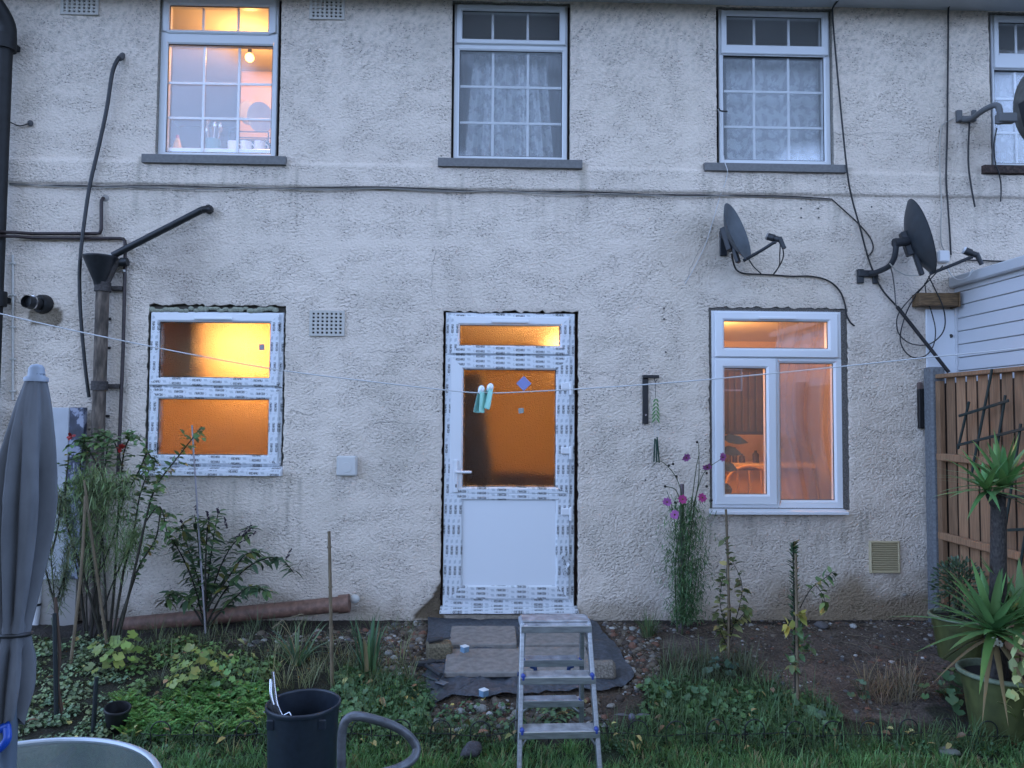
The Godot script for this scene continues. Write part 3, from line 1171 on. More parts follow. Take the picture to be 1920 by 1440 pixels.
func build_rooms() -> void:
	var warm := paint("warm_wall", 0.76, 0.6, 0.38, 0.9)
	var grey := paint("grey_wall", 0.2, 0.14, 0.11, 0.9)
	var dim := paint("dim_wall", 0.45, 0.45, 0.46, 0.95)
	var wood := paint("floor_wood", 0.2, 0.12, 0.06, 0.6)
	var ceil_m := paint("ceiling_paint", 0.7, 0.68, 0.63, 0.9)
	room(-3.2, -0.95, 2.38, 4.32, -2.4, grey, wood, ceil_m)
	room(-0.78, 1.05, 2.38, 4.32, -2.4, dim, wood, dim)
	room(1.22, 3.1, 2.38, 4.32, -2.4, dim, wood, dim)
	room(3.27, 4.9, 2.38, 4.32, -2.4, dim, wood, dim)
	room(-3.2, -1.05, 0.12, 2.2, -1.7, warm, wood, ceil_m)
	room(-0.9, 1.15, 0.1, 2.2, -2.6, paint("hall_wall", 0.36, 0.27, 0.15, 0.9), wood, ceil_m)
	room(1.32, 3.2, 0.1, 2.2, -2.6, warm, wood, ceil_m)
	# lace behind the two dark upper windows, strips of net at the far one
	var la := lace("lace_a", 3, 0.75)
	var t := tag(obj("net_curtain", drape(rect(888, 105, 1022, 296, -0.2), -0.2, 5.0, 0.03, 0.4, 0.25), la), "gathered white lace curtain in the middle of its dark upper window", "curtain", "")
	t = tag(obj("net_curtain", drape(rect(1362, 96, 1534, 304, -0.2), -0.2, 3.0, 0.012, 1.9), lace("lace_b", 21, 0.7)), "wide flowered lace curtain filling the upper window left of the black cables", "curtain")
	t = tag(obj("net_curtain", drape(rect(1872, 96, 2050, 310, -0.22), -0.22, 4.0, 0.012, 0.9), lace("lace_c", 33, 0.2)), "thin net curtain behind the window that the pale satellite dish crosses", "curtain")
	var sheer := paint("added_pale_sheet", 0.75, 0.78, 0.82, 0.9)  # unseen pale sheets added so the upper panes look brighter
	sheer.transparency = BaseMaterial3D.TRANSPARENCY_ALPHA
	sheer.albedo_color.a = 0.55
	tag(obj("added_pale_sheet", drape(rect(856, 90, 1062, 300, -0.34), -0.34, 7.0, 0.01, 2.4), sheer), "pale sheet added to brighten the middle upper window behind its gathered lace", "curtain")
	tag(obj("added_pale_sheet", drape(rect(1352, 96, 1552, 308, -0.34), -0.34, 6.0, 0.008, 0.7), sheer), "pale sheet added to brighten the upper window behind its flowered lace", "curtain")
	var bc := thing("added_bath_mask", "brown mask added to darken the frosted pane on the downpipe side", "cabinet", Vector3(at(330, 650, -0.32).x, 0.12, -0.4))  # made-up brown mask that dims one side of the lit pane
	add_box("carcass", bc, Vector3(0, 1.72, 0), Vector3(0.36, 0.6, 0.16), paint("bath_brown", 0.4, 0.24, 0.1, 0.6), 0.01)
	add_box("added_front", bc, Vector3(0, 1.72, 0.085), Vector3(0.35, 0.58, 0.015), paint("bath_brown", 0.2, 0.11, 0.05, 0.6), 0.004)
	# the lit kitchen upstairs
	lamp("pendant_lamp", "bare glowing bulb hanging inside the lit upstairs window", at(468, 108, -0.5), 0.5, 4.32, 0.034)
	var board := Build.new()
	var k0 := rect(300, 282, 520, 292, -0.2)
	board.box(Vector3(k0.get_center().x, k0.position.y, -0.3), Vector3(1.3, 0.03, 0.42), 0.004)
	obj("window_board", board, paint("upvc_new", 0.72, 0.74, 0.77, 0.3), house)
	var pc := thing("added_glow_panel", "pale panel added to catch the orange glow behind the bare upstairs bulb", "cabinet", Vector3(at(490, 200, -1.1).x, 2.4, -1.1))  # added surface that catches the bulb's light as an orange glow
	add_box("carcass", pc, Vector3(0.12, 0.95, -0.15), Vector3(0.6, 1.9, 0.3), paint("glow_panel_tan", 0.5, 0.35, 0.18, 0.6), 0.006)
	add_box("added_front", pc, Vector3(0.12, 1.45, 0.01), Vector3(0.58, 0.85, 0.02), paint("glow_panel_tan", 0.5, 0.35, 0.18, 0.6), 0.004)
	mug(437, 288, "white mug beside the dark rack behind the lit upstairs window")
	mug(461, 288, "white mug between two others under the leaning plates upstairs")
	mug(487, 288, "white mug in the corner of the lit upstairs window")
	var gl := thing("glass_jar", "small tapered glass jar with a yellow filling, on the lit upstairs sill", "jar", at(332, 288, -0.22))
	lathed("jar_body", [Vector2(0.0, 0.0), Vector2(0.035, 0.0), Vector2(0.038, 0.02), Vector2(0.018, 0.1), Vector2(0.013, 0.11)], paint("amber_glass", 0.75, 0.4, 0.08, 0.15), gl)
	lathed("stopper", [Vector2(0.0, 0.1), Vector2(0.014, 0.11), Vector2(0.01, 0.135), Vector2(0.0, 0.14)], paint("red_paint", 0.5, 0.05, 0.02, 0.4), gl)
	var rack := thing("dish_rack", "dark wire dish rack holding plates behind the lit upstairs window", "rack", at(470, 262, -0.34))
	for q in [[0.0, 0.0], [0.0, 0.06], [0.12, 0.0], [0.12, 0.06]]:
		var b := Build.new()
		b.tube([Vector3(-0.16, q[1], -q[0]), Vector3(0.13, q[1], -q[0])], 0.005)
		obj("rail", b, paint("black_metal", 0.012, 0.012, 0.014, 0.4), rack)
	for k in 4:
		var b := Build.new()
		b.tube([Vector3(-0.16 + (k % 2) * 0.29, -0.1, -0.12 * (k / 2)), Vector3(-0.16 + (k % 2) * 0.29, 0.06, -0.12 * (k / 2))], 0.005)
		obj("post", b, paint("black_metal", 0.012, 0.012, 0.014, 0.4), rack)
	var tray := Build.new()
	tray.box(Vector3(-0.015, -0.03, -0.06), Vector3(0.3, 0.05, 0.13), 0.01)
	obj("tray", tray, paint("dark_plastic", 0.03, 0.03, 0.035, 0.5), rack)
	for q in [[486, 220, 0.11, 0.35, "large white plate standing tilted in the dark dish rack"], [464, 212, 0.085, 0.2, "smaller steel plate left of the large white plate in the rack"]]:
		var pl := thing("plate", q[4], "plate", at(q[0], q[1], -0.4))
		pl.rotation = Vector3(0.25, 0.9, q[3])
		var b := Build.new()
		b.xf = Transform3D(Basis(Vector3.RIGHT, PI / 2), Vector3.ZERO)
		b.lathe([Vector2(0, 0), Vector2(q[2] * 0.6, 0.0), Vector2(q[2], 0.014), Vector2(q[2], 0.018), Vector2(q[2] * 0.6, 0.006), Vector2(0, 0.006)], 28)
		obj("dish", b, paint("china", 0.75, 0.75, 0.76, 0.25) if q[2] > 0.1 else paint("steel", 0.5, 0.5, 0.52, 0.25, 1.0), pl)
	var ut := thing("utensil_pot", "teal pot of kitchen utensils behind the middle lower panes upstairs", "pot", at(399, 288, -0.26))
	lathed("pot", [Vector2(0.0, 0.0), Vector2(0.05, 0.0), Vector2(0.052, 0.1), Vector2(0.047, 0.1), Vector2(0.045, 0.01), Vector2(0.0, 0.008)], paint("teal", 0.08, 0.17, 0.17, 0.4), ut)
	for k in 6:
		var b := Build.new()
		var a := k * 1.1
		b.tube([Vector3(cos(a) * 0.02, 0.02, sin(a) * 0.02), Vector3(cos(a) * 0.05, 0.16 + 0.02 * (k % 3), sin(a) * 0.04)], 0.004, 0.003, 6)
		b.ball(Vector3(cos(a) * 0.052, 0.18 + 0.02 * (k % 3), sin(a) * 0.042), Vector3(0.014, 0.024, 0.006), 6, 8)
		obj("utensil", b, paint("steel", 0.5, 0.5, 0.52, 0.25, 1.0) if k % 2 else paint("spoon_wood", 0.3, 0.17, 0.07, 0.7), ut)
	# bathroom and hall lamps, close behind the frosted glass
	lamp("bathroom_lamp", "glow of a lamp behind the upper frosted pane of the film-covered window", at(452, 655, -1.5), 0.5, 2.2)
	lamp("hall_lamp", "glow of a lamp behind the upper corner of the door's frosted pane", at(1052, 650, -0.5), 1.8, 2.2)
	var shade_form := thing("added_shade_form", "dark form added for shade close behind the door's frosted pane", "shade_form", at(880, 790, -0.3))  # made-up form that shades the left of the door pane
	var cb := Build.new()
	var rows := []
	for j in 10:
		var row := PackedVector3Array()
		var f := j / 9.0
		for k in 20:
			var a := -TAU * k / 20.0
			row.append(Vector3(cos(a) * (0.1 + 0.13 * f + 0.01 * sin(k * 2.2)), 0.35 - 1.1 * f, sin(a) * (0.06 + 0.05 * f)))
		rows.append(row)
	cb.surface(rows, true, true)
	obj("dark_form", cb, paint("shade_form_black", 0.02, 0.018, 0.017, 0.9), shade_form)
	var cab := thing("hall_cabinet", "dark low cabinet blurred behind the bottom of the door's frosted pane", "cabinet", Vector3(0.1, 0.1, -0.62))
	var c1 := Build.new()
	c1.box(Vector3(0, 0.42, 0), Vector3(0.9, 0.84, 0.35), 0.01)
	obj("carcass", c1, paint("dark_wood", 0.045, 0.022, 0.012, 0.6), cab)
	var c2 := Build.new()
	c2.box(Vector3(0, 0.86, 0), Vector3(0.96, 0.04, 0.4), 0.008)
	obj("top", c2, paint("dark_wood", 0.045, 0.022, 0.012, 0.6), cab)
	# the kitchen downstairs
	lamp("kitchen_lamp", "lamp hidden in the downstairs kitchen behind the clear window", Vector3(1.72, 2.0, -1.0), 1.3, 2.2)
	var kc := thing("wall_cabinet", "dark slatted kitchen cabinet behind the narrow opening sash", "cabinet", Vector3(2.24, 1.24, -1.7))
	var kb := Build.new()
	kb.box(Vector3(0, 0.32, 0), Vector3(0.56, 0.64, 0.3), 0.006)
	obj("carcass", kb, paint("near_black", 0.016, 0.013, 0.012, 0.5), kc)
	for k in 9:
		var s := Build.new()
		s.box(Vector3(-0.25 + k * 0.0625, 0.3, 0.156), Vector3(0.045, 0.54, 0.012), 0.003)
		obj("slat", s, paint("dark_slat", 0.035, 0.022, 0.018, 0.5), kc)
	var kw := thing("worktop", "kitchen worktop on orange lit cupboards behind the opening sash", "worktop", Vector3(2.1, 0.1, -1.75))
	for k in 3:
		var cb2 := Build.new()
		cb2.box(Vector3(-0.6 + k * 0.55, 0.42, 0), Vector3(0.53, 0.82, 0.5), 0.008)
		obj("cupboard", cb2, paint("pine", 0.42, 0.25, 0.1, 0.5), kw)
	var wt := Build.new()
	wt.box(Vector3(0, 0.86, 0.02), Vector3(1.7, 0.04, 0.56), 0.008)
	obj("top", wt, paint("pine_light", 0.5, 0.36, 0.2, 0.4), kw)
	for q in [[1371, 808, 0.03, 0.1], [1384, 806, 0.022, 0.14], [1398, 810, 0.026, 0.08], [1424, 812, 0.03, 0.11]]:
		var p := at(q[0], q[1], -1.6)
		var bt := thing("kitchen_jar", ["squat dark jar on the worktop behind the opening sash", "tall dark bottle on the worktop behind the opening sash", "short dark tin right of the tall bottle on the worktop", "dark jar at the far end of the worktop, beside the plastic sheet"][[1371, 1384, 1398, 1424].find(q[0])], "jar", Vector3(p.x, 0.98, -1.7))
		lathed("jar_body", [Vector2(0, 0), Vector2(q[2], 0), Vector2(q[2], q[3] * 0.7), Vector2(q[2] * 0.45, q[3] * 0.85), Vector2(q[2] * 0.45, q[3]), Vector2(0, q[3])], paint("dark_wood", 0.045, 0.022, 0.012, 0.6), bt)
	var ch := thing("wooden_chair", "round-backed wooden chair low behind the opening sash", "chair", at(1422, 930, -0.9))
	ch.position.y = 0.1
	var pine := paint("chair_pine", 0.4, 0.22, 0.08, 0.5)
	var back := Build.new()
	var pts := []
	for k in 13:
		var a := PI * k / 12.0
		pts.append(Vector3(cos(a) * 0.2, 0.72 + sin(a) * 0.16, -0.18 - sin(a) * 0.04))
	pts.push_front(Vector3(0.19, 0.45, -0.16))
	pts.append(Vector3(-0.19, 0.45, -0.16))
	back.tube(pts, 0.016)
	obj("back_hoop", back, pine, ch)
	for k in 3:
		var b := Build.new()
		b.tube([Vector3(-0.1 + k * 0.1, 0.45, -0.16), Vector3(-0.1 + k * 0.1, 0.85, -0.21)], 0.009)
		obj("spindle", b, pine, ch)
	var seat := Build.new()
	seat.box(Vector3(0, 0.44, 0), Vector3(0.4, 0.035, 0.4), 0.012)
	obj("seat", seat, pine, ch)
	for q in [[-1, -1], [1, -1], [-1, 1], [1, 1]]:
		var b := Build.new()
		b.tube([Vector3(q[0] * 0.15, 0.43, q[1] * 0.15), Vector3(q[0] * 0.19, 0.0, q[1] * 0.19)], 0.018, 0.013)
		obj("leg", b, pine, ch)
	var rp := thing("rubber_plant", "dark broad-leaved houseplant just inside the opening sash", "plant", at(1352, 946, -0.3))
	var pot_y := at(1352, 946, -0.3).y
	var pt := Build.new()
	pt.lathe([Vector2(0, 0), Vector2(0.06, 0), Vector2(0.08, 0.12), Vector2(0.07, 0.12), Vector2(0.065, 0.1), Vector2(0, 0.1)], 16)
	obj("plant_pot", pt, paint("dark_plastic", 0.03, 0.03, 0.035, 0.5), rp)
	var stem := Build.new()
	stem.tube([Vector3(0, 0.08, 0), Vector3(0.02, 0.3, 0.01), Vector3(0.0, 0.56, 0.0)], 0.008, 0.005, 6)
	obj("stem", stem, paint("dark_wood", 0.045, 0.022, 0.012, 0.6), rp)
	for q in [[1405, 828, 0.19], [1392, 850, 0.13], [1384, 880, 0.15], [1362, 800, 0.16], [1372, 925, 0.13], [1340, 850, 0.15]]:
		var tip := at(q[0], q[1], -0.26) - rp.position
		var from := Vector3(0.0, clampf(tip.y + 0.03, 0.15, 0.54), 0)
		var lf := Build.new()
		lf.leaf(from, tip - from, Vector3(0, 0.5, 0.9), (tip - from).length(), 0.085, 0.1, 0.1)
		obj("big_leaf", lf, paint("rubber_leaf", 0.02, 0.024, 0.012, 0.35), rp)
	var shelf := Build.new()
	var sr := rect(1335, 944, 1580, 950, -0.2)
	shelf.box(Vector3(sr.get_center().x, sr.position.y, -0.28), Vector3(1.1, 0.03, 0.4), 0.004)
	obj("window_board", shelf, paint("upvc_new", 0.72, 0.74, 0.77, 0.3), house)
	# dust sheet of thin plastic hung behind the fixed light
	var ps := Build.new()
	var r := rect(1438, 598, 1590, 950, -0.24)
	var prow := []
	for j in 61:
		var f := j / 60.0
		var row := PackedVector3Array()
		for k in 61:
			var u := k / 60.0
			var left := lerpf(0.0, 0.22, smoothstep(0.0, 0.45, f)) * (1.0 - smoothstep(0.5, 1.0, f) * 0.9)
			var x := r.position.x + r.size.x * lerpf(0.14 - left * 0.6, 1.0, u)
			var s := u * 9.0 + f * 3.4 * (u - 0.6) + 1.3 * sin(f * 3.0)
			var swag := (u - 0.1) * 5.0 - f * 7.0 - 2.0 * u * f
			var z := -0.24 + 0.026 * sin(s) * (0.3 + 0.7 * f) + 0.014 * sin(s * 2.7 + 1.0) + 0.022 * sin(swag) * smoothstep(0.35, 0.8, f)
			row.append(Vector3(x, r.end.y - r.size.y * f, z))
		prow.append(row)
	ps.surface(prow, false, true)
	var film := paint("plastic_sheet", 0.4, 0.34, 0.33, 0.26)
	film.transparency = BaseMaterial3D.TRANSPARENCY_ALPHA
	film.albedo_color.a = 0.5
	film.backlight_enabled = true
	film.backlight = Color(0.22, 0.19, 0.17)
	tag(obj("plastic_sheet", ps, film), "crumpled translucent plastic sheet hanging behind the wide fixed pane", "plastic sheet")

# ---------------------------------------------------------------- on the wall
func curve(pts: Array, per := 6) -> Array:      # a smooth line through the points
	var out := []
	for k in pts.size() - 1:
		var a: Vector3 = pts[maxi(k - 1, 0)]
		var b: Vector3 = pts[k]
		var c: Vector3 = pts[k + 1]
		var d: Vector3 = pts[mini(k + 2, pts.size() - 1)]
		for q in per:
			out.append(b.cubic_interpolate(c, a, d, float(q) / per))
	out.append(pts[-1])
	return out

func along(px: Array, z: float) -> Array:
	var out := []
	for p in px:
		out.append(at(p[0], p[1], p[2] if p.size() > 2 else z))
	return out

func cable(called: String, label: String, px: Array, z: float, r: float, m: Material, cat := "cable", group := "") -> MeshInstance3D:
	var b := Build.new()
	b.tube(curve(along(px, z)), r, r, 6)
	var o := obj(called, b, m)
	tag(o, label, cat, group)
	return o

func add_tube(called: String, parent: Node, pts: Array, r: float, m: Material, r1 := -1.0, sides := 10) -> MeshInstance3D:
	var b := Build.new()
	b.tube(pts, r, r1, sides)
	return obj(called, b, m, parent)

func add_box(called: String, parent: Node, c: Vector3, size: Vector3, m: Material, bevel := 0.004, turn := Basis()) -> MeshInstance3D:
	var b := Build.new()
	b.xf = Transform3D(turn, c)
	b.box(Vector3.ZERO, size, bevel)
	return obj(called, b, m, parent)

func dish(label: String, c: Vector3, normal: Vector3, h: float, w: float, m: Material, feed: Vector3, head_m: Material) -> Node3D:
	var t := thing("satellite_dish", label, "satellite dish", c)
	var z := normal.normalized()
	var x := Vector3.UP.cross(z).normalized()
	var y := z.cross(x)
	var bs := Basis(x, y, z)
	var b := Build.new()
	b.xf = Transform3D(bs, Vector3.ZERO)
	var deep := 0.16 * h
	for side in [0, 1]:
		var rows := []
		for k in 9:
			var f := k / 8.0
			var row := PackedVector3Array()
			for q in 36:
				var a := TAU * q / 36.0
				row.append(Vector3(cos(a) * w / 2 * f, sin(a) * h / 2 * f, deep * (f * f - 1.0) - side * 0.006))
			rows.append(row)
		if side == 0:       # a rolled rim between the faces
			var rim := PackedVector3Array()
			for q in 36:
				var a := TAU * q / 36.0
				rim.append(Vector3(cos(a) * (w / 2 + 0.005), sin(a) * (h / 2 + 0.005), -0.003))
			rows.append(rim)
		b.surface(rows, true, side == 1)
	obj("reflector", b, m, t)
	var low := -y * h * 0.5 - z * deep * 0.1
	var f := feed - c
	add_tube("feed_arm", t, curve([low - z * 0.02, low.lerp(f, 0.5) - y * 0.012, low.lerp(f, 0.92) - y * 0.02, f - y * 0.03], 4), 0.011, paint("dish_arm", 0.022, 0.025, 0.03, 0.5), -1.0, 8)
	var to := (-f + Vector3(0, 0.02, 0)).normalized()
	var hd := Build.new()
	hd.tube([f + to * 0.045, f + to * 0.005], 0.024, 0.024, 14)
	hd.tube([f + to * 0.005, f - to * 0.03], 0.018, 0.02, 12)
	hd.tube([f - to * 0.03 + Vector3(0, 0.012, 0), f - to * 0.045 - y * 0.06], 0.017, 0.014, 10)
	obj("receiver", hd, paint("dish_arm", 0.022, 0.025, 0.03, 0.5), t)
	var cap := Build.new()
	cap.tube([f + to * 0.045, f + to * 0.056], 0.025, 0.023, 14)
	obj("receiver_cap", cap, head_m, t)
	var bk := Build.new()
	bk.xf = Transform3D(bs, Vector3.ZERO)
	bk.box(Vector3(0, -0.02, -deep - 0.02), Vector3(0.07, 0.17, 0.04), 0.006)
	bk.box(Vector3(0, -0.02 - h * 0.24, -deep * 0.75 - 0.012), Vector3(0.04, h * 0.42, 0.03), 0.006)
	obj("back_bracket", bk, paint("dish_arm", 0.022, 0.025, 0.03, 0.5), t)
	return t

func build_fixtures() -> void:
	var black := grainy(paint("black_plastic", 0.018, 0.02, 0.024, 0.45), 0.03, Vector3(1.5, 1.5, 1.5), 0.0, 0.55, 31)
	var brown := grainy(paint("brown_pipe", 0.05, 0.03, 0.03, 0.5), 0.03, Vector3(2, 2, 2), 0.0, 0.6, 32)
	var arm := paint("dish_arm", 0.022, 0.025, 0.03, 0.5)
	var wire := paint("wire", 0.015, 0.015, 0.016, 0.55)
	# downpipe at the corner
	var dp := thing("downpipe", "thick black cast downpipe running the full height of the wall", "downpipe", at(-4, 1150, 0.09))
	dp.position.y = -0.1
	dp.position.x -= 0.095
	add_tube("pipe", dp, [Vector3(0, 0, 0), Vector3(0, 4.1, 0)], 0.046, grainy(paint("cast_pipe", 0.009, 0.01, 0.012, 0.65), 0.02, Vector3(1, 1, 1), 0.4, 0.35, 33), -1, 16)
	add_tube("offset_bend", dp, curve([Vector3(0.0, 3.95, 0), Vector3(0.02, 4.12, 0.02), Vector3(-0.06, 4.28, 0.12), Vector3(-0.2, 4.36, 0.25)]), 0.052, paint("cast_pipe", 0.02, 0.022, 0.026, 0.55), -1, 14)
	for y in [0.5, 2.2, 3.95]:
		add_tube("collar", dp, [Vector3(0, y, 0), Vector3(0, y + 0.1, 0)], 0.067, paint("cast_pipe", 0.02, 0.022, 0.026, 0.55), -1, 16)
		add_box("bracket", dp, Vector3(0, y + 0.05, -0.07), Vector3(0.09, 0.04, 0.06), paint("cast_pipe", 0.02, 0.022, 0.026, 0.55))
	var co := thing("white_conduit", "thin white conduit with saddle clips beside the thick black downpipe", "conduit", at(24, 750, 0.018))
	var top := at(24, 478, 0.018) - co.position
	add_tube("tube", co, [Vector3.ZERO, top], 0.008, paint("conduit_white", 0.5, 0.49, 0.46, 0.6))
	for k in 5:
		add_box("saddle_clip", co, top * (0.06 + k * 0.22), Vector3(0.034, 0.014, 0.026), paint("conduit_white", 0.5, 0.49, 0.46, 0.6), 0.003)
	# overflow pipes
	var ua := thing("overflow_pipe", "upper brown pipe of a level pair, its end turned up", "pipe", at(100, 437, 0.03))
	add_tube("run", ua, along2(ua, [[-1300, 425, 0.17], [0, 435, 0.17], [28, 436, 0.05], [60, 438, 0.03], [180, 438, 0.03], [187, 437, 0.03], [189.5, 431, 0.03], [190, 424, 0.03], [190, 384, 0.03], [190.5, 376, 0.03], [193, 372, 0.02], [199, 372, -0.02]]), 0.0115, brown)
	var wf := Build.new()
	wf.ball(at(198, 372, 0.002) - ua.position, Vector3(0.028, 0.024, 0.012), 6, 12)
	obj("wall_plug", wf, paint("plug_grey", 0.3, 0.28, 0.26, 0.9), ua)
	var ub := thing("overflow_pipe", "lower brown pipe of a level pair, turning down to the rose bush", "pipe", at(100, 445, 0.03))
	add_tube("run", ub, along2(ub, [[-1300, 433, 0.17], [0, 443, 0.17], [28, 443, 0.05], [60, 446, 0.03], [224, 447, 0.03], [231, 448, 0.03], [234, 452, 0.03], [235, 460, 0.03], [234, 520, 0.03], [231, 650, 0.03], [225, 800, 0.03], [221, 890, 0.03]]), 0.0115, brown)
	add_tube("white_band", ub, along2(ub, [[233.5, 506, 0.03], [233.4, 510, 0.03]]), 0.0135, paint("conduit_white", 0.5, 0.49, 0.46, 0.6))
	# hose hanging from a hole in the wall
	var hose := thing("black_hose", "black hose hanging in a long curve from a hole in the wall", "hose", at(150, 500, 0.03))
	add_tube("hose", hose, curve(along2(hose, [[231, 104, -0.02], [226, 107, 0.03], [219, 115, 0.05], [210, 140, 0.05], [200, 205, 0.045], [184, 280, 0.04], [168, 350, 0.05], [157, 425, 0.06], [151, 480, 0.06], [149, 530, 0.05], [152, 600, 0.04], [160, 690, 0.035], [167, 745, 0.03]])), 0.0135, black, 0.011)
	var hc := Build.new()
	hc.tube(along2(hose, [[231, 104, -0.01], [224, 110, 0.045]]), 0.021, 0.018, 10)
	obj("collar", hc, paint("plug_grey2", 0.08, 0.08, 0.085, 0.9), hose)
	# hopper and waste pipes
	var hp := thing("hopper_downpipe", "weathered brown waste pipe with a black hopper head on top", "downpipe", at(181, 900, 0.075))
	var old := grainy(paint("old_pipe", 0.27, 0.21, 0.165, 0.8), 0.02, Vector3(3, 0.5, 3), 0.5, 0.25, 34)
	hp.position.y = -0.05
	var hy := at(181, 532, 0.075).y + 0.05
	add_tube("pipe", hp, [Vector3.ZERO, Vector3(0, hy, 0)], 0.042, old, -1, 16)
	for yy in [533, 718]:
		var y: float = at(181, yy, 0.075).y + 0.05
		add_tube("collar", hp, [Vector3(0, y - 0.05, 0), Vector3(0, y - 0.045, 0), Vector3(0, y, 0), Vector3(0, y + 0.012, 0)], 0.052, grainy(paint("collar_iron", 0.09, 0.075, 0.07, 0.7), 0.03, Vector3(3, 3, 3), 0.3, 0.4, 35), -1, 16)
		add_box("bracket_ear", hp, Vector3(0.07, y - 0.02, -0.04), Vector3(0.09, 0.03, 0.04), paint("collar_iron", 0.09, 0.075, 0.07, 0.7))
	lathed("hopper", [Vector2(0.036, hy - 0.01), Vector2(0.04, hy + 0.01), Vector2(0.105, hy + 0.165), Vector2(0.11, hy + 0.18), Vector2(0.105, hy + 0.182), Vector2(0.09, hy + 0.14), Vector2(0.03, hy + 0.02)], black, hp, Vector3(-0.01, 0, 0.02), 20)
	add_tube("side_branch", hp, [Vector3(0.02, hy, 0), Vector3(0.07, hy + 0.12, 0), Vector3(0.1, hy + 0.145, 0), Vector3(0.145, hy + 0.15, 0)], 0.024, paint("collar_iron", 0.09, 0.075, 0.07, 0.7))
	add_tube("branch_socket", hp, [Vector3(0.115, hy + 0.148, 0), Vector3(0.16, hy + 0.15, 0)], 0.03, black)
	var wp := thing("waste_pipe", "black pipe sloping down the wall into the hopper head", "pipe", at(300, 435, 0.06))
	add_tube("pipe", wp, curve(along2(wp, [[395, 394, -0.02], [391, 392, 0.05], [382, 393, 0.065], [372, 397, 0.065], [300, 434, 0.07], [212, 479, 0.08]]), 5), 0.0235, black)
	add_tube("elbow_socket", wp, along2(wp, [[393, 394, -0.01], [391, 392, 0.03]]), 0.031, black)
	add_tube("cut_end", wp, along2(wp, [[213, 478.5, 0.08], [199, 485, 0.08]]), 0.017, paint("conduit_white", 0.5, 0.49, 0.46, 0.6))
	# boiler flue
	var fl := thing("boiler_flue", "stubby black boiler flue over a bare mortar patch", "flue", at(80, 571, 0.0))
	add_tube("wall_collar", fl, [Vector3(0.01, 0, -0.01), Vector3(0.005, 0, 0.03), Vector3(0.0, 0, 0.04)], 0.07, black, 0.058, 20)
	add_tube("duct", fl, [Vector3(0, 0, 0.05), Vector3(-0.02, -0.005, 0.11)], 0.042, black, -1, 18)
	var ring_b := Build.new()
	ring_b.tube([Vector3(-0.008, 0, 0.09), Vector3(-0.012, 0, 0.1)], 0.047, 0.047, 18)
	obj("steel_ring", ring_b, paint("steel", 0.5, 0.5, 0.52, 0.25, 1.0), fl)
	var lip := Build.new()
	lip.tube([Vector3(-0.016, -0.003, 0.1), Vector3(-0.026, 0.0, 0.14)], 0.046, 0.042, 18, false)
	obj("terminal_lip", lip, black, fl)
	var sc := thing("cable_stub", "short drooping wire with a blob of sealant near the top of the downpipe", "cable", at(40, 232, 0.02))
	add_tube("wire", sc, curve(along2(sc, [[12, 224, 0.03], [25, 232, 0.02], [38, 236, 0.02], [56, 231, 0.015]])), 0.004, wire)
	var bl := Build.new()
	bl.ball(at(57, 231, 0.005) - sc.position, Vector3(0.02, 0.022, 0.014), 6, 10)
	obj("sealant", bl, paint("plug_grey2", 0.08, 0.08, 0.085, 0.9), sc)
	for q in [[206, 599, 0], [205, 653, 1], [203, 780, 2]]:
		var st := thing("old_pipe_bracket", ["rusty bracket stub between the two brown pipes, below the hopper collar", "rusty bracket stub at mid-height between the two brown pipes", "lowest rusty bracket stub, just above the rose leaves"][q[2]], "bracket", at(q[0], q[1], 0.0))
		add_tube("pin", st, [Vector3.ZERO, Vector3(0, 0, 0.03)], 0.008, paint("collar_iron", 0.09, 0.075, 0.07, 0.7))
		add_box("plate", st, Vector3(0, 0, 0.03), Vector3(0.05, 0.018, 0.008), paint("collar_iron", 0.09, 0.075, 0.07, 0.7), 0.003)
	# white board leaning in the corner
	var pn := rect(22, 764, 155, 1086, 0.09)
	var bd := thing("leaning_board", "white board with a marbled grey edge standing behind the folded parasol", "board", Vector3(pn.get_center().x, pn.position.y, 0.08))
	add_box("board", bd, Vector3(-0.05, pn.size.y / 2, 0), Vector3(pn.size.x - 0.1, pn.size.y, 0.04), grainy(paint("board_white", 0.5, 0.52, 0.56, 0.5), 0.006, Vector3(0.8, 0.8, 0.8), 0.0, 0.86, 40))
	var g := Gradient.new()
	g.set_color(0, Color(0.25, 0.27, 0.33))
	g.set_color(1, Color(1, 1, 1))
	g.add_point(0.46, Color(0.4, 0.42, 0.5))
	g.add_point(0.54, Color(0.95, 0.95, 1))
	add_box("marbled_strip", bd, Vector3(pn.size.x / 2 - 0.05, pn.size.y / 2 + 0.002, 0.0), Vector3(0.097, pn.size.y, 0.044), grainy(paint("marble", 0.3, 0.32, 0.37, 0.4), 0.012, Vector3(1.5, 1.0, 1.5), 0.0, 0.4, 41, g))
	add_box("support", bd, Vector3(0, -pn.position.y / 2 - 0.02, -0.01), Vector3(pn.size.x * 0.9, pn.position.y + 0.06, 0.03), paint("plug_grey", 0.3, 0.28, 0.26, 0.9))
	var wpipe := thing("white_pipe_stub", "short white pipe standing under the leaning white board", "pipe", on_ground(66, 1172))
	add_tube("pipe", wpipe, [Vector3(0, -0.02, 0), Vector3(0.005, 0.3, -0.03)], 0.02, paint("conduit_white2", 0.55, 0.56, 0.58, 0.5))
	add_tube("clip_ring", wpipe, [Vector3(0.0, 0.12, -0.01), Vector3(0.0, 0.135, -0.01)], 0.026, black)
	# clay soil pipe lying along the wall
	var cp := thing("clay_pipe", "long terracotta drain pipe lying along the foot of the wall", "pipe", at(440, 1152, 0.13))
	var clay := grainy(paint("clay", 0.3, 0.165, 0.12, 0.55), 0.02, Vector3(2, 2, 2), 0.15, 0.6, 42)
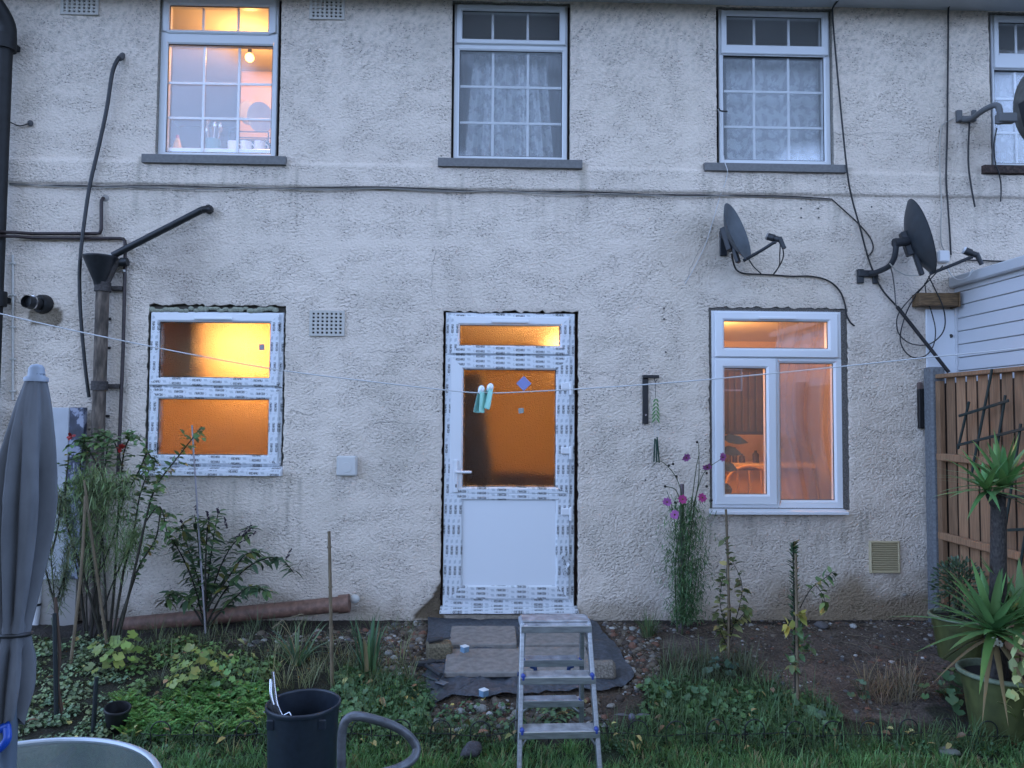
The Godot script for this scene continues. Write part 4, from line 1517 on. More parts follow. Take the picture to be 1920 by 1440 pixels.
	add_tube("pipe", cp, along2(cp, [[215, 1174, 0.15], [440, 1152, 0.13], [648, 1132, 0.11]]), 0.05, clay, -1, 20)
	add_tube("socket", cp, along2(cp, [[636, 1133, 0.111], [655, 1131, 0.11]]), 0.06, clay, -1, 20)
	var wd := Build.new()
	wd.ball(at(665, 1123, 0.06) - cp.position, Vector3(0.035, 0.03, 0.03), 6, 10)
	obj("white_plug", wd, paint("foam_white", 0.62, 0.62, 0.6, 0.9), cp)
	var jb := thing("junction_box", "square white junction box with a round boss, left of the door", "junction box", at(652, 873, 0.0))
	var jr := rect(633, 855, 671, 893, 0.045)
	add_box("box", jb, Vector3(0, 0, 0.022), Vector3(jr.size.x, jr.size.y, 0.05), paint("box_white", 0.58, 0.57, 0.55, 0.5), 0.01)
	var boss := Build.new()
	boss.tube([Vector3(0, -0.01, 0.045), Vector3(0, -0.01, 0.05)], 0.035, 0.033, 24)
	obj("round_boss", boss, paint("box_white", 0.58, 0.57, 0.55, 0.5), jb)
	# cables along the string course
	var bundle := thing("cable_bundle", "bundle of three grey cables sagging along the string course", "cable", at(700, 353, 0.03))
	for k in 3:
		var pts := []
		for q in 28:
			var x := 18 + q * 50.0
			pts.append(at(x, 345 + q * 0.74 + sin(q * 0.33) * 2.0 + sin(q * (0.8 + k * 0.3) + k * 2.0) * 1.8 + k * 1.4 - 1, 0.018 + k * 0.004) - bundle.position)
		if k < 2:
			for p in [[1400, 366], [1480, 368], [1530, 371], [1560, 373]]:
				pts.append(at(p[0], p[1] + k * 2, 0.012) - bundle.position)
		add_tube("cable", bundle, curve(pts, 3), 0.0032 if k else 0.0042, [wire, paint("grey_cable", 0.14, 0.13, 0.12, 0.7), paint("pale_cable", 0.28, 0.27, 0.25, 0.7)][k], -1, 6)
	cable("drop_cable", "black cable curling down from the end of the string-course bundle", [[1560, 374], [1580, 392], [1604, 414], [1626, 438], [1636, 456], [1636, 470], [1628, 480]], 0.015, 0.0045, wire)
	cable("long_black_cable", "long black cable from the eaves, over a slate sill and down to the iron rod", [[1576, -4, 0.1], [1563, 12, 0.05], [1561, 25, 0.02], [1565, 80, 0.02], [1575, 190, 0.02], [1588, 318, 0.055], [1597, 370, 0.03], [1612, 425, 0.03], [1630, 490, 0.03], [1652, 540, 0.02], [1684, 577, 0.03]], 0.02, 0.006, wire)
	var rod := thing("iron_rod", "dark iron rod leaning from the cable down to the concrete post", "rod", at(1730, 637, 0.06))
	add_tube("rod", rod, along2(rod, [[1682, 575, 0.03], [1779, 698, 0.13]]), 0.0125, grainy(paint("rod_iron", 0.03, 0.026, 0.03, 0.6), 0.03, Vector3(2, 2, 2), 0, 0.4, 43))
	cable("eaves_cable", "black cable clipped straight down from the eaves beside the far upper window", [[1795, -6, 0.1], [1781, 10, 0.05], [1778, 22, 0.02], [1778, 60, 0.015], [1777, 150, 0.015], [1776, 250, 0.015], [1774, 330, 0.02], [1777, 380, 0.02], [1781, 440, 0.015], [1783, 478, 0.015]], 0.015, 0.006, wire)
	cable("pale_cable", "pale painted cable hanging just left of the clipped black eaves cable", [[1790, 221, 0.02], [1770, 232, 0.012], [1764, 245, 0.012], [1762, 300, 0.012], [1765, 380, 0.02], [1764, 440, 0.012], [1768, 465, 0.012], [1783, 482, 0.012]], 0.012, 0.005, paint("painted_cable", 0.42, 0.39, 0.34, 0.8))
	cable("hanging_cable", "loose black cable end dangling below the top dish's wall bracket", [[1818, 228, 0.05], [1816, 265, 0.03], [1816, 310, 0.03], [1821, 350, 0.035], [1828, 388, 0.03]], 0.03, 0.006, wire)
	cable("short_cable", "short cable end dangling under the rusty sill at the far window", [[1869, 240, 0.05], [1864, 270, 0.03], [1866, 305, 0.06], [1873, 325, 0.055], [1877, 350, 0.03], [1876, 378, 0.03]], 0.03, 0.0045, wire)
	cable("white_thread", "thin white wire trailing over the sill and down past the left dish", [[1346, 205, 0.01], [1352, 222, 0.02], [1352, 260, 0.015], [1358, 300, 0.055], [1364, 322, 0.055], [1359, 345, 0.02], [1350, 368, 0.01], [1338, 410, 0.01], [1322, 460, 0.01], [1300, 505, 0.01], [1284, 532, 0.01]], 0.01, 0.0028, paint("white_wire", 0.6, 0.6, 0.6, 0.6))
	cable("black_stub", "short black wire end poking out over the window edge above a slate sill", [[1348, 204, 0.0], [1352, 208, 0.03], [1364, 209, 0.04]], 0.03, 0.006, wire)
	# three dishes
	var gd := grainy(paint("dish_grey", 0.075, 0.095, 0.115, 0.5), 0.02, Vector3(1, 1, 1), 0.0, 0.75, 44)
	var c1 := at(1384, 434, 0.2)
	var d1 := dish("charcoal satellite dish above the clear window, left of the larger dish", c1, Vector3(0.78, 0.3, 0.62), 0.41, 0.37, gd, at(1453, 447, 0.33), paint("cap_grey", 0.25, 0.24, 0.23, 0.6))
	add_tube("wall_pole", d1, [at(1357, 442, 0.0) - c1, at(1356, 442, 0.1) - c1, at(1362, 446, 0.13) - c1], 0.018, arm)
	add_box("wall_plate", d1, at(1356, 456, 0.01) - c1, Vector3(0.05, 0.18, 0.02), arm)
	add_tube("bolt", d1, along2(d1, [[1351, 433, 0.08], [1366, 433, 0.1]]), 0.008, arm)
	var c2 := at(1728, 443, 0.24)
	var d2 := dish("larger charcoal satellite dish on a bent pole, with a white-capped receiver", c2, Vector3(0.93, 0.28, 0.3), 0.52, 0.44, grainy(paint("dish_dark", 0.05, 0.06, 0.07, 0.5), 0.02, Vector3(1, 1, 1), 0.0, 0.75, 45), at(1822, 475, 0.34), paint("cap_white", 0.65, 0.66, 0.68, 0.4))
	add_tube("bent_pole", d2, curve(along2(d2, [[1632, 514, 0.03], [1650, 508, 0.1], [1668, 498, 0.18], [1677, 482, 0.22], [1680, 462, 0.24], [1681, 448, 0.24]]), 4), 0.019, arm)
	var cl := Build.new()
	cl.tube(along2(d2, [[1676, 456, 0.24], [1704, 452, 0.24]]), 0.032, 0.03, 8)
	obj("pole_clamp", cl, arm, d2)
	add_box("wall_foot", d2, at(1613, 518, 0.012) - c2, Vector3(0.045, 0.1, 0.024), arm)
	add_box("wall_foot", d2, at(1641, 520, 0.012) - c2, Vector3(0.035, 0.09, 0.024), arm)
	add_box("wall_bar", d2, at(1627, 513, 0.02) - c2, Vector3(0.14, 0.045, 0.03), arm)
	var c3 := at(1950, 202, 0.3)
	var d3 := dish("pale weathered satellite dish cut by the picture's edge, before the far window", c3, Vector3(0.97, 0.22, -0.05), 0.52, 0.44, grainy(paint("dish_pale", 0.2, 0.2, 0.185, 0.7), 0.02, Vector3(1, 1, 1), 0.0, 0.6, 46), at(2060, 255, 0.3), paint("cap_white", 0.65, 0.66, 0.68, 0.4))
	var oldg := paint("old_galvanised", 0.12, 0.125, 0.13, 0.75)
	add_tube("bent_pole", d3, curve(along2(d3, [[1806, 224, 0.03], [1822, 222, 0.08], [1842, 208, 0.2], [1862, 198, 0.28], [1872, 200, 0.3], [1875, 215, 0.3], [1875, 232, 0.3]]), 4), 0.02, oldg)
	add_box("wall_foot", d3, at(1798, 218, 0.012) - c3, Vector3(0.04, 0.085, 0.024), oldg)
	add_box("wall_foot", d3, at(1826, 217, 0.012) - c3, Vector3(0.03, 0.08, 0.024), oldg)
	add_box("wall_bar", d3, at(1812, 223, 0.02) - c3, Vector3(0.13, 0.035, 0.03), oldg)
	add_box("pole_clamp", d3, at(1886, 222, 0.3) - c3, Vector3(0.12, 0.06, 0.06), oldg)
	# cables of the dishes
	cable("dish_cable", "black cable looping under the left dish and along to the window corner", [[1372, 476, 0.12], [1376, 495, 0.05], [1382, 507, 0.02], [1398, 513, 0.015], [1440, 515, 0.015], [1485, 518, 0.015], [1520, 518, 0.015], [1552, 526, 0.015], [1574, 545, 0.015], [1584, 570, 0.015], [1587, 590, 0.015], [1594, 604, 0.02], [1602, 611, 0.02]], 0.015, 0.0062, wire)
	cable("receiver_lead", "outer thin lead hanging from the left dish's receiver to the wall cable", [[1466, 458, 0.33], [1469, 478, 0.3], [1463, 496, 0.15], [1450, 514, 0.02]], 0.1, 0.0042, wire)
	cable("receiver_lead", "inner thin lead hanging from the left dish's receiver to the wall cable", [[1463, 459, 0.33], [1462, 480, 0.3], [1461, 498, 0.15], [1452, 513, 0.02]], 0.1, 0.0042, wire)
	cable("arm_lead", "thin lead dropping from the foot of the left dish's arm", [[1393, 481, 0.2], [1404, 487, 0.15], [1413, 500, 0.06], [1427, 513, 0.02]], 0.1, 0.0042, wire)
	cable("loose_loop", "larger loose loop of black cable hanging below the larger dish", [[1752, 500, 0.18], [1735, 532, 0.1], [1715, 557, 0.05], [1698, 590, 0.04], [1688, 630, 0.04], [1694, 655, 0.04], [1712, 670, 0.05], [1735, 667, 0.06], [1750, 648, 0.07], [1754, 620, 0.07], [1748, 590, 0.07], [1738, 560, 0.08], [1734, 530, 0.1]], 0.05, 0.0042, wire)
	cable("loose_loop", "smaller loose loop of black cable crossing the timber block", [[1768, 498, 0.16], [1740, 528, 0.1], [1705, 562, 0.05], [1684, 590, 0.04], [1682, 615, 0.04], [1690, 632, 0.04], [1710, 645, 0.05], [1740, 646, 0.06], [1763, 630, 0.07], [1772, 608, 0.09], [1768, 575, 0.12], [1752, 540, 0.12], [1741, 518, 0.14]], 0.05, 0.0042, wire)
	cable("white_lead", "white lead drooping from the white-capped receiver", [[1824, 505, 0.34], [1815, 519, 0.3], [1798, 525, 0.2], [1784, 516, 0.1], [1774, 496, 0.03]], 0.1, 0.0045, paint("white_wire", 0.6, 0.6, 0.6, 0.6))
	cable("grey_lead", "grey lead tied round the bent dish pole and hanging down", [[1667, 495, 0.19], [1673, 512, 0.15], [1677, 540, 0.05], [1680, 575, 0.03]], 0.1, 0.004, paint("grey_cable", 0.14, 0.13, 0.12, 0.7))
	cable("pole_lead", "pale lead sagging from the bent pole to the foot of the larger dish", [[1668, 494, 0.21], [1680, 506, 0.2], [1700, 516, 0.2], [1724, 516, 0.22]], 0.2, 0.004, paint("painted_cable", 0.42, 0.39, 0.34, 0.8))
	cable("level_cable", "black cable running level above the white cladding's roof edge", [[1780, 497, 0.02], [1795, 494, 0.02], [1805, 488, 0.02], [1830, 488, 0.02], [1880, 490, 0.02], [1960, 491, 0.02]], 0.02, 0.006, wire)
	var wpt := thing("white_wall_plate", "small white plate on the wall beside the dish arm", "plate", at(1766, 482, 0.0))
	add_box("plate", wpt, Vector3(0, 0, 0.015), Vector3(0.085, 0.085, 0.035), paint("cap_white", 0.65, 0.66, 0.68, 0.4), 0.01)
	# timber stub, white panel, dark strip
	var tb := rect(1724, 549, 1796, 573, 0.1)
	var blk := thing("timber_block", "new timber block fixed to the wall beside the white cladding", "timber block", Vector3(tb.get_center().x, tb.get_center().y, 0.0))
	var pine := grainy(paint("block_pine", 0.25, 0.15, 0.07, 0.75), 0.015, Vector3(1.2, 8, 8), 0.2, 0.55, 47)
	add_box("block", blk, Vector3(0, 0, 0.055), Vector3(tb.size.x, tb.size.y, 0.1), pine, 0.004)
	add_box("end_piece", blk, Vector3(tb.size.x / 2 + 0.006, 0, 0.06), Vector3(0.01, tb.size.y + 0.015, 0.11), pine, 0.002)
	var wr := rect(1737, 580, 1791, 720, 0.012)
	var wpn := thing("white_facing_sheet", "narrow white panel on the wall under the timber block", "panel", Vector3(wr.get_center().x, wr.position.y, 0.0))
	add_box("sheet", wpn, Vector3(0, wr.size.y / 2, 0.008), Vector3(wr.size.x, wr.size.y, 0.014), paint("upvc_new", 0.72, 0.74, 0.77, 0.3), 0.003)
	add_tube("screw_hole", wpn, [at(1783, 630, 0.012) - wpn.position, at(1783, 630, 0.019) - wpn.position], 0.014, paint("collar_iron", 0.09, 0.075, 0.07, 0.7))
	var ds := rect(1722, 718, 1732, 803, 0.02)
	var dst := thing("dark_batten", "charred dark batten fixed upright to the wall by the concrete post", "batten", Vector3(ds.get_center().x, ds.get_center().y, 0))
	add_box("batten", dst, Vector3(0, -0.02, 0.016), Vector3(ds.size.x, ds.size.y - 0.04, 0.03), grainy(paint("char", 0.014, 0.011, 0.012, 0.6), 0.03, Vector3(4, 1, 4), 0.3, 0.3, 48), 0.004)
	add_box("bare_end", dst, Vector3(-0.004, ds.size.y / 2 - 0.02, 0.016), Vector3(ds.size.x - 0.01, 0.05, 0.028), paint("bare_wood", 0.12, 0.08, 0.07, 0.8), 0.004)
	# wind chime on its bracket
	var br := rect(1205, 703, 1216, 795, 0.02)
	var wb := thing("hanging_bracket", "black iron hanging bracket on the wall right of the door", "bracket", Vector3(br.get_center().x, br.get_center().y, 0))
	var iron := paint("black_metal", 0.012, 0.012, 0.014, 0.4)
	add_box("back_plate", wb, Vector3(0, 0, 0.012), Vector3(br.size.x, br.size.y, 0.012), iron, 0.003)
	add_box("arm", wb, at(1221, 706, 0.04) - wb.position, Vector3(0.11, 0.022, 0.012), iron, 0.003)
	add_box("arm_foot", wb, at(1209, 706, 0.028) - wb.position, Vector3(0.03, 0.022, 0.035), iron, 0.003)
	add_tube("hook", wb, curve(along2(wb, [[1229, 706, 0.04], [1227, 711, 0.04], [1229, 715, 0.04], [1232, 712, 0.04]])), 0.003, iron, -1, 6)
	add_tube("screw", wb, along2(wb, [[1211, 778, 0.016], [1211, 778, 0.022]]), 0.007, paint("steel", 0.5, 0.5, 0.52, 0.25, 1.0))
	var wc := thing("wind_chime", "green leaf-shaped wind chime with dark tubes, on the black bracket", "wind chime", at(1229, 714, 0.045))
	add_tube("string", wc, along2(wc, [[1229, 714, 0.045], [1229, 746, 0.045]]), 0.0018, wire, -1, 5)
	var gr := paint("chime_green", 0.1, 0.22, 0.07, 0.5)
	for k in 6:
		for s in [-1, 1]:
			var lf := Build.new()
			var p0 := at(1230, 747 + k * 7.0, 0.045) - wc.position
			lf.leaf(p0, Vector3(s * 0.55, -0.8, 0), Vector3(0, 0.15, 1), 0.035 + 0.006 * minf(k, 3), 0.013, 0.2, 0.2)
			obj("leaf", lf, gr, wc)
	for q in [[1226, 796, 1228, 819], [1232, 796, 1232, 816], [1236, 796, 1235, 819]]:
		add_tube("thread", wc, along2(wc, [[q[0], q[1], 0.045], [q[2], q[3], 0.045]]), 0.0012, paint("thread", 0.5, 0.52, 0.52, 0.6), -1, 4)
	for q in [[1228, 822, 1226, 866], [1232, 819, 1236, 868], [1231, 824, 1231, 867]]:
		add_tube("chime_tube", wc, along2(wc, [[q[0], q[1], 0.045], [q[2], q[3], 0.045]]), 0.0055, paint("tube_green", 0.008, 0.045, 0.028, 0.35))

func along2(t: Node3D, px: Array) -> Array:
	var out := []
	for p in px:
		out.append(at(p[0], p[1], p[2]) - t.position)
	return out

# ---------------------------------------------------------------- the side of the garden: post, fence, neighbour's cladding
func build_side() -> void:
	var conc := grainy(paint("concrete_post", 0.22, 0.23, 0.24, 0.9), 0.04, Vector3(2, 2, 2), 0.4, 0.7, 50)
	var xf := at(1768, 850, 0.15).x
	var ytop := at(1752, 688, 0.1).y
	for k in 2:
		var z := 0.075 + k * 1.93
		var ps := thing("concrete_post", ["grey concrete fence post against the house wall", "grey concrete post at the near end of the fence panel"][k], "fence post", Vector3(xf - 0.005, -0.3, z))
		add_box("post", ps, Vector3(0, (ytop + 0.3) / 2, 0), Vector3(0.1, ytop + 0.3, 0.1), conc, 0.012)
	var woods := []
	for k in 4:
		woods.append(grainy(paint("fence_%d" % k, 0.29 + 0.05 * k, 0.165 + 0.028 * k, 0.088 + 0.015 * k, 0.8), 0.014, Vector3(7, 0.5, 7), 0.15, 0.74, 52 + k))
	var fe := thing("fence_panel", "new orange-brown feather-edge fence panel behind the yucca", "fence", Vector3(xf, -0.05, 0.13))
	var yt := at_x(1768, 702, xf).y + 0.05
	var n := 16
	for k in n:
		var b := Build.new()
		b.xf = Transform3D(Basis(Vector3.UP, PI / 2), Vector3(0.012, yt / 2, 0.06 + 1.74 * k / n + 0.04))
		b.box(Vector3.ZERO, Vector3(0.09, yt - 0.05 + rng.randf_range(-0.004, 0.004), 0.006), 0.002)
		obj("board", b, woods[(k * 7 + k / 3) % 4], fe)
	add_box("joint_shade_sheet", fe, Vector3(0.026, yt / 2 - 0.02, 0.9), Vector3(0.012, yt - 0.08, 1.76), paint("fence_joint_shade", 0.07, 0.04, 0.025, 0.9), 0.002)  # dark sheet painting the shadow gaps between the boards
	add_box("capping_rail", fe, Vector3(-0.005, yt - 0.012, 0.9), Vector3(0.055, 0.028, 1.8), woods[1])
	for y in [at_x(1770, 857, xf).y + 0.05, at_x(1770, 1004, xf).y + 0.05, 0.12]:
		add_box("rail", fe, Vector3(-0.022, y, 0.9), Vector3(0.032, 0.05, 1.8), woods[2], 0.006)
	add_box("end_batten", fe, Vector3(-0.015, yt / 2 - 0.02, 0.025), Vector3(0.04, yt - 0.05, 0.045), woods[0])
	# trellis leaning on the fence
	var tr := thing("trellis", "dark green expanding trellis fixed askew on the fence panel", "trellis", Vector3(xf - 0.06, 1.0, 0.5))
	var gm := paint("trellis_green", 0.012, 0.026, 0.024, 0.6)
	var bars := [[1817, 753, 1796, 842], [1860, 692, 1821, 892], [1885, 741, 1864, 871], [1914, 794, 1883, 1002], [1798, 780, 1891, 751], [1795, 835, 1935, 800], [1883, 932, 1935, 930], [1885, 994, 1935, 992], [1922, 1005, 1912, 1066]]
	for q in bars.size():
		var p: Array = bars[q]
		var x := xf - (0.055 if q < 4 or q == 8 else 0.067)
		var a := at_x(p[0], p[1], x) - tr.position
		var b := at_x(p[2], p[3], x) - tr.position
		var d := (b - a).normalized()
		var o := Build.new()
		o.xf = Transform3D(Basis(Vector3.RIGHT, d, Vector3.RIGHT.cross(d)).orthonormalized(), (a + b) / 2)
		o.box(Vector3.ZERO, Vector3(0.01, (b - a).length(), 0.017), 0.002)
		obj("slat", o, gm, tr)
	# neighbour's white clad extension
	var xc := at(1791, 620, 0.0).x
	var ex := thing("neighbour_extension", "white-clad neighbouring extension rising behind the fence", "extension", Vector3(xc, 0, 0))
	var y0 := at(1791, 696, 0.0).y
	var pitch := (at(1791, 550, 0.0).y - y0) / 6.0
	var clad := paint("cladding", 0.54, 0.55, 0.57, 0.35)
	for k in range(-6, 8):
		var y: float = y0 + pitch * k
		if y > at(1791, 540, 0.0).y:
			break
		var b := Build.new()
		b.xf = Transform3D(Basis(Vector3.BACK, -0.07), Vector3(0.006, y + pitch / 2, 1.6))
		b.box(Vector3.ZERO, Vector3(0.012, pitch - 0.003, 3.2), 0.003)
		obj("cladding_board", b, clad, ex)
	add_box("backing", ex, Vector3(0.05, 0.95, 1.6), Vector3(0.06, 2.6, 3.2), paint("backing_grey", 0.3, 0.31, 0.33, 0.8))
	var ry := at(1786, 524, 0.03).y
	add_box("roof_edge", ex, Vector3(-0.02, ry - 0.02, 1.65), Vector3(0.05, 0.075, 3.3), paint("roof_edge", 0.48, 0.49, 0.5, 0.5), 0.01)
	add_box("roof_deck", ex, Vector3(1.0, ry - 0.0, 1.6), Vector3(2.0, 0.05, 3.2), paint("roof_felt", 0.1, 0.1, 0.11, 0.9))
	add_box("corner_trim", ex, Vector3(-0.004, (ry + y0) / 2 - 0.6, 0.015), Vector3(0.02, ry - y0 + 1.0, 0.03), clad, 0.003)
	# the fence at the garden's end, behind the camera: the clear window mirrors its boards
	var gf := thing("garden_fence", "far garden fence mirrored as dark vertical boards in the clear window", "fence", Vector3(-7.0, -0.2, 8.4))
	var bm := Build.new()
	bm.box(Vector3(0, 0.98, 0), Vector3(0.15, 1.95, 0.02), 0.004)
	var bmesh := bm.mesh()
	for k in 90:
		var o := obj("board", bmesh, woods[k % 4], gf)
		o.position = Vector3(k * 0.157, 0, 0.006 * (k % 2))
	add_box("rail", gf, Vector3(7.0, 1.6, 0.035), Vector3(14.2, 0.07, 0.04), woods[1])
	# the houses beyond it, whose dark mass the lower panes mirror
	var hr := thing("facing_terrace", "dark terrace of houses across the gardens, mirrored faintly in the lower panes", "house", Vector3(0, -0.4, 36.0))
	add_box("wall", hr, Vector3(0, 2.5, 3.0), Vector3(44, 5.3, 6.0), paint("far_brick", 0.16, 0.1, 0.075, 0.9), 0.02)
	var rf := Build.new()
	var rr := [[Vector3(-22.3, 5.1, -0.4), Vector3(-22.3, 5.1, 6.4), Vector3(-22.3, 8.3, 3)], [Vector3(22.3, 5.1, -0.4), Vector3(22.3, 5.1, 6.4), Vector3(22.3, 8.3, 3)]]
	rf.quad(rr[1][0], rr[0][0], rr[0][2], rr[1][2])
	rf.quad(rr[0][1], rr[1][1], rr[1][2], rr[0][2])
	rf.tri(rr[0][0], rr[0][1], rr[0][2])
	rf.tri(rr[1][1], rr[1][0], rr[1][2])
	rf.quad(rr[0][0], rr[1][0], rr[1][1], rr[0][1])
	obj("roof", rf, paint("far_tile", 0.07, 0.05, 0.045, 0.9), hr)
	for k in 14:
		for j in 2:
			var w := part("window", hr)
			add_box("frame", w, Vector3(-19.5 + k * 3.0, 1.5 + j * 2.5, -0.03), Vector3(1.2, 1.3, 0.08), paint("upvc_old", 0.62, 0.64, 0.66, 0.35), 0.01)
			add_box("pane", w, Vector3(-19.5 + k * 3.0, 1.5 + j * 2.5, -0.075), Vector3(1.0, 1.1, 0.02), paint("far_pane", 0.03, 0.035, 0.045, 0.15), 0.004)
	# clothes line with two pegs
	var ln := thing("clothes_line", "thin white clothes line sagging across the whole garden", "clothes line", at(910, 735, 2.6))
	add_tube("line", ln, curve(along2(ln, [[-420, 480, 2.6], [0, 588, 2.6], [250, 643, 2.6], [500, 690, 2.6], [700, 716, 2.6], [860, 734, 2.6], [910, 736.5, 2.6], [960, 736, 2.6], [1100, 728.5, 2.6], [1300, 714, 2.6], [1540, 691, 2.6], [1760, 668, 2.6], [1920, 652, 2.6], [2250, 612, 2.6]])), 0.0021, paint("line_white", 0.5, 0.5, 0.5, 0.6), -1, 6)
	for q in [[902, 735.5, 0.12, 0.006, "mint and white clothes peg, the lower of two on the line"], [916, 737, 0.3, 0.028, "mint and white clothes peg, the higher and more tilted of two"]]:
		var p := at(q[0], q[1], 2.6)
		var pg := thing("clothes_peg", q[4], "clothes peg", p)
		pg.rotation = Vector3(0.0, 0.5, -q[2])
		for s in [-1, 1]:
			var b := Build.new()
			var rows := []
			for k in 8:
				var f := k / 7.0
				var y: float = 0.012 + q[3] * 0.6 - 0.085 * f
				var zz: float = s * (0.004 + 0.006 * sin(f * 2.0)) * (1.0 + f)
				var w := lerpf(0.007, 0.0095, f)
				rows.append(PackedVector3Array([Vector3(-w, y, zz - 0.003), Vector3(w, y, zz - 0.003), Vector3(w, y, zz + 0.003), Vector3(-w, y, zz + 0.003)]))
			b.surface(rows, true)
			obj("half", b, paint("peg_mint", 0.28, 0.62, 0.52, 0.4) if s > 0 else paint("peg_teal", 0.2, 0.45, 0.4, 0.4), pg)
		var sp := Build.new()
		sp.ball(Vector3(0, 0.005 + q[3] * 0.5, 0), Vector3(0.011, 0.016, 0.013), 6, 10)
		obj("spring_head", sp, paint("peg_white", 0.7, 0.74, 0.75, 0.4), pg)

# ---------------------------------------------------------------- the ground and what lies on it
func zone(px: Array) -> PackedVector2Array:
	var out := PackedVector2Array()
	for p in px:
		var g := on_ground(p[0], p[1])
		out.append(Vector2(g.x, g.z))
	return out

func pick(z: PackedVector2Array) -> Vector3:
	var lo := z[0]
	var hi := z[0]
	for p in z:
		lo = lo.min(p)
		hi = hi.max(p)
	for k in 60:
		var p := Vector2(rng.randf_range(lo.x, hi.x), rng.randf_range(lo.y, hi.y))
		if Geometry2D.is_point_in_polygon(p, z):
			return Vector3(p.x, height(p.x, p.y), p.y)
	return Vector3(lo.x, height(lo.x, lo.y), lo.y)

func rock(r: Vector3, seed_: int, rough := 0.35, cuts := 5, rings := 9, sides := 14) -> Build:     # a lump with broken faces
	var b := Build.new()
	var q := RandomNumberGenerator.new()
	q.seed = seed_
	var planes := []
	for k in cuts + 4:
		planes.append([Vector3(q.randf_range(-1, 1), q.randf_range(-1, 1), q.randf_range(-1, 1)).normalized(), q.randf_range(0.55, 0.85)])
	var rows := []
	for k in rings + 1:
		var e := PI * k / rings
		var row := PackedVector3Array()
		for s in sides:
			var a := -TAU * s / sides
			var d := Vector3(cos(a) * sin(e), -cos(e), sin(a) * sin(e))
			var l := 1.0 + rough * 0.3 * fine.get_noise_3d(d.x * 60 + seed_ * 13, d.y * 60, d.z * 60)
			for p in planes:
				var w: float = d.dot(p[0])
				if w > 0.05:
					l = minf(l, p[1] / w)
			row.append(d * l * r)
		rows.append(row)
	b.surface(rows, true)
	return b

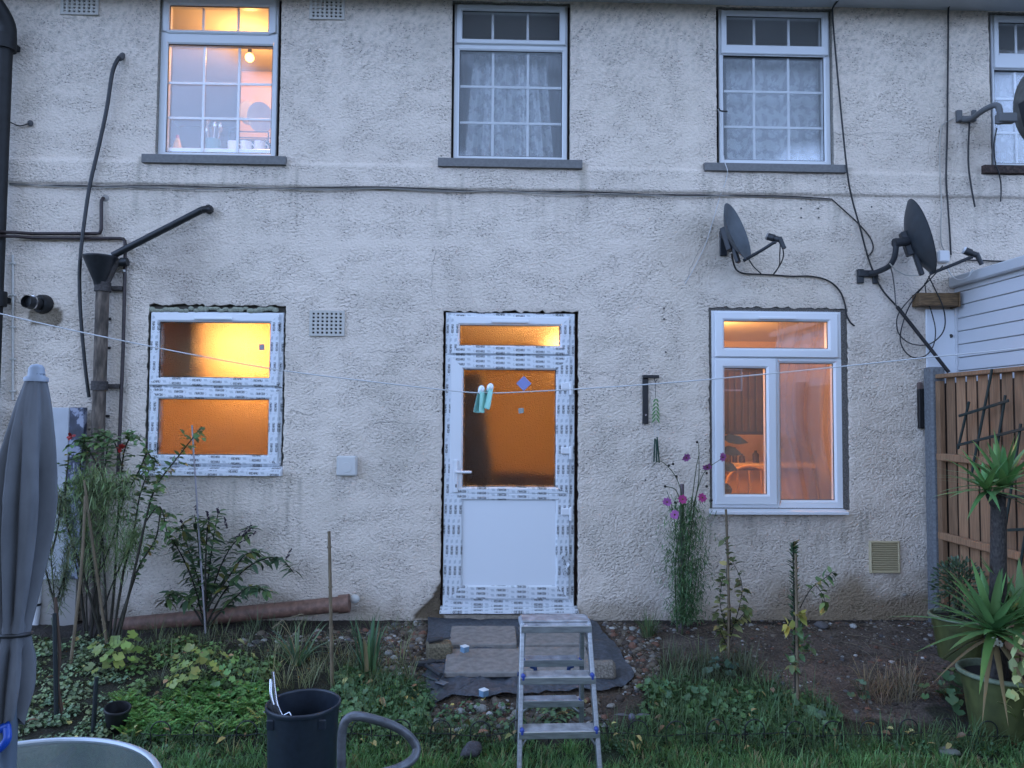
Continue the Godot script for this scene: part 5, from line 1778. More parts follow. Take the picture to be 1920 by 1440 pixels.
func build_ground() -> void:
	var xs := _lines([-30.0, -4.0, 4.0, 30.0], 1.0)
	var zs := _lines([-0.06, 2.6, 5.0, 30.0], 1.0)
	xs = _lines([-4.2, 4.2], 0.028)
	zs = _lines([-0.06, 2.5], 0.028)
	for k in [4.6, 5.2, 6.0, 7.5, 10.0, 15.0, 22.0, 30.0, 60.0]:
		xs.append(k)
		xs.push_front(-k)
	for k in [2.7, 3.0, 3.5, 4.2, 5.0, 6.5, 9.0, 13.0, 20.0, 30.0, 60.0]:
		zs.append(k)
	var soil := zone([[1240, 1175], [1760, 1165], [1800, 1240], [1730, 1370], [1540, 1340], [1380, 1250], [1240, 1240]])
	var rub := zone([[690, 1175], [1240, 1170], [1240, 1290], [1150, 1370], [800, 1380], [700, 1270]])
	var b := Build.new()
	var rows := []
	for z in zs:
		var row := PackedVector3Array()
		for x in xs:
			var y := height(x, z)
			var p := Vector2(x, z)
			var n := lumps.get_noise_2d(x * 90, z * 90)
			var col := Color(0.055, 0.05, 0.026)
			if z > 1.62 + 0.1 * n:
				col = Color(0.04, 0.06, 0.02)
			elif Geometry2D.is_point_in_polygon(p + Vector2(n, n) * 0.06, soil):
				col = Color(0.21, 0.16, 0.125)
				y += fine.get_noise_2d(x * 1500, z * 1500) * 0.012
			elif Geometry2D.is_point_in_polygon(p + Vector2(n, n) * 0.06, rub):
				col = Color(0.15, 0.108, 0.075)
				y += fine.get_noise_2d(x * 1500, z * 1500) * 0.01
			elif z < 0.35 and z > -0.1:
				col = Color(0.06, 0.045, 0.034)
			b.col = col * (1.0 + 0.5 * n)
			row.append(Vector3(x, y, z))
			b.c.append(b.col)
		rows.append(row)
	var tones := b.c.duplicate()
	b.c.clear()
	b.surface(rows)
	b.c = tones
	struct("ground", b, grainy(leafy("soil", 0.97, 0.0), 0.04, Vector3(2.3, 2.3, 2.3), 1.6, 0.45, 60))
	# loose rubble and chips
	var tone := [Color(0.36, 0.33, 0.28), Color(0.2, 0.16, 0.12), Color(0.5, 0.49, 0.46), Color(0.12, 0.09, 0.07), Color(0.24, 0.12, 0.08), Color(0.16, 0.15, 0.15)]
	var stone_m := grainy(leafy("stone", 0.9, 0.0), 0.05, Vector3(6, 6, 6), 0.2, 0.6, 61)
	for v in 3:
		var where := []
		var tints := []
		for q in [[zone([[690, 1180], [800, 1165], [800, 1325], [700, 1270]]), 420], [zone([[1130, 1168], [1240, 1175], [1235, 1290], [1150, 1320], [1190, 1270]]), 300], [zone([[1240, 1175], [1755, 1165], [1790, 1240], [1700, 1350], [1560, 1330], [1400, 1260]]), 420], [zone([[800, 1322], [965, 1316], [1120, 1316], [1150, 1370], [800, 1380]]), 240], [zone([[420, 1185], [690, 1180], [690, 1215], [430, 1215]]), 90], [zone([[1240, 1165], [1755, 1160], [1755, 1180], [1240, 1185]]), 140]]:
			for k in int(q[1]):
				var p := pick(q[0])
				var s: float = (0.005 + 0.028 * pow(rng.randf(), 5.0) + 0.005 * rng.randf()) * (0.62 if q[1] == 420 and q[0][0].x > 0.5 or q[1] == 140 else 1.0)
				where.append(Transform3D(Basis.from_euler(Vector3(rng.randf() * 0.7, rng.randf() * TAU, rng.randf() * 0.7)).scaled(Vector3(s, s * rng.randf_range(0.45, 0.8), s * rng.randf_range(0.6, 1.2))), p))
				var pick_t: int = [0, 1, 1, 1, 2, 3, 3, 4, 5, 3][rng.randi() % 10]
				var tt: Color = tone[pick_t]
				tints.append(tt * rng.randf_range(0.8, 1.45))
		scatter("rubble", ["broken stone and plaster chips strewn over the bare soil by the step", "second scatter of stone chips among the soil along the wall", "third scatter of crumbs and grit on the bare soil"][v], "rubble", rock(Vector3.ONE, 70 + v, 0.5, 6, 5, 8).mesh(), stone_m, where, tints)
	var lumps_ := [[900, 1334, 0.042, "flat white lump of plaster in front of the dark membrane", 2], [941, 1330, 0.032, "rounder white lump of plaster just left of the ladder", 2], [786, 1305, 0.018, "small white plaster lump at the membrane's lower corner", 2], [779, 1172, 0.022, "white plaster shard under the broken render by the door", 2], [739, 1197, 0.018, "white flake on the soil behind the sword leaves", 2], [1185, 1262, 0.025, "white flake at the membrane's far tip", 2], [1172, 1294, 0.02, "cream stone beside the far tip of the membrane", 0], [1197, 1298, 0.03, "flat pale stone lying on the soil below the membrane's tip", 0], [1146, 1330, 0.026, "grey stone beside the ladder's right front leg", 0], [1540, 1178, 0.05, "pale grey slab shard at the foot of the wall under the clear window", 5], [1600, 1178, 0.03, "white shards at the foot of the wall below the beige vent", 2], [788, 1332, 0.03, "brown stone at the lower left of the membrane", 1], [760, 1218, 0.03, "tan stone among the rubble left of the step", 1], [1050, 1345, 0.024, "pinkish stone seen between the ladder's legs", 4], [1697, 1116, 0.02, "pale stick-like chip lodged in the muddy wall foot", 0]]
	for q in lumps_:
		var p := on_ground(q[0], q[1])
		if q[1] < 1120:
			p = at(q[0], q[1], 0.02)
		var t := obj("rubble_lump", rock(Vector3(q[2], q[2] * 0.6, q[2] * 0.8), int(q[0]), 0.5), grainy(paint("lump_%d" % q[4], tone[q[4]].r * 1.15, tone[q[4]].g * 1.15, tone[q[4]].b * 1.15, 0.9), 0.05, Vector3(6, 6, 6), 0.2, 0.6, 61))
		t.position = p + Vector3(0, q[2] * 0.25, 0)
		t.rotation.y = rng.randf() * TAU
		tag(t, q[3], "rubble")
	var gr := obj("garden_rock", rock(Vector3(0.062, 0.04, 0.045), 91, 0.4, 4, 12, 18), grainy(paint("grey_rock", 0.13, 0.12, 0.13, 0.9), 0.04, Vector3(4, 4, 4), 0.3, 0.55, 63))
	gr.position = on_ground(880, 1424) + Vector3(0, 0.025, 0)
	gr.rotation = Vector3(0.2, 0.5, 0.35)
	tag(gr, "lone grey rock lying in the grass between the bucket and the ladder", "rock")
	var fr := obj("flat_stone", rock(Vector3(0.06, 0.015, 0.045), 95, 0.4, 4, 10, 14), paint("pale_stone", 0.15, 0.16, 0.13, 0.9))
	fr.position = on_ground(1778, 1418) + Vector3(0, 0.02, 0)
	tag(fr, "pale flat stone in the lawn in front of the two green pots", "rock")
	var twig := Build.new()
	twig.tube([Vector3(-0.5, 0, 0), Vector3(-0.1, 0.02, 0.05), Vector3(0.5, 0, 0)], 0.016, 0.01, 5)
	var tw := []
	var tt2 := []
	for q in [[zone([[1240, 1180], [1755, 1170], [1790, 1240], [1700, 1350], [1560, 1330], [1400, 1260]]), 260], [zone([[690, 1180], [800, 1175], [800, 1325], [700, 1270]]), 70], [zone([[1130, 1180], [1240, 1180], [1235, 1290], [1150, 1320]]), 60], [zone([[250, 1190], [690, 1190], [690, 1260], [250, 1260]]), 120]]:
		for k in int(q[1]):
			tw.append(Transform3D(Basis.from_euler(Vector3(0, rng.randf() * TAU, rng.randf_range(-0.2, 0.2))).scaled(Vector3.ONE * rng.randf_range(0.03, 0.16)), pick(q[0]) + Vector3(0, 0.006, 0)))
			tt2.append([Color(0.2, 0.15, 0.09), Color(0.1, 0.07, 0.045), Color(0.3, 0.25, 0.17)][rng.randi() % 3])
	scatter("litter", "thin twigs and dry stalks strewn over the bare bed", "litter", twig.mesh(), stone_m, tw, tt2)
	# weed membrane
	var outline := [[802, 1166], [880, 1166], [960, 1166], [1040, 1166], [1110, 1170], [1130, 1190], [1152, 1212], [1168, 1238], [1184, 1260], [1188, 1277], [1165, 1294], [1140, 1303], [1080, 1303], [1023, 1307], [973, 1313], [940, 1312], [907, 1318], [880, 1317], [853, 1310], [830, 1318], [806, 1330], [800, 1305], [797, 1277], [803, 1250], [798, 1220], [802, 1193]]
	var ring_pts := []
	var cen := Vector3.ZERO
	for p in outline:
		var g := on_ground(p[0], p[1])
		ring_pts.append(g)
		cen += g / outline.size()
	ring_pts.append(ring_pts[0])
	ring_pts = curve(ring_pts, 4)
	var mrows := []
	for k in 19:
		var f := maxf(k / 18.0, 0.02)
		var row := PackedVector3Array()
		for q in ring_pts.size() - 1:
			var p: Vector3 = cen.lerp(ring_pts[q], f)
			var crease := absf(lumps.get_noise_2d(p.x * 110, p.z * 45)) * 0.035 + absf(fine.get_noise_2d(p.x * 500, p.z * 300)) * 0.012
			row.append(Vector3(p.x, height(p.x, p.z) + 0.012 + crease * (1.0 if k > 2 else 0.6), p.z))
		mrows.append(row)
	var mb := Build.new()
	mb.surface(mrows, true, true)
	var mo := obj("weed_membrane", mb, grainy(paint("membrane", 0.11, 0.125, 0.15, 0.6), 0.03, Vector3(2, 2, 2), 0.1, 0.55, 64))
	tag(mo, "crumpled dark grey weed membrane spread under the paving slabs", "membrane")
	# slabs
	var slab_m := grainy(paint("slab", 0.31, 0.285, 0.26, 0.9), 0.03, Vector3(1.0, 1.0, 1.0), 0.03, 0.76, 65)
	for q in [[906, 1199, 0.028, "paving slab nearest the door, on the side of the brown tool and hammer", 0.0, 0.41], [906, 1245, 0.025, "front paving slab carrying a small blue packet", 0.01, 0.43], [1036, 1199, 0.028, "paving slab nearest the door, seen through the ladder's upper gap", 0.03, 0.4], [1038, 1243, 0.022, "front paving slab half hidden behind the ladder", -0.02, 0.41]]:
		var p := on_ground(q[0], q[1] + 9)
		var s := Build.new()
		var dep := 0.33
		s.box(Vector3(0, 0, 0), Vector3(q[5], 0.032, dep), 0.006)
		var so := obj("paving_slab", s, slab_m)
		so.position = Vector3(p.x, p.y + q[2] + 0.01, p.z)
		so.rotation = Vector3(0.05 if q[1] < 1220 else 0.09, q[4], 0.0)
		tag(so, q[3], "paving slab", "")
	var bl1 := thing("stone_block", "tan stone block beside the left slabs with a dark tool on it", "stone", on_ground(823, 1238))
	var sb := Build.new()
	sb.box(Vector3(0, 0.05, 0), Vector3(0.15, 0.1, 0.12), 0.014)
	obj("block", sb, grainy(paint("tan_stone", 0.3, 0.25, 0.16, 0.9), 0.03, Vector3(4, 4, 4), 0.6, 0.5, 66), bl1)
	bl1.rotation.y = 0.15
	var bl2 := thing("stone_block", "pale squarish stone weighing down the membrane right of the ladder", "stone", on_ground(1134, 1274))
	var sb2 := Build.new()
	sb2.box(Vector3(0, 0.045, 0), Vector3(0.125, 0.1, 0.1), 0.016)
	obj("block", sb2, grainy(paint("pale_block", 0.38, 0.33, 0.27, 0.9), 0.03, Vector3(4, 4, 4), 0.6, 0.5, 67), bl2)
	bl2.rotation = Vector3(-0.2, -0.1, 0.06)
	var tool := thing("dark_tool", "dark rounded hand tool resting on the tan stone block", "tool", bl1.position + Vector3(-0.01, 0.115, 0.01))
	add_tube("grip", tool, [Vector3(-0.05, 0, 0.02), Vector3(-0.02, 0.004, 0.01), Vector3(0.03, 0.002, -0.015)], 0.018, paint("tool_grey", 0.05, 0.05, 0.055, 0.6), 0.012)
	add_tube("shank", tool, [Vector3(0.03, 0.002, -0.015), Vector3(0.075, 0.004, -0.035)], 0.006, paint("tool_grey", 0.05, 0.05, 0.055, 0.6))
	var hm := thing("hammer", "dark hammer lying on the membrane's corner beside the slabs", "hammer", on_ground(812, 1270) + Vector3(0, 0.04, 0))
	var iron := paint("tool_iron", 0.045, 0.048, 0.055, 0.5, 0.3)
	add_tube("shaft", hm, [Vector3(-0.05, 0.0, -0.07), Vector3(-0.02, 0.002, -0.01), Vector3(0.05, 0.0, 0.1)], 0.011, iron, 0.013)
	add_box("head", hm, Vector3(-0.05, 0.008, -0.075), Vector3(0.12, 0.028, 0.028), iron, 0.006, Basis(Vector3.UP, 0.35))
	add_tube("claw", hm, curve([Vector3(0.0, 0.01, -0.095), Vector3(0.04, 0.012, -0.1), Vector3(0.07, 0.0, -0.09)]), 0.01, iron, 0.004)
	var chs := thing("bolster_chisel", "flat steel bolster chisel at the membrane edge below the hammer", "chisel", on_ground(822, 1290) + Vector3(0, 0.035, 0))
	add_box("blade", chs, Vector3(0.02, 0, 0.02), Vector3(0.07, 0.006, 0.045), paint("worn_steel", 0.2, 0.21, 0.23, 0.4, 0.6), 0.002, Basis(Vector3.UP, -0.7))
	add_tube("stem", chs, [Vector3(0.0, 0, 0), Vector3(-0.09, 0.01, -0.07)], 0.01, iron)
	for q in [[871, 1247, 0.07, "small blue box with a white top standing on the front slab"], [907, 1315, 0.015, "small blue box with a white top on the membrane's edge"]]:
		var p := on_ground(q[0], q[1])
		var bx := thing("small_box", q[3], "box", p + Vector3(0, q[2], 0))
		bx.rotation.y = 0.7
		add_box("side", bx, Vector3(0, 0.019, 0), Vector3(0.038, 0.032, 0.038), paint("box_blue", 0.16, 0.27, 0.38, 0.5), 0.002)
		add_box("lid", bx, Vector3(0, 0.036, 0), Vector3(0.04, 0.006, 0.04), paint("lid_white", 0.75, 0.77, 0.78, 0.5), 0.002)

func build_ladder() -> void:
	var c := at(1044, 1330, 1.85)
	var lad := thing("step_ladder", "small aluminium double-sided step ladder with blue joints in front of the door", "ladder", Vector3(c.x - 0.055, 0.01, -0.085))
	lad.rotation.y = 0.03
	var alu := grainy(paint("aluminium", 0.52, 0.54, 0.56, 0.38, 0.75), 0.02, Vector3(1, 6, 1), 0.0, 0.75, 70)
	var tread_m := grainy(paint("tread", 0.62, 0.63, 0.66, 0.42, 0.35), 0.012, Vector3(2, 2, 2), 0.05, 0.55, 71)
	var blue := paint("joint_blue", 0.03, 0.06, 0.28, 0.45)
	var gy := height(c.x, 2.0)
	for front in [true, false]:
		var z0 := 2.03 if front else 1.6
		var z1 := 1.85 if front else 1.76
		var w0 := 0.172 if front else 0.156
		var w1 := 0.148 if front else 0.132
		var top := 0.455
		var g0 := height(c.x, z0) - 0.004
		for s in [-1, 1]:
			var a := Vector3(s * w0, g0, z0)
			var b := Vector3(s * w1, top, z1)
			var st := Build.new()
			var d := (b - a).normalized()
			var xx := Vector3(1, 0, 0) - d * d.x
			xx = xx.normalized()
			st.xf = Transform3D(Basis(xx, d, xx.cross(d)), (a + b) / 2)
			st.box(Vector3.ZERO, Vector3(0.02, (b - a).length(), 0.042 if front else 0.034), 0.003)
			obj("stile", st, alu, lad)
			var ft := Build.new()
			ft.xf = Transform3D(Basis(xx, d, xx.cross(d)), a)
			ft.box(Vector3.ZERO, Vector3(0.028, 0.03, 0.05), 0.006)
			obj("foot", ft, paint("dark_plastic", 0.03, 0.03, 0.035, 0.5), lad)
		for k in (3 if front else 2):
			var y: float = [0.045, 0.25, 0.452][k]
			var f := (y - g0) / (top - g0)
			var z := lerpf(z0, z1, f) + (0.01 if front else -0.008)
			var w := lerpf(w0, w1, f)
			var dep := 0.085 if front else 0.055
			var p := part("tread", lad)
			add_box("plate", p, Vector3(0, y, z - 0.01 if front else z), Vector3(w * 2 - 0.008, 0.008, dep), tread_m, 0.003)
			for r in 6:
				add_box("grip_rib", p, Vector3(0, y + 0.0045, z - 0.01 - dep * 0.4 + r * dep * 0.16), Vector3(w * 2 - 0.04, 0.003, 0.004), tread_m, 0.001)
			add_box("front_lip", p, Vector3(0, y - 0.012, z - 0.01 + dep / 2 if front else z + dep / 2), Vector3(w * 2 + 0.018, 0.03, 0.005), alu, 0.002)
			add_box("back_lip", p, Vector3(0, y - 0.01, z - 0.01 - dep / 2 if front else z - dep / 2), Vector3(w * 2 - 0.02, 0.024, 0.004), alu, 0.002)
			if k < 2:
				for s in [-1, 1]:
					add_box("corner_joint", p, Vector3(s * (w - 0.006), y + 0.002, z + dep * 0.28), Vector3(0.018, 0.03 if front else 0.02, 0.026), blue, 0.006)
	var tp := part("top_platform", lad)
	add_box("plate", tp, Vector3(0, 0.461, 1.8), Vector3(0.3, 0.012, 0.1), tread_m, 0.004)
	add_box("rear_plate", tp, Vector3(0, 0.457, 1.735), Vector3(0.3, 0.01, 0.025), tread_m, 0.003)
	add_box("front_lip", tp, Vector3(0, 0.437, 1.852), Vector3(0.312, 0.04, 0.006), alu, 0.002)
	for s in [-1, 1]:
		add_box("end_cap", tp, Vector3(s * 0.15, 0.45, 1.8), Vector3(0.02, 0.03, 0.11), paint("cap_greyish", 0.28, 0.3, 0.33, 0.5), 0.008)
	for s in [-1, 1]:
		var hk := Build.new()
		hk.tube(curve([Vector3(s * 0.16, 0.19, 1.72), Vector3(s * 0.12, 0.185, 1.72), Vector3(s * 0.085, 0.19, 1.72), Vector3(s * 0.078, 0.215, 1.72), Vector3(s * 0.1, 0.225, 1.72)]), 0.01, 0.009, 8)
		obj("locking_hook", hk, paint("hook_blue", 0.015, 0.04, 0.14, 0.4), lad)
		add_tube("brace", lad, [Vector3(s * 0.165, -0.03, 1.985), Vector3(s * 0.12, 0.03, 1.97)], 0.006, alu, -1, 6)
		add_tube("brace", lad, [Vector3(s * 0.155, -0.03, 1.64), Vector3(s * 0.07, 0.035, 1.65)], 0.007, alu, -1, 6)

func build_foreground() -> void:
	# bucket with tools
	var bc := at(569, 1317, 2.02)
	var gy := height(bc.x, bc.z)
	var bk := thing("bucket", "dark navy plastic bucket with tools in it, cut by the bottom of the picture", "bucket", Vector3(bc.x, gy, bc.z))
	var h := bc.y - gy
	var navy := grainy(paint("navy_plastic", 0.018, 0.026, 0.04, 0.42), 0.03, Vector3(2, 2, 2), 0.0, 0.75, 72)
	lathed("shell", [Vector2(0.0, 0.0), Vector2(0.125, 0.0), Vector2(0.131, 0.012), Vector2(0.141, h - 0.02), Vector2(0.148, h - 0.016), Vector2(0.149, h), Vector2(0.143, h + 0.004), Vector2(0.138, h - 0.004), Vector2(0.127, 0.014), Vector2(0.0, 0.012)], navy, bk, Vector3.ZERO, 40)
	for s in [-1, 1]:
		add_box("handle_lug", bk, Vector3(s * 0.1, h - 0.045, 0.108), Vector3(0.03, 0.04, 0.014), navy, 0.004)
	var bail := []
	for k in 17:
		var a := PI * k / 16.0
		bail.append(Vector3(cos(a) * 0.152, h - 0.03 - sin(a) * 0.06, 0.02 - sin(a) * 0.17))
	add_tube("wire_handle", bk, bail, 0.0025, paint("steel_wire", 0.3, 0.31, 0.32, 0.4, 0.8), -1, 6)
	var steel := paint("steel", 0.5, 0.5, 0.52, 0.25, 1.0)
	var pl := thing("pliers", "long silver pliers standing up out of the navy bucket", "pliers", bk.position + Vector3(-0.09, h, 0.05))
	add_tube("handle", pl, curve([Vector3(0.028, -0.05, 0.0), Vector3(-0.002, 0.0, -0.01), Vector3(-0.018, 0.06, -0.02), Vector3(-0.03, 0.13, -0.03)]), 0.006, steel, 0.0075)
	add_tube("handle", pl, curve([Vector3(0.02, -0.06, 0.0), Vector3(-0.012, 0.0, -0.0), Vector3(-0.03, 0.05, -0.01), Vector3(-0.036, 0.1, -0.03)]), 0.006, steel, 0.0075)
	add_box("jaw", pl, Vector3(0.03, -0.07, 0.0), Vector3(0.03, 0.07, 0.014), steel, 0.004, Basis(Vector3.BACK, 0.5))
	var gp := thing("black_tool", "black-handled tools leaning on the near rim of the bucket", "tool", bk.position + Vector3(-0.1, h - 0.02, 0.06))
	for k in 3:
		add_tube("grip", gp, [Vector3(-0.022 + k * 0.012, 0.035 - k * 0.008, -0.01), Vector3(0.03 + k * 0.014, -0.07, 0.02)], 0.011, paint("black_rubber", 0.01, 0.01, 0.011, 0.5), 0.009)
	var sq := thing("steel_fitting", "bent steel fitting lying inside the near rim of the bucket", "fitting", bk.position + Vector3(-0.045, h - 0.03, 0.07))
	add_box("plate", sq, Vector3(0, 0, 0), Vector3(0.035, 0.03, 0.006), steel, 0.002, Basis(Vector3.BACK, 0.5))
	add_box("flange", sq, Vector3(0.022, -0.01, 0.012), Vector3(0.02, 0.028, 0.006), steel, 0.002, Basis(Vector3.UP, 0.9))
	# arm of a tubular garden chair
	var z := 2.95
	var ca := thing("garden_chair", "bare grey tubular arm of a garden chair beside the bucket", "chair", at(700, 1440, z))
	ca.position.y = height(ca.position.x, z)
	var tube_m := grainy(paint("chair_tube", 0.17, 0.175, 0.19, 0.42, 0.3), 0.02, Vector3(2, 2, 2), 0.0, 0.6, 73)
	var loop := []
	for p in [[640, 1470, z], [640, 1420, z], [641, 1380, z], [645, 1358, z], [656, 1345, z], [674, 1343, z - 0.01], [702, 1349, z - 0.04], [735, 1360, z - 0.08], [762, 1376, z - 0.1], [779, 1397, z - 0.11], [780, 1412, z - 0.1], [770, 1427, z - 0.08], [745, 1441, z - 0.05], [715, 1450, z - 0.03], [680, 1462, z - 0.01]]:
		loop.append(at(p[0], p[1], p[2]) - ca.position)
	var l0: Vector3 = loop[0]
	var l1: Vector3 = loop[-1]
	loop.push_front(Vector3(l0.x + 0.01, 0.0, l0.z + 0.02))
	loop.append(Vector3(l1.x - 0.12, 0.42, l1.z + 0.08))
	loop.append(Vector3(l1.x - 0.2, 0.4, l1.z + 0.3))
	add_tube("arm_loop", ca, curve(loop, 5), 0.013, tube_m, -1, 14)
	add_tube("rear_leg", ca, [Vector3(l1.x - 0.2, 0.4, l1.z + 0.3), Vector3(l1.x - 0.22, 0.0, l1.z + 0.36)], 0.0145, tube_m, -1, 12)
	add_box("seat", ca, Vector3(-0.38, 0.4, 0.16), Vector3(0.42, 0.03, 0.42), paint("seat_mesh", 0.06, 0.06, 0.065, 0.8), 0.012)
	for q in [[-0.57, -0.02], [-0.57, 0.34]]:
		add_tube("leg", ca, [Vector3(q[0], 0.4, q[1]), Vector3(q[0] - 0.02, 0.0, q[1])], 0.0145, tube_m, -1, 12)
	# round glass table
	var ty := 0.56
	var d := sight(138, 1386)
	var ap := cam.position + d * ((ty - cam.position.y) / d.y)
	var rad := 0.33
	var tb := thing("glass_table", "round frosted-glass garden table with a pale metal rim", "table", Vector3(ap.x, height(ap.x, ap.z + rad), ap.z + rad))
	var th := ty - tb.position.y
	var frost := grainy(paint("table_glass", 0.07, 0.095, 0.085, 0.16), 0.03, Vector3(3, 3, 3), 0.03, 0.8, 74)
	frost.albedo_texture = null
	frost.metallic_specular = 0.38
	frost.transparency = BaseMaterial3D.TRANSPARENCY_ALPHA
	frost.albedo_color.a = 0.6
	lathed("glass_top", [Vector2(0.0, th - 0.006), Vector2(rad - 0.006, th - 0.006), Vector2(rad - 0.006, th), Vector2(0.0, th)], frost, tb, Vector3.ZERO, 64)
	var rimp := []
	for k in 65:
		rimp.append(Vector3(cos(TAU * k / 64) * rad, th - 0.003, sin(TAU * k / 64) * rad))
	add_tube("rim", tb, rimp, 0.0085, paint("rim_metal", 0.4, 0.42, 0.44, 0.35, 0.5), -1, 10)
	for k in 3:
		var a := TAU * k / 3.0 + 0.55
		add_tube("leg", tb, curve([Vector3(cos(a) * rad * 0.85, th - 0.02, sin(a) * rad * 0.85), Vector3(cos(a) * 0.08, th * 0.5, sin(a) * 0.08), Vector3(cos(a) * rad * 0.9, 0.0, sin(a) * rad * 0.9)]), 0.011, paint("rim_metal", 0.4, 0.42, 0.44, 0.35, 0.5))
		add_tube("support_bar", tb, [Vector3(cos(a) * rad * 0.95, th - 0.018, sin(a) * rad * 0.95), Vector3(0, th - 0.018, 0)], 0.009, paint("rim_metal", 0.4, 0.42, 0.44, 0.35, 0.5))
	# folded parasol
	var zu := 3.5
	var k1 := (5.1 - zu) / FOCAL
	var pr := [[708, 16], [760, 29], [820, 40], [870, 47], [930, 53], [1000, 51], [1060, 45], [1120, 37], [1165, 30], [1188, 27], [1210, 31], [1245, 40], [1290, 41], [1325, 36], [1350, 30]]
	var um := thing("parasol", "folded grey garden parasol tied with a dark strap", "parasol", at(9, 1440, zu))
	um.position.y = height(um.position.x, zu)
	var axis := func(py: float) -> Vector3:
		return at(lerpf(70.0, 10.0, (py - 690.0) / 680.0), py, zu) - um.position
	var rows := []
	for q in 41:
		var f := q / 40.0
		var py := lerpf(708.0, 1350.0, f)
		var k := 0
		while k < pr.size() - 2 and pr[k + 1][0] < py:
			k += 1
		var r: float = lerpf(pr[k][1], pr[k + 1][1], (py - pr[k][0]) / (pr[k + 1][0] - pr[k][0])) * k1
		var row := PackedVector3Array()
		var o: Vector3 = axis.call(py)
		for s in 96:
			var a := TAU * s / 96.0
			var tw := a + 0.5 * sin(f * 2.2) 
			var fold := absf(sin(tw * 4.0 + 0.8 * sin(tw * 2.0 + 1.0)))
			var deep := lerpf(0.06, 0.62, smoothstep(0.0, 0.35, f)) * (0.5 if absf(py - 1188) < 22 else 1.0)
			var rr := r * (1.0 - deep * pow(1.0 - fold, 0.85) + 0.05 * sin(tw * 7.0 + f * 5.0) + 0.022 * sin(tw * 17.0 - f * 11.0) * sin(f * 9.0 + tw))
			row.append(o + Vector3(cos(a) * rr, (0.012 * sin(a * 3.0) + 0.006 * sin(a * 8.0)) if q == 40 else 0.0, sin(a) * rr))
		rows.append(row)
	var ub := Build.new()
	ub.surface(rows, true, false)
	obj("canopy", ub, grainy(paint("canopy_grey", 0.135, 0.14, 0.15, 0.9), 0.02, Vector3(1.6, 0.7, 1.6), 0.08, 0.78, 75), um)
	add_tube("pole", um, [Vector3(0, 0, 0), axis.call(1200.0), axis.call(700.0)], 0.016, paint("pole_blue_grey", 0.12, 0.15, 0.19, 0.35, 0.4), -1, 14)
	var cp: Vector3 = axis.call(712.0)
	var cap := Build.new()
	cap.xf = Transform3D(Basis(), cp)
	cap.lathe([Vector2(0.023, -0.004), Vector2(0.0235, 0.004), Vector2(0.0165, 0.008), Vector2(0.0155, 0.024), Vector2(0.011, 0.031), Vector2(0.0, 0.034)], 24)
	obj("cap", cap, paint("cap_plastic", 0.2, 0.23, 0.27, 0.4), um)
	var sp := []
	for q in 33:
		var a := TAU * q / 32.0
		var o: Vector3 = axis.call(1189.0 - 4.0 * sin(a))
		sp.append(o + Vector3(cos(a), 0, sin(a)) * 27 * k1)
	add_tube("strap", um, sp, 0.0045, paint("black_rubber", 0.01, 0.01, 0.011, 0.5), -1, 8)
	var cl := Build.new()
	var co: Vector3 = axis.call(1385.0)
	cl.tube(curve([co + Vector3(0.015, 0.035, 0.02), co + Vector3(0.024, 0.012, 0.03), co + Vector3(0.006, -0.01, 0.03), co + Vector3(-0.03, -0.03, 0.03)]), 0.008, 0.008, 10)
	cl.tube([co + Vector3(-0.02, 0.02, 0.025), co + Vector3(0.02, 0.035, 0.02)], 0.009, 0.009, 10)
	obj("blue_handle", cl, paint("bright_blue", 0.004, 0.05, 0.32, 0.35), um)
	lathed("base", [Vector2(0, 0), Vector2(0.19, 0), Vector2(0.19, 0.03), Vector2(0.03, 0.06), Vector2(0.0, 0.06)], paint("base_grey", 0.1, 0.1, 0.11, 0.8), um, Vector3.ZERO, 24)
	# hooped border edging
	for run in [[[[262, 1400], [500, 1402]], "low black hooped wire edging before the bed, bucket side"], [[[640, 1402], [1960, 1398]], "longer low black hooped wire edging running past the ladder to the pots"]]:
		var g0 := on_ground(run[0][0][0], run[0][0][1])
		var g1 := on_ground(run[0][1][0], run[0][1][1])
		var ed := thing("border_edging", run[1], "edging", g0, "")
		var span := g1 - g0
		var n := int(span.length() / 0.18)
		for k in n:
			var o := span * ((k + 0.5) / n)
			o.y = height(g0.x + o.x, g0.z + o.z) - g0.y
			o.z += rng.randf_range(-0.012, 0.012)
			var tilt := rng.randf_range(-0.06, 0.06)
			var hp := [o + Vector3(-0.045, -0.03, 0)]
			for q in 9:
				var a := PI - PI * q / 8.0
				hp.append(o + Vector3(cos(a) * 0.046 + tilt * 0.1, 0.075 + sin(a) * 0.045, 0.01 * tilt))
			hp.append(o + Vector3(0.045, -0.03, 0))
			add_tube("hoop", ed, hp, 0.0032, paint("edging_black", 0.012, 0.014, 0.014, 0.5), -1, 6)
		var rail := []
		for k in 41:
			var o := span * (k / 40.0)
			o.y = height(g0.x + o.x, g0.z + o.z) - g0.y + 0.055
			rail.append(o)
		add_tube("rail", ed, rail, 0.0025, paint("edging_black", 0.012, 0.014, 0.014, 0.5), -1, 6)
	var sl := thing("solar_light", "small grey ball ornament with flat wings, right of the ladder", "garden ornament", on_ground(1185, 1376))
	add_tube("stake", sl, [Vector3(0, -0.02, 0), Vector3(0, 0.06, 0)], 0.003, paint("edging_black", 0.012, 0.014, 0.014, 0.5))
	var bb := Build.new()
	bb.ball(Vector3(0, 0.065, 0), Vector3(0.019, 0.019, 0.019), 10, 16)
	obj("ball", bb, paint("ball_grey", 0.12, 0.11, 0.15, 0.4), sl)
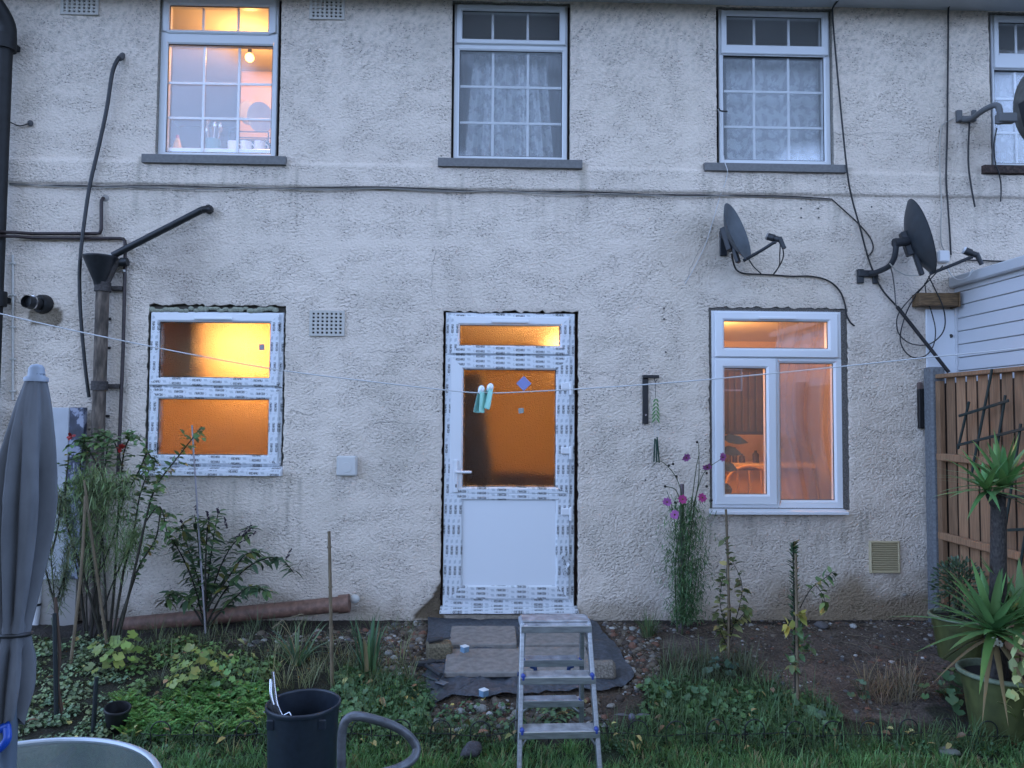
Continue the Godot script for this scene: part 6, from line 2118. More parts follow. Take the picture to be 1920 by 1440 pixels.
	for s in [-1, 1]:
		var w := Build.new()
		w.leaf(Vector3(s * 0.015, 0.075, 0), Vector3(s, 0.15, 0), Vector3.UP, 0.075, 0.03, 0.1, 0.1)
		obj("wing", w, paint("wing_grey", 0.1, 0.1, 0.11, 0.5), sl)

# ---------------------------------------------------------------- plants
func leafcol(base: Color, spread := 0.3) -> Color:
	var k := 1.75 * rng.randf_range(1.0 - spread, 1.0 + spread)
	return Color(base.r * k * rng.randf_range(0.85, 1.2), base.g * k, base.b * k * rng.randf_range(0.8, 1.15))

func rand_dir(up := 0.0) -> Vector3:
	return (Vector3(rng.randfn(), rng.randfn() + up, rng.randfn())).normalized()

func leaves_along(b: Build, path: Array, from: float, to: float, count: int, base: Color, length: float, width: float, droop := 0.4, out := 0.9, compound := 0) -> void:
	for k in count:
		var f := lerpf(from, to, (k + rng.randf()) / count) * (path.size() - 1)
		var i := mini(int(f), path.size() - 2)
		var p: Vector3 = (path[i] as Vector3).lerp(path[i + 1], f - i)
		var d: Vector3 = (path[i + 1] - path[i]).normalized()
		var a := rng.randf() * TAU
		var s := d.cross(Vector3(cos(a), 0.2, sin(a))).normalized()
		var ld := (s * out + d * 0.5 + Vector3(0, -0.1, 0)).normalized()
		if compound == 0:
			b.col = leafcol(base)
			b.leaf(p, ld, Vector3.UP + s * 0.3 + rand_dir() * 0.4, length * rng.randf_range(0.7, 1.25), width * rng.randf_range(0.75, 1.2), droop * rng.randf_range(0.4, 1.6), 0.2)
		else:            # a stalk with pairs of leaflets
			var l := length * 2.2 * rng.randf_range(0.7, 1.2)
			for q in compound:
				var t := 0.35 + 0.65 * q / maxf(1, compound - 1)
				var m := p + ld * l * t - Vector3.UP * droop * l * t * t * 0.5
				var side := ld.cross(Vector3.UP).normalized()
				for w in ([-1, 1] if q < compound - 1 else [0]):
					b.col = leafcol(base)
					b.leaf(m, (ld * (0.6 if w else 1.0) + side * w).normalized(), Vector3.UP + rand_dir() * 0.5, length * rng.randf_range(0.75, 1.1), width * rng.randf_range(0.8, 1.1), droop, 0.2)

func path_px(px: Array, z0: float, z1: float) -> Array:
	var out := []
	for k in px.size():
		var z := lerpf(z0, z1, float(k) / maxf(1, px.size() - 1))
		out.append(at(px[k][0], px[k][1], z))
	return curve(out, 5)

func moved(path: Array, o: Vector3) -> Array:
	var out := []
	for p in path:
		out.append(p - o)
	return out

func flower(parent: Node, c: Vector3, nn: Vector3, r: float, petal: Material, heart: Material) -> void:
	var b := Build.new()
	var z := nn.normalized()
	var x := z.cross(Vector3(0.2, 1, 0.1)).normalized()
	var y := z.cross(x)
	for k in 8:
		var a := TAU * k / 8.0 + rng.randf_range(-0.1, 0.1)
		var d := x * cos(a) + y * sin(a) + z * rng.randf_range(0.0, 0.35)
		b.leaf(c + d * r * 0.12, d, z, r, r * 0.72, 0.25, 0.12)
	obj("petals", b, petal, parent)
	var h := Build.new()
	h.ball(c + z * r * 0.08, Vector3.ONE * r * 0.2, 6, 8)
	obj("flower_centre", h, heart, parent)

func cane(label: String, px: Array, z0: float, z1: float, r: float, m: Material, called := "bamboo_cane", cat := "cane") -> void:
	var pts := path_px(px, z0, z1)
	var t := thing(called, label, cat, pts[0])
	add_tube("stick", t, moved(pts, pts[0]), r, m, r * 0.85, 8)
	if called == "bamboo_cane":
		for k in 4:
			var f := (k + 0.6) / 4.2 * (pts.size() - 1)
			var i := int(f)
			var p: Vector3 = (pts[i] as Vector3).lerp(pts[mini(i + 1, pts.size() - 1)], f - i) - pts[0]
			add_tube("node", t, [p, p + (pts[-1] - pts[0]).normalized() * 0.008], r * 1.25, m, -1, 8)

func tuft_mesh(n: int, length: float, width: float, spread: float, seed_: int, segs := 4) -> ArrayMesh:
	rng.seed = seed_
	var b := Build.new()
	for k in n:
		var a := rng.randf() * TAU
		var o := Vector3(cos(a), 0, sin(a)) * spread * rng.randf() * 0.6
		b.col = Color.WHITE * rng.randf_range(0.75, 1.25)
		b.blade(o, Vector3(cos(a) * rng.randf_range(0.1, 0.7), 1, sin(a) * rng.randf_range(0.1, 0.7)), length * rng.randf_range(0.5, 1.15), width, rng.randf_range(0.1, 0.75), segs)
	return b.mesh()

func clump_mesh(n: int, leaf_r: float, h: float, spread: float, seed_: int, lobes := 5, stalks := true) -> ArrayMesh:     # round lobed leaves on stalks
	rng.seed = seed_
	var b := Build.new()
	for k in n:
		var a := rng.randf() * TAU
		var r := spread * sqrt(rng.randf())
		var p := Vector3(cos(a) * r, h * rng.randf_range(0.25, 1.0) * (1.0 - 0.45 * r / spread), sin(a) * r)
		b.col = Color.WHITE * rng.randf_range(0.7, 1.3)
		if rng.randf() < 0.06:
			b.col = Color(2.0, 1.5, 0.7)
		b.disc_leaf(p, Vector3(cos(a) * 0.35, 1, sin(a) * 0.35) + rand_dir() * 0.35, leaf_r * rng.randf_range(0.55, 1.25), lobes, rng.randf() * TAU, rng.randf_range(0.05, 0.35))
		if stalks and k % 2 == 0:
			b.col = Color(0.9, 0.9, 0.7) * 0.8
			b.tube([Vector3(p.x * 0.3, -0.01, p.z * 0.3), p], 0.0016, 0.001, 3, false)
	return b.mesh()

func feather_mesh(n: int, h: float, seed_: int) -> ArrayMesh:      # soft, finely cut fronds
	rng.seed = seed_
	var b := Build.new()
	for k in n:
		var a := rng.randf() * TAU
		var d := Vector3(cos(a) * 0.6, rng.randf_range(0.5, 1.2), sin(a) * 0.6).normalized()
		var l := h * rng.randf_range(0.6, 1.2)
		b.col = Color.WHITE * rng.randf_range(0.7, 1.3)
		var side := d.cross(Vector3.UP).normalized()
		for q in 9:
			var t := 0.2 + 0.8 * q / 8.0
			var p := d * l * t - Vector3.UP * 0.3 * l * t * t
			for s in [-1, 1]:
				b.leaf(p, side * s + d * 0.6, Vector3.UP + rand_dir() * 0.4, l * 0.28 * (1.1 - 0.7 * t), l * 0.07, 0.2, 0.1)
	return b.mesh()

func sword_plant(t: Node3D, c: Vector3, n: int, length: float, width: float, m: Material, low: float, high: float, droop: float, bend := Vector3.ZERO) -> void:      # a rosette; each leaf is a part
	for k in n:
		var a := TAU * k * 0.382 + rng.randf_range(-0.2, 0.2)
		var e := lerpf(low, high, float(k) / n)
		var b := Build.new()
		b.col = leafcol(Color(0.075, 0.15, 0.05), 0.25)
		var d := Vector3(cos(a) * cos(e), sin(e), sin(a) * cos(e)) + bend
		b.blade(c + Vector3(0, 0.02 * k / n, 0), d, length * rng.randf_range(0.75, 1.1), width * rng.randf_range(0.85, 1.1), droop * rng.randf_range(0.4, 1.3) * (1.1 - e * 0.6), 6)
		obj("sword_leaf", b, m, t)

func build_plants() -> void:
	var lf := leafy("leaf", 0.5, 0.3)
	var stem_d := paint("stem_dark", 0.03, 0.026, 0.018, 0.8)
	var stem_g := paint("stem_green", 0.05, 0.07, 0.025, 0.7)
	var bamboo := grainy(paint("bamboo", 0.27, 0.2, 0.12, 0.65), 0.02, Vector3(4, 0.6, 4), 0.0, 0.6, 80)
	# --- the rose
	rng.seed = 21
	var base := on_ground(195, 1195)
	var rose := thing("rose_bush", "tall leggy rose bush with red hips in front of the brown waste pipe", "rose bush", base)
	var rs := Build.new()
	var rl := Build.new()
	var dark := Color(0.055, 0.095, 0.035)
	var zb := base.z
	var stems := [[[[222, 1195], [250, 1080], [272, 980], [285, 930], [300, 900], [335, 855], [378, 800]], 0.2, 0.3, 30], [[[205, 1195], [215, 1090], [222, 960], [232, 850], [250, 812]], 0.0, 0.05, 34], [[[200, 1195], [196, 1080], [190, 950], [200, 850], [206, 812]], -0.1, -0.1, 34], [[[190, 1195], [175, 1080], [160, 980], [150, 880], [160, 820]], 0.0, 0.1, 30], [[[212, 1195], [232, 1070], [250, 1000], [262, 930], [280, 880]], 0.1, 0.0, 30], [[[190, 1195], [160, 1090], [130, 1000], [122, 930], [130, 850]], 0.05, 0.2, 24], [[[215, 1195], [240, 1120], [262, 1060], [292, 1010], [300, 960]], 0.15, 0.2, 22], [[[235, 930], [262, 880], [276, 850], [290, 870]], 0.05, 0.1, 20], [[[196, 900], [170, 850], [150, 825]], 0.0, 0.1, 20], [[[230, 880], [215, 830], [190, 815]], 0.05, 0.15, 18], [[[272, 980], [300, 950], [315, 1010]], 0.15, 0.25, 14]]
	for s in stems:
		var p := moved(path_px(s[0], zb + s[1], zb + s[2]), base)
		rs.tube(p, 0.009 if s[0][0][1] > 1100 else 0.005, 0.003, 6)
		leaves_along(rl, p, 0.35 if s[0][0][1] > 1100 else 0.15, 1.0, int(s[3] * 1.6), dark, 0.044, 0.032, 0.35, 1.0, 0)
		leaves_along(rl, p, 0.45 if s[0][0][1] > 1100 else 0.2, 1.0, int(s[3] / 3.0), dark * 1.2, 0.044, 0.032, 0.4, 1.0, 3)
	obj("stems", rs, grainy(paint("rose_stem", 0.07, 0.06, 0.035, 0.7), 0.03, Vector3(4, 1, 4), 0.0, 0.4, 81), rose)
	for k in 40:        # a few yellowed leaves
		var q: Array = stems[rng.randi() % 7]
		var p := moved(path_px(q[0], zb + q[1], zb + q[2]), base)
		leaves_along(rl, p, 0.5, 1.0, 1, Color(0.16, 0.15, 0.03) if k % 2 else Color(0.09, 0.12, 0.03), 0.036, 0.025, 0.4, 1.0)
	obj("foliage", rl, lf, rose)
	var red := paint("hip_red", 0.3, 0.02, 0.02, 0.4)
	for q in [[226, 840, 0.02], [133, 818, 0.018]]:
		var b := Build.new()
		var c := at(q[0], q[1], zb + 0.12) - base
		if q[2] > 0.015:
			for k in 9:
				var d := rand_dir(0.2)
				b.leaf(c, d, d.cross(Vector3.RIGHT), q[2] * 1.5, q[2] * 1.2, -0.4, 0.4)
			obj("bloom", b, red, rose)
		else:
			b.ball(c, Vector3.ONE * q[2], 6, 8)
			obj("hip", b, red, rose)
	# --- feathery asparagus-like plant tied to canes, and its thin neighbour
	var need := leafy("needle", 0.6, 0.2)
	for v in [[[170, 1200], "bushy feathery green plant tied between two bamboo canes", [[[165, 1200], [162, 1120], [170, 1020], [175, 880]], [[170, 1200], [180, 1100], [215, 1000], [240, 900]], [[160, 1200], [150, 1100], [130, 1000], [118, 920]], [[170, 1200], [185, 1080], [195, 960], [205, 905]], [[165, 1200], [150, 1080], [155, 960], [150, 900]], [[175, 1200], [205, 1110], [235, 1040], [255, 1000]]], Color(0.13, 0.18, 0.08), 850, 0.0], [[105, 1210], "thin needle-leaved plant leaning beside the folded parasol", [[[105, 1235], [103, 1150], [97, 1060], [90, 960]], [[103, 1140], [120, 1080], [130, 1020]], [[102, 1130], [84, 1060], [80, 1000]], [[105, 1160], [118, 1110], [122, 1060]], [[96, 1040], [110, 980], [112, 930]]], Color(0.07, 0.085, 0.045), 200, 0.15]]:
		var b0 := on_ground(v[0][0], v[0][1])
		var t := thing("feathery_plant", v[1], "plant", b0)
		var st := Build.new()
		var nb := Build.new()
		for s in v[2]:
			var p := moved(path_px(s, b0.z + v[5], b0.z + 0.1 + v[5]), b0)
			st.tube(p, 0.006, 0.002, 6)
			for k in int(v[4] / v[2].size() * 7):
				var f := lerpf(0.38 if v[4] > 300 else 0.1, 1.0, sqrt(rng.randf())) * (p.size() - 1)
				var i := mini(int(f), p.size() - 2)
				var c: Vector3 = (p[i] as Vector3).lerp(p[i + 1], f - i) + rand_dir() * (0.1 if v[4] > 300 else 0.025) * rng.randf()
				nb.col = leafcol(v[3], 0.4)
				nb.blade(c, rand_dir(0.5), rng.randf_range(0.03, 0.09), 0.0055, rng.randf_range(0.0, 0.6), 2)
		obj("stems", st, stem_d, t)
		obj("foliage", nb, need, t)
	# --- shrub with long drooping leaves
	rng.seed = 33
	base = on_ground(384, 1178)
	var sh := thing("flowering_shrub", "leafy shrub with long drooping leaves and dried flower spikes under the frosted window", "shrub", base)
	var ss := Build.new()
	var shoots := [[[[384, 1175], [380, 1100], [372, 1020], [365, 965]], 0.0, 0.05], [[[386, 1175], [390, 1090], [400, 1010], [410, 958]], 0.0, -0.05], [[[384, 1175], [365, 1100], [345, 1050], [322, 1010]], 0.05, 0.15], [[[386, 1175], [420, 1110], [470, 1060], [520, 1045], [552, 1075]], 0.05, 0.2], [[[388, 1175], [430, 1130], [470, 1100], [500, 1110]], 0.1, 0.25], [[[384, 1175], [355, 1130], [325, 1110], [312, 1130]], 0.1, 0.2], [[[386, 1175], [400, 1100], [430, 1030], [470, 990]], 0.0, 0.0], [[[384, 1175], [378, 1110], [350, 1020], [340, 985]], -0.05, -0.05], [[[388, 1140], [430, 1080], [460, 1040], [490, 1035]], 0.1, 0.1], [[[386, 1175], [385, 1080], [388, 1000], [392, 975]], 0.1, 0.12]]
	var shared := []
	for k in 5:
		var b := Build.new()
		b.col = [Color(0.08, 0.145, 0.06), Color(0.1, 0.17, 0.07), Color(0.12, 0.18, 0.06), Color(0.07, 0.12, 0.065), Color(0.2, 0.19, 0.05)][k]
		b.leaf(Vector3.ZERO, Vector3(0, 0, 1), Vector3.UP, 1.0, 0.36, 0.25 + 0.1 * k, 0.2)
		shared.append(b.mesh())
	var small := Build.new()
	for s in shoots:
		var p := moved(path_px(s[0], base.z + s[1], base.z + s[2]), base)
		ss.tube(p, 0.007, 0.0025, 6)
		for k in 64:
			var f := lerpf(0.22, 1.0, (k + rng.randf()) / 64.0) * (p.size() - 1)
			var i := mini(int(f), p.size() - 2)
			var c: Vector3 = (p[i] as Vector3).lerp(p[i + 1], f - i)
			var a := rng.randf() * TAU
			var d := Vector3(cos(a), rng.randf_range(-0.35, 0.5), sin(a) * 0.9).normalized()
			var o := MeshInstance3D.new()
			o.mesh = shared[mini(4, int(rng.randf() * 4.25))]
			o.material_override = lf
			o.name = "leaf"
			var l := rng.randf_range(0.05, 0.1)
			o.transform = Transform3D(Basis.looking_at(-d, Vector3.UP + rand_dir() * 0.4).scaled(Vector3.ONE * l), c)
			sh.add_child(o, true)
	obj("stems", ss, stem_d, sh)
	var spike_m := paint("dry_spike", 0.045, 0.03, 0.045, 0.9)
	for q in [[372, 968, 366, 948], [410, 962, 408, 952], [392, 975, 388, 958], [440, 1010, 470, 985], [450, 1018, 480, 998], [425, 990, 422, 972], [455, 1005, 474, 990], [536, 1050, 546, 1030], [345, 985, 338, 975]]:
		var b := Build.new()
		var p := moved(path_px([[q[0], q[1]], [q[2], q[3]]], base.z + 0.03, base.z + 0.05), base)
		for k in 26:
			var c: Vector3 = p[0].lerp(p[-1], k / 25.0) + rand_dir() * 0.006
			b.ball(c, Vector3.ONE * rng.randf_range(0.003, 0.006), 3, 5)
		obj("flower_spike", b, spike_m, sh)
	# --- canes and stakes
	cane("bamboo cane leaning left beside the feathery plant, its foot among the ivy", [[132, 1250], [152, 1070], [160, 930]], on_ground(132, 1250).z, on_ground(132, 1250).z - 0.1, 0.009, bamboo)
	cane("bamboo cane leaning right beside the feathery plant, its foot by the clay pipe", [[200, 1205], [178, 1050], [158, 900]], on_ground(200, 1205).z + 0.1, on_ground(200, 1205).z + 0.1, 0.009, bamboo)
	cane("upright bamboo cane standing in the bed midway between shrub and door", [[623, 1290], [620, 1140], [617, 996]], on_ground(623, 1290).z, on_ground(623, 1290).z, 0.010, bamboo)
	cane("bamboo cane carrying the small yellowing climber below the clear window", [[1366, 1245], [1366, 1100], [1361, 955]], on_ground(1366, 1245).z, on_ground(1366, 1245).z, 0.008, bamboo)
	cane("short bamboo cane beside the dark leaf spike", [[1496, 1335], [1494, 1190], [1492, 1038]], on_ground(1496, 1335).z, on_ground(1496, 1335).z, 0.008, bamboo)
	cane("weathered grey wooden lath among the pink flowers", [[1279, 1180], [1278, 1050], [1279, 908]], on_ground(1279, 1180).z - 0.03, on_ground(1279, 1180).z - 0.03, 0.016, paint("lath_grey", 0.12, 0.09, 0.1, 0.9), "wooden_lath", "stake")
	cane("thin pale plastic stake rising in front of the frosted window", [[386, 1190], [372, 985], [360, 797]], on_ground(384, 1178).z + 0.12, on_ground(384, 1178).z + 0.12, 0.006, paint("stake_pale", 0.3, 0.28, 0.3, 0.6), "plastic_stake", "stake")
	cane("dark green stake with a tie beside the parasol", [[106, 1350], [104, 1250], [102, 1150]], on_ground(106, 1350).z, on_ground(106, 1350).z, 0.011, paint("stake_dark", 0.012, 0.018, 0.02, 0.6), "garden_stake", "stake")
	cane("short dark green stake by the black pot in the bed", [[175, 1372], [178, 1320], [181, 1270]], on_ground(175, 1372).z, on_ground(175, 1372).z, 0.011, paint("stake_dark", 0.012, 0.018, 0.02, 0.6), "garden_stake", "stake")
	cane("brown dead stem twisted beside the dark tied stake", [[118, 1345], [108, 1280], [112, 1230], [108, 1170], [104, 1120]], on_ground(118, 1345).z, on_ground(118, 1345).z, 0.009, paint("dead_stem", 0.08, 0.05, 0.035, 0.9), "dead_stem", "stem")
	var bp := thing("black_pot", "black plastic plant pot tipped among the weeds on the bucket's far side", "plant pot", on_ground(216, 1370))
	bp.rotation = Vector3(0.15, 0, -0.15)
	lathed("shell", [Vector2(0, 0), Vector2(0.04, 0), Vector2(0.055, 0.1), Vector2(0.06, 0.1), Vector2(0.06, 0.115), Vector2(0.052, 0.115), Vector2(0.042, 0.02), Vector2(0, 0.015)], paint("black_plastic_pot", 0.01, 0.01, 0.012, 0.5), bp)
	# --- cosmos
	rng.seed = 44
	base = on_ground(1277, 1190)
	var cos_ := thing("pink_cosmos", "tall thread-leaved plant with pink flowers left of the clear window", "flowering plant", base)
	var cs := Build.new()
	var cf := Build.new()
	var cz := base.z + 0.02
	for s in [[[1280, 1190], [1280, 1080], [1295, 960], [1305, 880], [1312, 848]], [[1270, 1185], [1266, 1060], [1280, 960], [1270, 900], [1240, 865], [1222, 875]], [[1278, 1190], [1288, 1080], [1300, 960], [1318, 890], [1350, 862]], [[1285, 1170], [1300, 1120], [1310, 1050]], [[1280, 1190], [1272, 1050], [1262, 960], [1250, 920]], [[1300, 950], [1310, 900], [1310, 830]], [[1280, 960], [1268, 920], [1247, 912]]]:
		cs.tube(moved(path_px(s, cz, cz + 0.05), base), 0.005, 0.0018, 6)
	for k in 5200:
		var py := lerpf(935, 1165, pow(rng.randf(), 0.9))
		var w := 44.0 * (1.0 - 0.35 * absf((py - 1030) / 130.0))
		var c := at(1287 + rng.randfn() * w * 0.5, py, cz + rng.randfn() * 0.05) - base
		cf.col = leafcol(Color(0.05, 0.1, 0.04), 0.4)
		cf.blade(c, rand_dir(0.0), rng.randf_range(0.025, 0.065), 0.006, rng.randf_range(0.0, 0.3), 2)
	obj("stems", cs, stem_g, cos_)
	obj("foliage", cf, need, cos_)
	var pinks := [leafy("petal", 0.55, 0.3)]
	var pm := paint("pink_petal", 0.42, 0.12, 0.36, 0.6)
	var mm := paint("magenta_petal", 0.36, 0.03, 0.17, 0.6)
	var heart := paint("flower_heart", 0.12, 0.06, 0.01, 0.8)
	for q in [[1287, 858, 0, 0.3, -0.5], [1355, 857, 0, 0.6, -0.1], [1326, 876, 0, 0.1, -0.8], [1251, 941, 0, -0.3, -0.3], [1265, 965, 0, -0.1, 0.1], [1280, 936, 1, 0.0, 0.2], [1317, 933, 1, 0.1, 0.3]]:
		flower(cos_, at(q[0], q[1], cz + 0.1) - base, Vector3(q[3], q[4], 0.9), 0.029, [pm, mm][q[2]], heart)
	for q in [[1307, 829], [1254, 873], [1268, 893], [1247, 912], [1262, 870], [1325, 887], [1266, 942], [1334, 938], [1325, 912]]:
		var b := Build.new()
		b.ball(at(q[0], q[1], cz + 0.06) - base, Vector3(0.009, 0.009, 0.009), 5, 7)
		obj("bud", b, stem_d, cos_)
	# --- climber on its cane, dark spike, side shoot
	rng.seed = 55
	base = on_ground(1368, 1240)
	var vi := thing("yellowing_climber", "small yellowing climber twining up its cane", "climber", base)
	var vs := Build.new()
	var vl := Build.new()
	for s in [[[1366, 1240], [1370, 1150], [1362, 1080], [1366, 1030], [1357, 1012]], [[1368, 1200], [1388, 1130], [1390, 1090], [1372, 1050]], [[1366, 1190], [1350, 1130], [1356, 1080]], [[1368, 1180], [1395, 1150], [1402, 1140]], [[1367, 1220], [1350, 1180], [1345, 1150]]]:
		var p := moved(path_px(s, base.z + 0.01, base.z + 0.04), base)
		vs.tube(p, 0.003, 0.0015, 5)
		leaves_along(vl, p, 0.15, 1.0, 26, Color(0.07, 0.09, 0.035), 0.04, 0.033, 0.5, 1.0)
		leaves_along(vl, p, 0.0, 0.6, 9, Color(0.2, 0.19, 0.07), 0.05, 0.044, 0.5, 1.0)
	obj("stems", vs, stem_d, vi)
	obj("foliage", vl, lf, vi)
	base = on_ground(1492, 1330)
	var spk := thing("leaf_spike", "tall dark narrow spike of small leaves with a long arching side shoot", "plant", base)
	var ks := Build.new()
	var kl := Build.new()
	var main := moved(path_px([[1492, 1330], [1490, 1200], [1488, 1100], [1487, 1018]], base.z, base.z), base)
	ks.tube(main, 0.006, 0.003, 6)
	leaves_along(kl, main, 0.18, 1.0, 260, Color(0.03, 0.06, 0.028), 0.038, 0.013, 0.1, 0.6)
	var side := moved(path_px([[1500, 1140], [1520, 1105], [1545, 1085], [1562, 1072]], base.z, base.z + 0.05), base)
	ks.tube(side, 0.003, 0.0015, 5)
	leaves_along(kl, side, 0.3, 1.0, 16, Color(0.07, 0.12, 0.05), 0.045, 0.032, 0.5, 1.0)
	var s2 := moved(path_px([[1530, 1098], [1545, 1120], [1546, 1145]], base.z + 0.03, base.z + 0.05), base)
	ks.tube(s2, 0.002, 0.001, 5)
	leaves_along(kl, s2, 0.2, 1.0, 9, Color(0.09, 0.13, 0.045), 0.045, 0.034, 0.6, 1.0)
	for q in [[1500, 1175], [1475, 1170], [1512, 1200], [1520, 1215], [1480, 1240], [1505, 1150]]:
		var p := moved(path_px([[1491, q[1] + 15], [q[0], q[1]]], base.z, base.z + 0.05), base)
		leaves_along(kl, p, 0.3, 1.0, 8, [Color(0.06, 0.1, 0.04), Color(0.17, 0.15, 0.03)][int(q[0]) % 2], 0.046, 0.034, 0.5, 1.0)
	obj("stems", ks, stem_d, spk)
	obj("foliage", kl, lf, spk)
	# --- sword leaves, fountain grass, wall tuft
	rng.seed = 66
	for q in [[690, 1275, 26, 0.4, "clump of upright sword-shaped leaves beside the rubble and the upright cane", Color(0.05, 0.1, 0.05), 0.024, 0.3], [556, 1250, 30, 0.34, "arching clump of grass with bristly seed heads above the bucket", Color(0.06, 0.1, 0.05), 0.016, 0.8], [1216, 1195, 150, 0.2, "round tuft of fine grass against the wall left of the pink flowers", Color(0.06, 0.09, 0.04), 0.005, 0.6]]:
		var p := on_ground(q[0], q[1])
		var t := thing("grass_clump", q[4], "grass clump", p)
		var b := Build.new()
		for k in int(q[2]):
			var a := rng.randf() * TAU
			var sp: float = rng.randf() * q[7]
			b.col = leafcol(q[5], 0.35) if rng.randf() > 0.12 else Color(0.2, 0.16, 0.08)
			b.blade(Vector3(cos(a), 0, sin(a)) * 0.05 * rng.randf(), Vector3(cos(a) * sp, 1, sin(a) * sp), q[3] * rng.randf_range(0.55, 1.1), q[6], rng.randf_range(0.1, 0.9) * q[7], 6)
		obj("blades", b, lf, t)
		if q[0] == 556:
			for h in [[526, 1178, 512, 1170], [570, 1162, 548, 1150], [532, 1172, 520, 1165]]:
				var pts := moved(path_px([[556, 1250], [548, 1200], [h[0], h[1] - 8], [h[2] - 2, h[3] + 8]], p.z, p.z + 0.06), p)
				add_tube("seed_stalk", t, pts, 0.0015, paint("straw", 0.3, 0.24, 0.13, 0.8), -1, 5)
				var sd := Build.new()
				for k in 90:
					var f := lerpf(0.72, 1.0, rng.randf()) * (pts.size() - 1)
					var i := mini(int(f), pts.size() - 2)
					sd.col = Color(0.26, 0.22, 0.17)
					sd.blade((pts[i] as Vector3).lerp(pts[i + 1], f - i), rand_dir(), 0.016, 0.0012, 0.1, 1)
				obj("seed_head", sd, lf, t)
	# --- yuccas in their pots
	rng.seed = 77
	var rimc := grainy(paint("pot_rim", 0.22, 0.27, 0.17, 0.6), 0.03, Vector3(3, 3, 3), 0.0, 0.75, 82)
	var potm := grainy(paint("pot_green", 0.13, 0.15, 0.042, 0.65), 0.012, Vector3(1.5, 0.7, 1.5), 0.0, 0.5, 83)
	var soil := paint("pot_soil", 0.02, 0.017, 0.014, 0.95)
	var pots := []
	for q in [[1906, 1396, 0.19, 0.325, "olive green pot with a pale rim, the nearer of the two, holding the yucca trunk"], [1822, 1246, 0.175, 0.275, "olive green pot with a pale rim, the one behind by the concrete post"]]:
		var p := on_ground(q[0], q[1])
		var t := thing("plant_pot", q[4], "plant pot", p + Vector3(0, -0.01, -q[2] * 0.55))
		var r: float = q[2]
		var h: float = q[3]
		lathed("pot_body", [Vector2(0, 0), Vector2(r * 0.66, 0), Vector2(r * 0.7, 0.012), Vector2(r * 0.85, h * 0.74), Vector2(r * 0.875, h * 0.745), Vector2(r * 0.9, h * 0.93)], potm, t, Vector3.ZERO, 40)
		lathed("pot_rim", [Vector2(r * 0.89, h * 0.925), Vector2(r * 0.985, h * 0.93), Vector2(r, h * 0.95), Vector2(r * 0.99, h * 0.985), Vector2(r * 0.95, h), Vector2(r * 0.88, h * 0.99), Vector2(r * 0.85, h * 0.9)], rimc, t, Vector3.ZERO, 40)
		lathed("potting_soil", [Vector2(r * 0.86, h * 0.9), Vector2(r * 0.4, h * 0.915), Vector2(0, h * 0.92)], soil, t, Vector3.ZERO, 24)
		pots.append([t.position + Vector3(0, h * 0.9, 0), r])
	var sw := leafy("sword", 0.45, 0.2)
	var yb: Vector3 = pots[0][0]
	var yu := thing("yucca", "tall yucca with a bare trunk and two leafy crowns, in the nearer green pot", "yucca", yb)
	var bark := grainy(paint("yucca_bark", 0.11, 0.095, 0.085, 0.95), 0.03, Vector3(5, 2, 5), 0.6, 0.4, 84)
	var up1 := at(1872, 950, yb.z) - yb
	add_tube("trunk", yu, curve([Vector3(0.0, -0.02, 0), Vector3(-0.02, 0.2, -0.01), at(1871, 1120, yb.z) - yb, up1]), 0.045, bark, 0.034, 14)
	add_tube("stump", yu, [Vector3(-0.05, -0.02, 0.03), Vector3(-0.06, 0.14, 0.03)], 0.05, bark, 0.042, 14)
	add_tube("branch", yu, [up1 - Vector3(0, 0.03, 0), at(1878, 925, yb.z) - yb], 0.028, bark, 0.022, 12)
	add_tube("branch", yu, [up1 - Vector3(0, 0.02, 0), at(1856, 928, yb.z + 0.03) - yb], 0.024, bark, 0.02, 12)
	sword_plant(yu, at(1882, 915, yb.z) - yb, 38, 0.28, 0.042, sw, 0.1, 1.45, 0.3)
	sword_plant(yu, at(1850, 922, yb.z + 0.04) - yb, 26, 0.26, 0.034, sw, -0.05, 1.1, 0.45, Vector3(-0.35, 0, 0.1))
	sword_plant(yu, at(1862, 1185, yb.z + 0.04) - yb, 56, 0.4, 0.048, sw, -0.02, 1.4, 0.35)
	sword_plant(yu, at(1915, 1170, yb.z + 0.02) - yb, 22, 0.36, 0.045, sw, 0.1, 1.4, 0.3)
	for k in 9:
		var b := Build.new()
		var a := TAU * k / 9.0 + rng.randf()
		b.col = Color(0.22, 0.16, 0.08) * rng.randf_range(0.7, 1.2)
		b.blade(at(1862, 1195, yb.z + 0.04) - yb, Vector3(cos(a), rng.randf_range(-0.3, 0.3), sin(a)), rng.randf_range(0.2, 0.3), 0.03, 0.9, 6)
		obj("dead_leaf", b, sw, yu)
	var bl := thing("pale_blossom", "small cream blossom over the soil of the nearer green pot", "flower", at(1866, 1206, yb.z + 0.12))
	for k in 3:
		flower(bl, Vector3(k * 0.02 - 0.02, 0.012 * (k % 2), 0), Vector3(0.2 * k - 0.2, 0.5, 0.8), 0.018, paint("cream_petal", 0.6, 0.58, 0.45, 0.6), heart)
	var vp := thing("variegated_plant", "pale yellow-green leafy plant cut by the picture's edge beside the nearer pot", "plant", at(1935, 1310, yb.z + 0.2))
	var vb := Build.new()
	for k in 60:
		vb.col = leafcol(Color(0.28, 0.3, 0.12), 0.35)
		vb.leaf(Vector3(rng.randfn() * 0.05, rng.randf_range(-0.1, 0.25), rng.randfn() * 0.05), rand_dir(0.4), Vector3.UP + rand_dir() * 0.5, rng.randf_range(0.05, 0.09), 0.04, 0.4, 0.2)
	obj("foliage", vb, lf, vp)
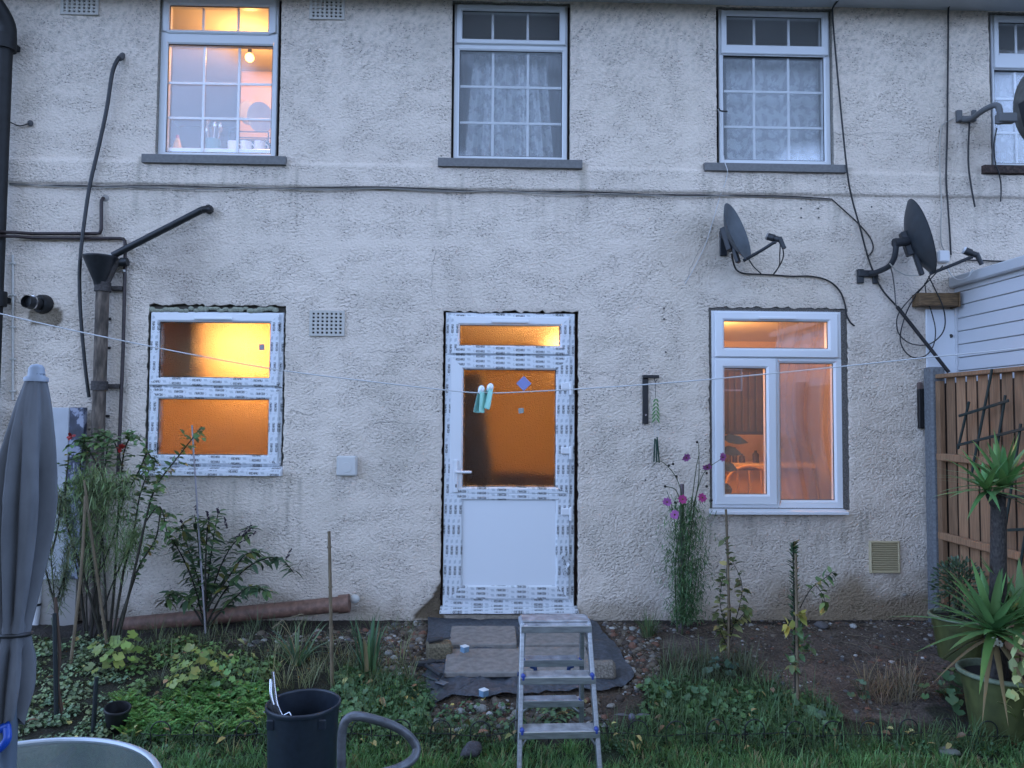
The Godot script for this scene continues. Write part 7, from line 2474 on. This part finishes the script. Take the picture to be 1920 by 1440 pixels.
	add_tube("stem", vp, [Vector3(0, height(vp.position.x, vp.position.z) - vp.position.y, 0), Vector3(0, 0.2, 0)], 0.006, stem_g)
	var pb2: Vector3 = pots[1][0]
	var bs := thing("dark_bush", "dark small-leaved bush growing in the pot behind, against the concrete post", "bush", pb2)
	var bb := Build.new()
	for k in 900:
		var d := rand_dir(0.4)
		bb.col = leafcol(Color(0.035, 0.055, 0.03), 0.4)
		bb.leaf(Vector3(0, 0.16, 0) + d * Vector3(0.15, 0.2, 0.15) * pow(rng.randf(), 0.4), d, Vector3.UP + rand_dir(), 0.03, 0.013, 0.2, 0.2)
	obj("foliage", bb, lf, bs)
	var bst := Build.new()
	for k in 9:
		var d := rand_dir(1.5)
		bst.tube([Vector3.ZERO, Vector3(d.x * 0.12, absf(d.y) * 0.3, d.z * 0.12)], 0.004, 0.002, 5)
	obj("stems", bst, stem_d, bs)
	# --- weeds with leaves large enough to be told apart
	rng.seed = 88
	for q in [[1782, 1325, 0.15, 0.2, 34, 0.085, "broad-leaved weed between the flower bed and the nearer green pot", Color(0.04, 0.075, 0.03)], [1300, 1320, 0.16, 0.13, 34, 0.06, "leafy weed on the lawn edge in front of the pink flowers", Color(0.045, 0.085, 0.035)], [1352, 1270, 0.11, 0.12, 24, 0.06, "bluish broad-leaved weed at the foot of the climber's cane", Color(0.035, 0.065, 0.045)], [1612, 1310, 0.06, 0.11, 12, 0.05, "small weed alone on the bare soil behind the wire edging", Color(0.05, 0.09, 0.05)], [1510, 1340, 0.16, 0.1, 30, 0.07, "low broad weed at the foot of the leaf spike", Color(0.04, 0.075, 0.04)], [215, 1260, 0.13, 0.26, 40, 0.075, "yellow-green leafy plant in front of the rose bush's foot", Color(0.11, 0.15, 0.035)], [372, 1290, 0.16, 0.26, 44, 0.07, "yellowing lobed plant under the leafy shrub", Color(0.13, 0.15, 0.035)], [440, 1290, 0.13, 0.16, 40, 0.055, "bright green geranium-leaved clump in the bed above the bucket", Color(0.06, 0.12, 0.03)]]:
		var p := on_ground(q[0], q[1])
		var t := thing("weed", q[6], "weed", p)
		for k in int(q[4]):
			var a := rng.randf() * TAU
			var r: float = q[2] * sqrt(rng.randf())
			var c := Vector3(cos(a) * r, q[3] * rng.randf_range(0.2, 1.0) * (1.15 - 0.6 * r / q[2]), sin(a) * r)
			var b := Build.new()
			b.col = leafcol(q[7], 0.35)
			b.disc_leaf(Vector3.ZERO, Vector3(cos(a) * 0.5, 1, sin(a) * 0.5 + 0.25) + rand_dir() * 0.35, q[5] * 0.5 * rng.randf_range(0.6, 1.15), 5 if k % 2 else 4, rng.randf() * TAU, rng.randf_range(0.05, 0.35))
			var o := obj("leaf", b, lf, t)
			o.position = c
		var st := Build.new()
		for k in 8:
			var a := rng.randf() * TAU
			st.tube([Vector3.ZERO, Vector3(cos(a) * q[2] * 0.6, q[3] * 0.8, sin(a) * q[2] * 0.6)], 0.002, 0.0012, 4)
		obj("stems", st, stem_g, t)
	# --- ground cover nobody could count
	rng.seed = 99
	var zones := {
		"ivy": [[40, 1200], [185, 1200], [240, 1290], [255, 1400], [0, 1430], [-60, 1300]],
		"mid": [[240, 1215], [330, 1200], [520, 1225], [505, 1330], [240, 1350]],
		"tansy": [[215, 1315], [510, 1300], [505, 1385], [235, 1390]],
		"right_of_bucket": [[636, 1262], [700, 1262], [795, 1290], [800, 1345], [790, 1380], [636, 1380]],
		"ahead": [[1215, 1280], [1380, 1290], [1545, 1325], [1575, 1395], [1210, 1395]],
		"edge": [[1130, 1372], [1940, 1385], [1960, 1420], [1130, 1420]],
		"front": [[240, 1385], [1000, 1375], [1000, 1415], [240, 1415]],
		"under_membrane": [[830, 1325], [1110, 1318], [1130, 1370], [830, 1372]],
	}
	var spec := [["ivy", 260, Color(0.1, 0.14, 0.07), 0, 0.62], ["mid", 140, Color(0.08, 0.13, 0.04), 0, 0.75], ["right_of_bucket", 130, Color(0.055, 0.105, 0.038), 1, 0.75], ["ahead", 170, Color(0.055, 0.11, 0.04), 1, 0.68], ["edge", 150, Color(0.04, 0.08, 0.032), 0, 0.5], ["front", 130, Color(0.045, 0.085, 0.03), 0, 0.5], ["under_membrane", 26, Color(0.045, 0.085, 0.035), 0, 0.8]]
	var clumps := [clump_mesh(16, 0.021, 0.07, 0.075, 201), clump_mesh(14, 0.028, 0.09, 0.085, 202)]
	rng.seed = 100
	for v in 2:
		var where := []
		var tints := []
		for s in spec:
			if s[3] != v:
				continue
			var zn := zone(zones[s[0]])
			for k in int(s[1]):
				var p := pick(zn)
				var sc: float = s[4] * rng.randf_range(0.55, 1.2)
				where.append(Transform3D(Basis(Vector3.UP, rng.randf() * TAU).scaled(Vector3(sc, sc * rng.randf_range(0.7, 1.2), sc)), p))
				tints.append(leafcol(s[2], 0.35))
		scatter("ground_cover", ["small-leaved green ground cover spreading over the bed and lawn edge", "darker mallow-leaved ground cover beside the bucket and below the pink flowers"][v], "ground cover", clumps[v], lf, where, tints)
	var where2 := []
	var tints2 := []
	var tz := zone(zones["tansy"])
	for k in 170:
		where2.append(Transform3D(Basis(Vector3.UP, rng.randf() * TAU).scaled(Vector3.ONE * rng.randf_range(0.6, 1.15)), pick(tz)))
		tints2.append(leafcol(Color(0.075, 0.17, 0.035) if rng.randf() > 0.07 else Color(0.2, 0.22, 0.05), 0.25))
	scatter("ferny_ground_cover", "bright green ferny ground cover between the glass table and the bucket", "ground cover", feather_mesh(9, 0.1, 203), lf, where2, tints2)
	var dead := Build.new()
	dead.leaf(Vector3.ZERO, Vector3(0, 0.15, 1), Vector3.UP, 0.045, 0.026, 0.5, 0.5)
	var dw := []
	var dt := []
	for q in [["mid", 40], ["ivy", 30], ["right_of_bucket", 24], ["ahead", 30], ["edge", 40], ["front", 30], ["under_membrane", 12]]:
		var zn := zone(zones[q[0]])
		for k in int(q[1]):
			dw.append(Transform3D(Basis.from_euler(Vector3(rng.randf_range(-0.6, 0.6), rng.randf() * TAU, rng.randf_range(-0.6, 0.6))).scaled(Vector3.ONE * rng.randf_range(0.5, 1.2)), pick(zn) + Vector3(0, rng.randf_range(0.01, 0.07), 0)))
			dt.append(leafcol([Color(0.2, 0.13, 0.06), Color(0.13, 0.07, 0.035), Color(0.28, 0.24, 0.09)][rng.randi() % 3], 0.3))
	scatter("fallen_leaves", "curled dead leaves caught among the ground cover and grass", "leaves", dead.mesh(), lf, dw, dt)
	# --- lawn and straws
	var gm := leafy("grass_blade", 0.55, 0.25)
	for v in 2:
		var where := []
		var tints := []
		var mesh := tuft_mesh(9, [0.055, 0.085][v], 0.0035, 0.03, 300 + v)
		rng.seed = 400 + v
		for k in [19000, 10000][v]:
			var x := rng.randf_range(-4.6, 3.9)
			var z := rng.randf_range(1.58, 3.3) if k % 3 else rng.randf_range(1.58, 2.1)
			var thin := lumps.get_noise_2d(x * 50, z * 50)
			if z < 1.72 and rng.randf() > 0.5 or thin < -0.32:
				continue
			where.append(Transform3D(Basis(Vector3.UP, rng.randf() * TAU).scaled(Vector3.ONE * rng.randf_range(0.6, 1.25)), Vector3(x, height(x, z) - 0.004, z)))
			var g := Color(0.07, 0.145, 0.04) if rng.randf() > 0.1 else Color(0.16, 0.14, 0.06)
			tints.append(leafcol(g * (1.0 + 0.4 * thin), 0.3))
		scatter("grass", ["short green lawn grass in front of the wire edging", "longer lawn grass growing through the short turf"][v], "grass", mesh, gm, where, tints)
	var straw := []
	var st_t := []
	for q in [["weedy", [[500, 1215], [780, 1235], [770, 1300], [500, 1300]], 130, Color(0.12, 0.13, 0.06)], ["dry", [[1620, 1280], [1720, 1275], [1735, 1320], [1620, 1325]], 90, Color(0.16, 0.12, 0.07)], ["mid", [[1240, 1230], [1420, 1240], [1460, 1290], [1240, 1290]], 130, Color(0.06, 0.075, 0.035)], ["left", [[250, 1190], [500, 1190], [500, 1240], [250, 1240]], 60, Color(0.07, 0.085, 0.035)], ["bed", [[300, 1240], [520, 1240], [500, 1380], [260, 1380]], 60, Color(0.1, 0.13, 0.06)], ["thicket", [[1215, 1280], [1380, 1290], [1545, 1325], [1575, 1395], [1210, 1395]], 330, Color(0.055, 0.1, 0.035)], ["verge", [[636, 1270], [795, 1290], [800, 1380], [636, 1380]], 150, Color(0.05, 0.095, 0.035)], ["strip", [[1130, 1375], [1940, 1388], [1960, 1420], [1130, 1420]], 260, Color(0.055, 0.1, 0.035)], ["front", [[240, 1385], [1000, 1378], [1000, 1415], [240, 1415]], 160, Color(0.055, 0.1, 0.035)], ["wall", [[430, 1180], [780, 1180], [780, 1200], [430, 1200]], 40, Color(0.06, 0.085, 0.035)]]:
		var zn := zone(q[1])
		for k in int(q[2]):
			straw.append(Transform3D(Basis(Vector3.UP, rng.randf() * TAU).scaled(Vector3.ONE * rng.randf_range(0.5, 1.3)), pick(zn)))
			st_t.append(leafcol(q[3], 0.4))
	scatter("wild_grass", "wispy wild grass and dry straws in the unkempt bed", "grass", tuft_mesh(6, 0.16, 0.0032, 0.05, 310, 5), gm, straw, st_t)

func _ready() -> void:
	setup()
	build_house()
	build_rooms()
	build_fixtures()
	build_side()
	build_ground()
	build_ladder()
	build_foreground()
	build_plants()
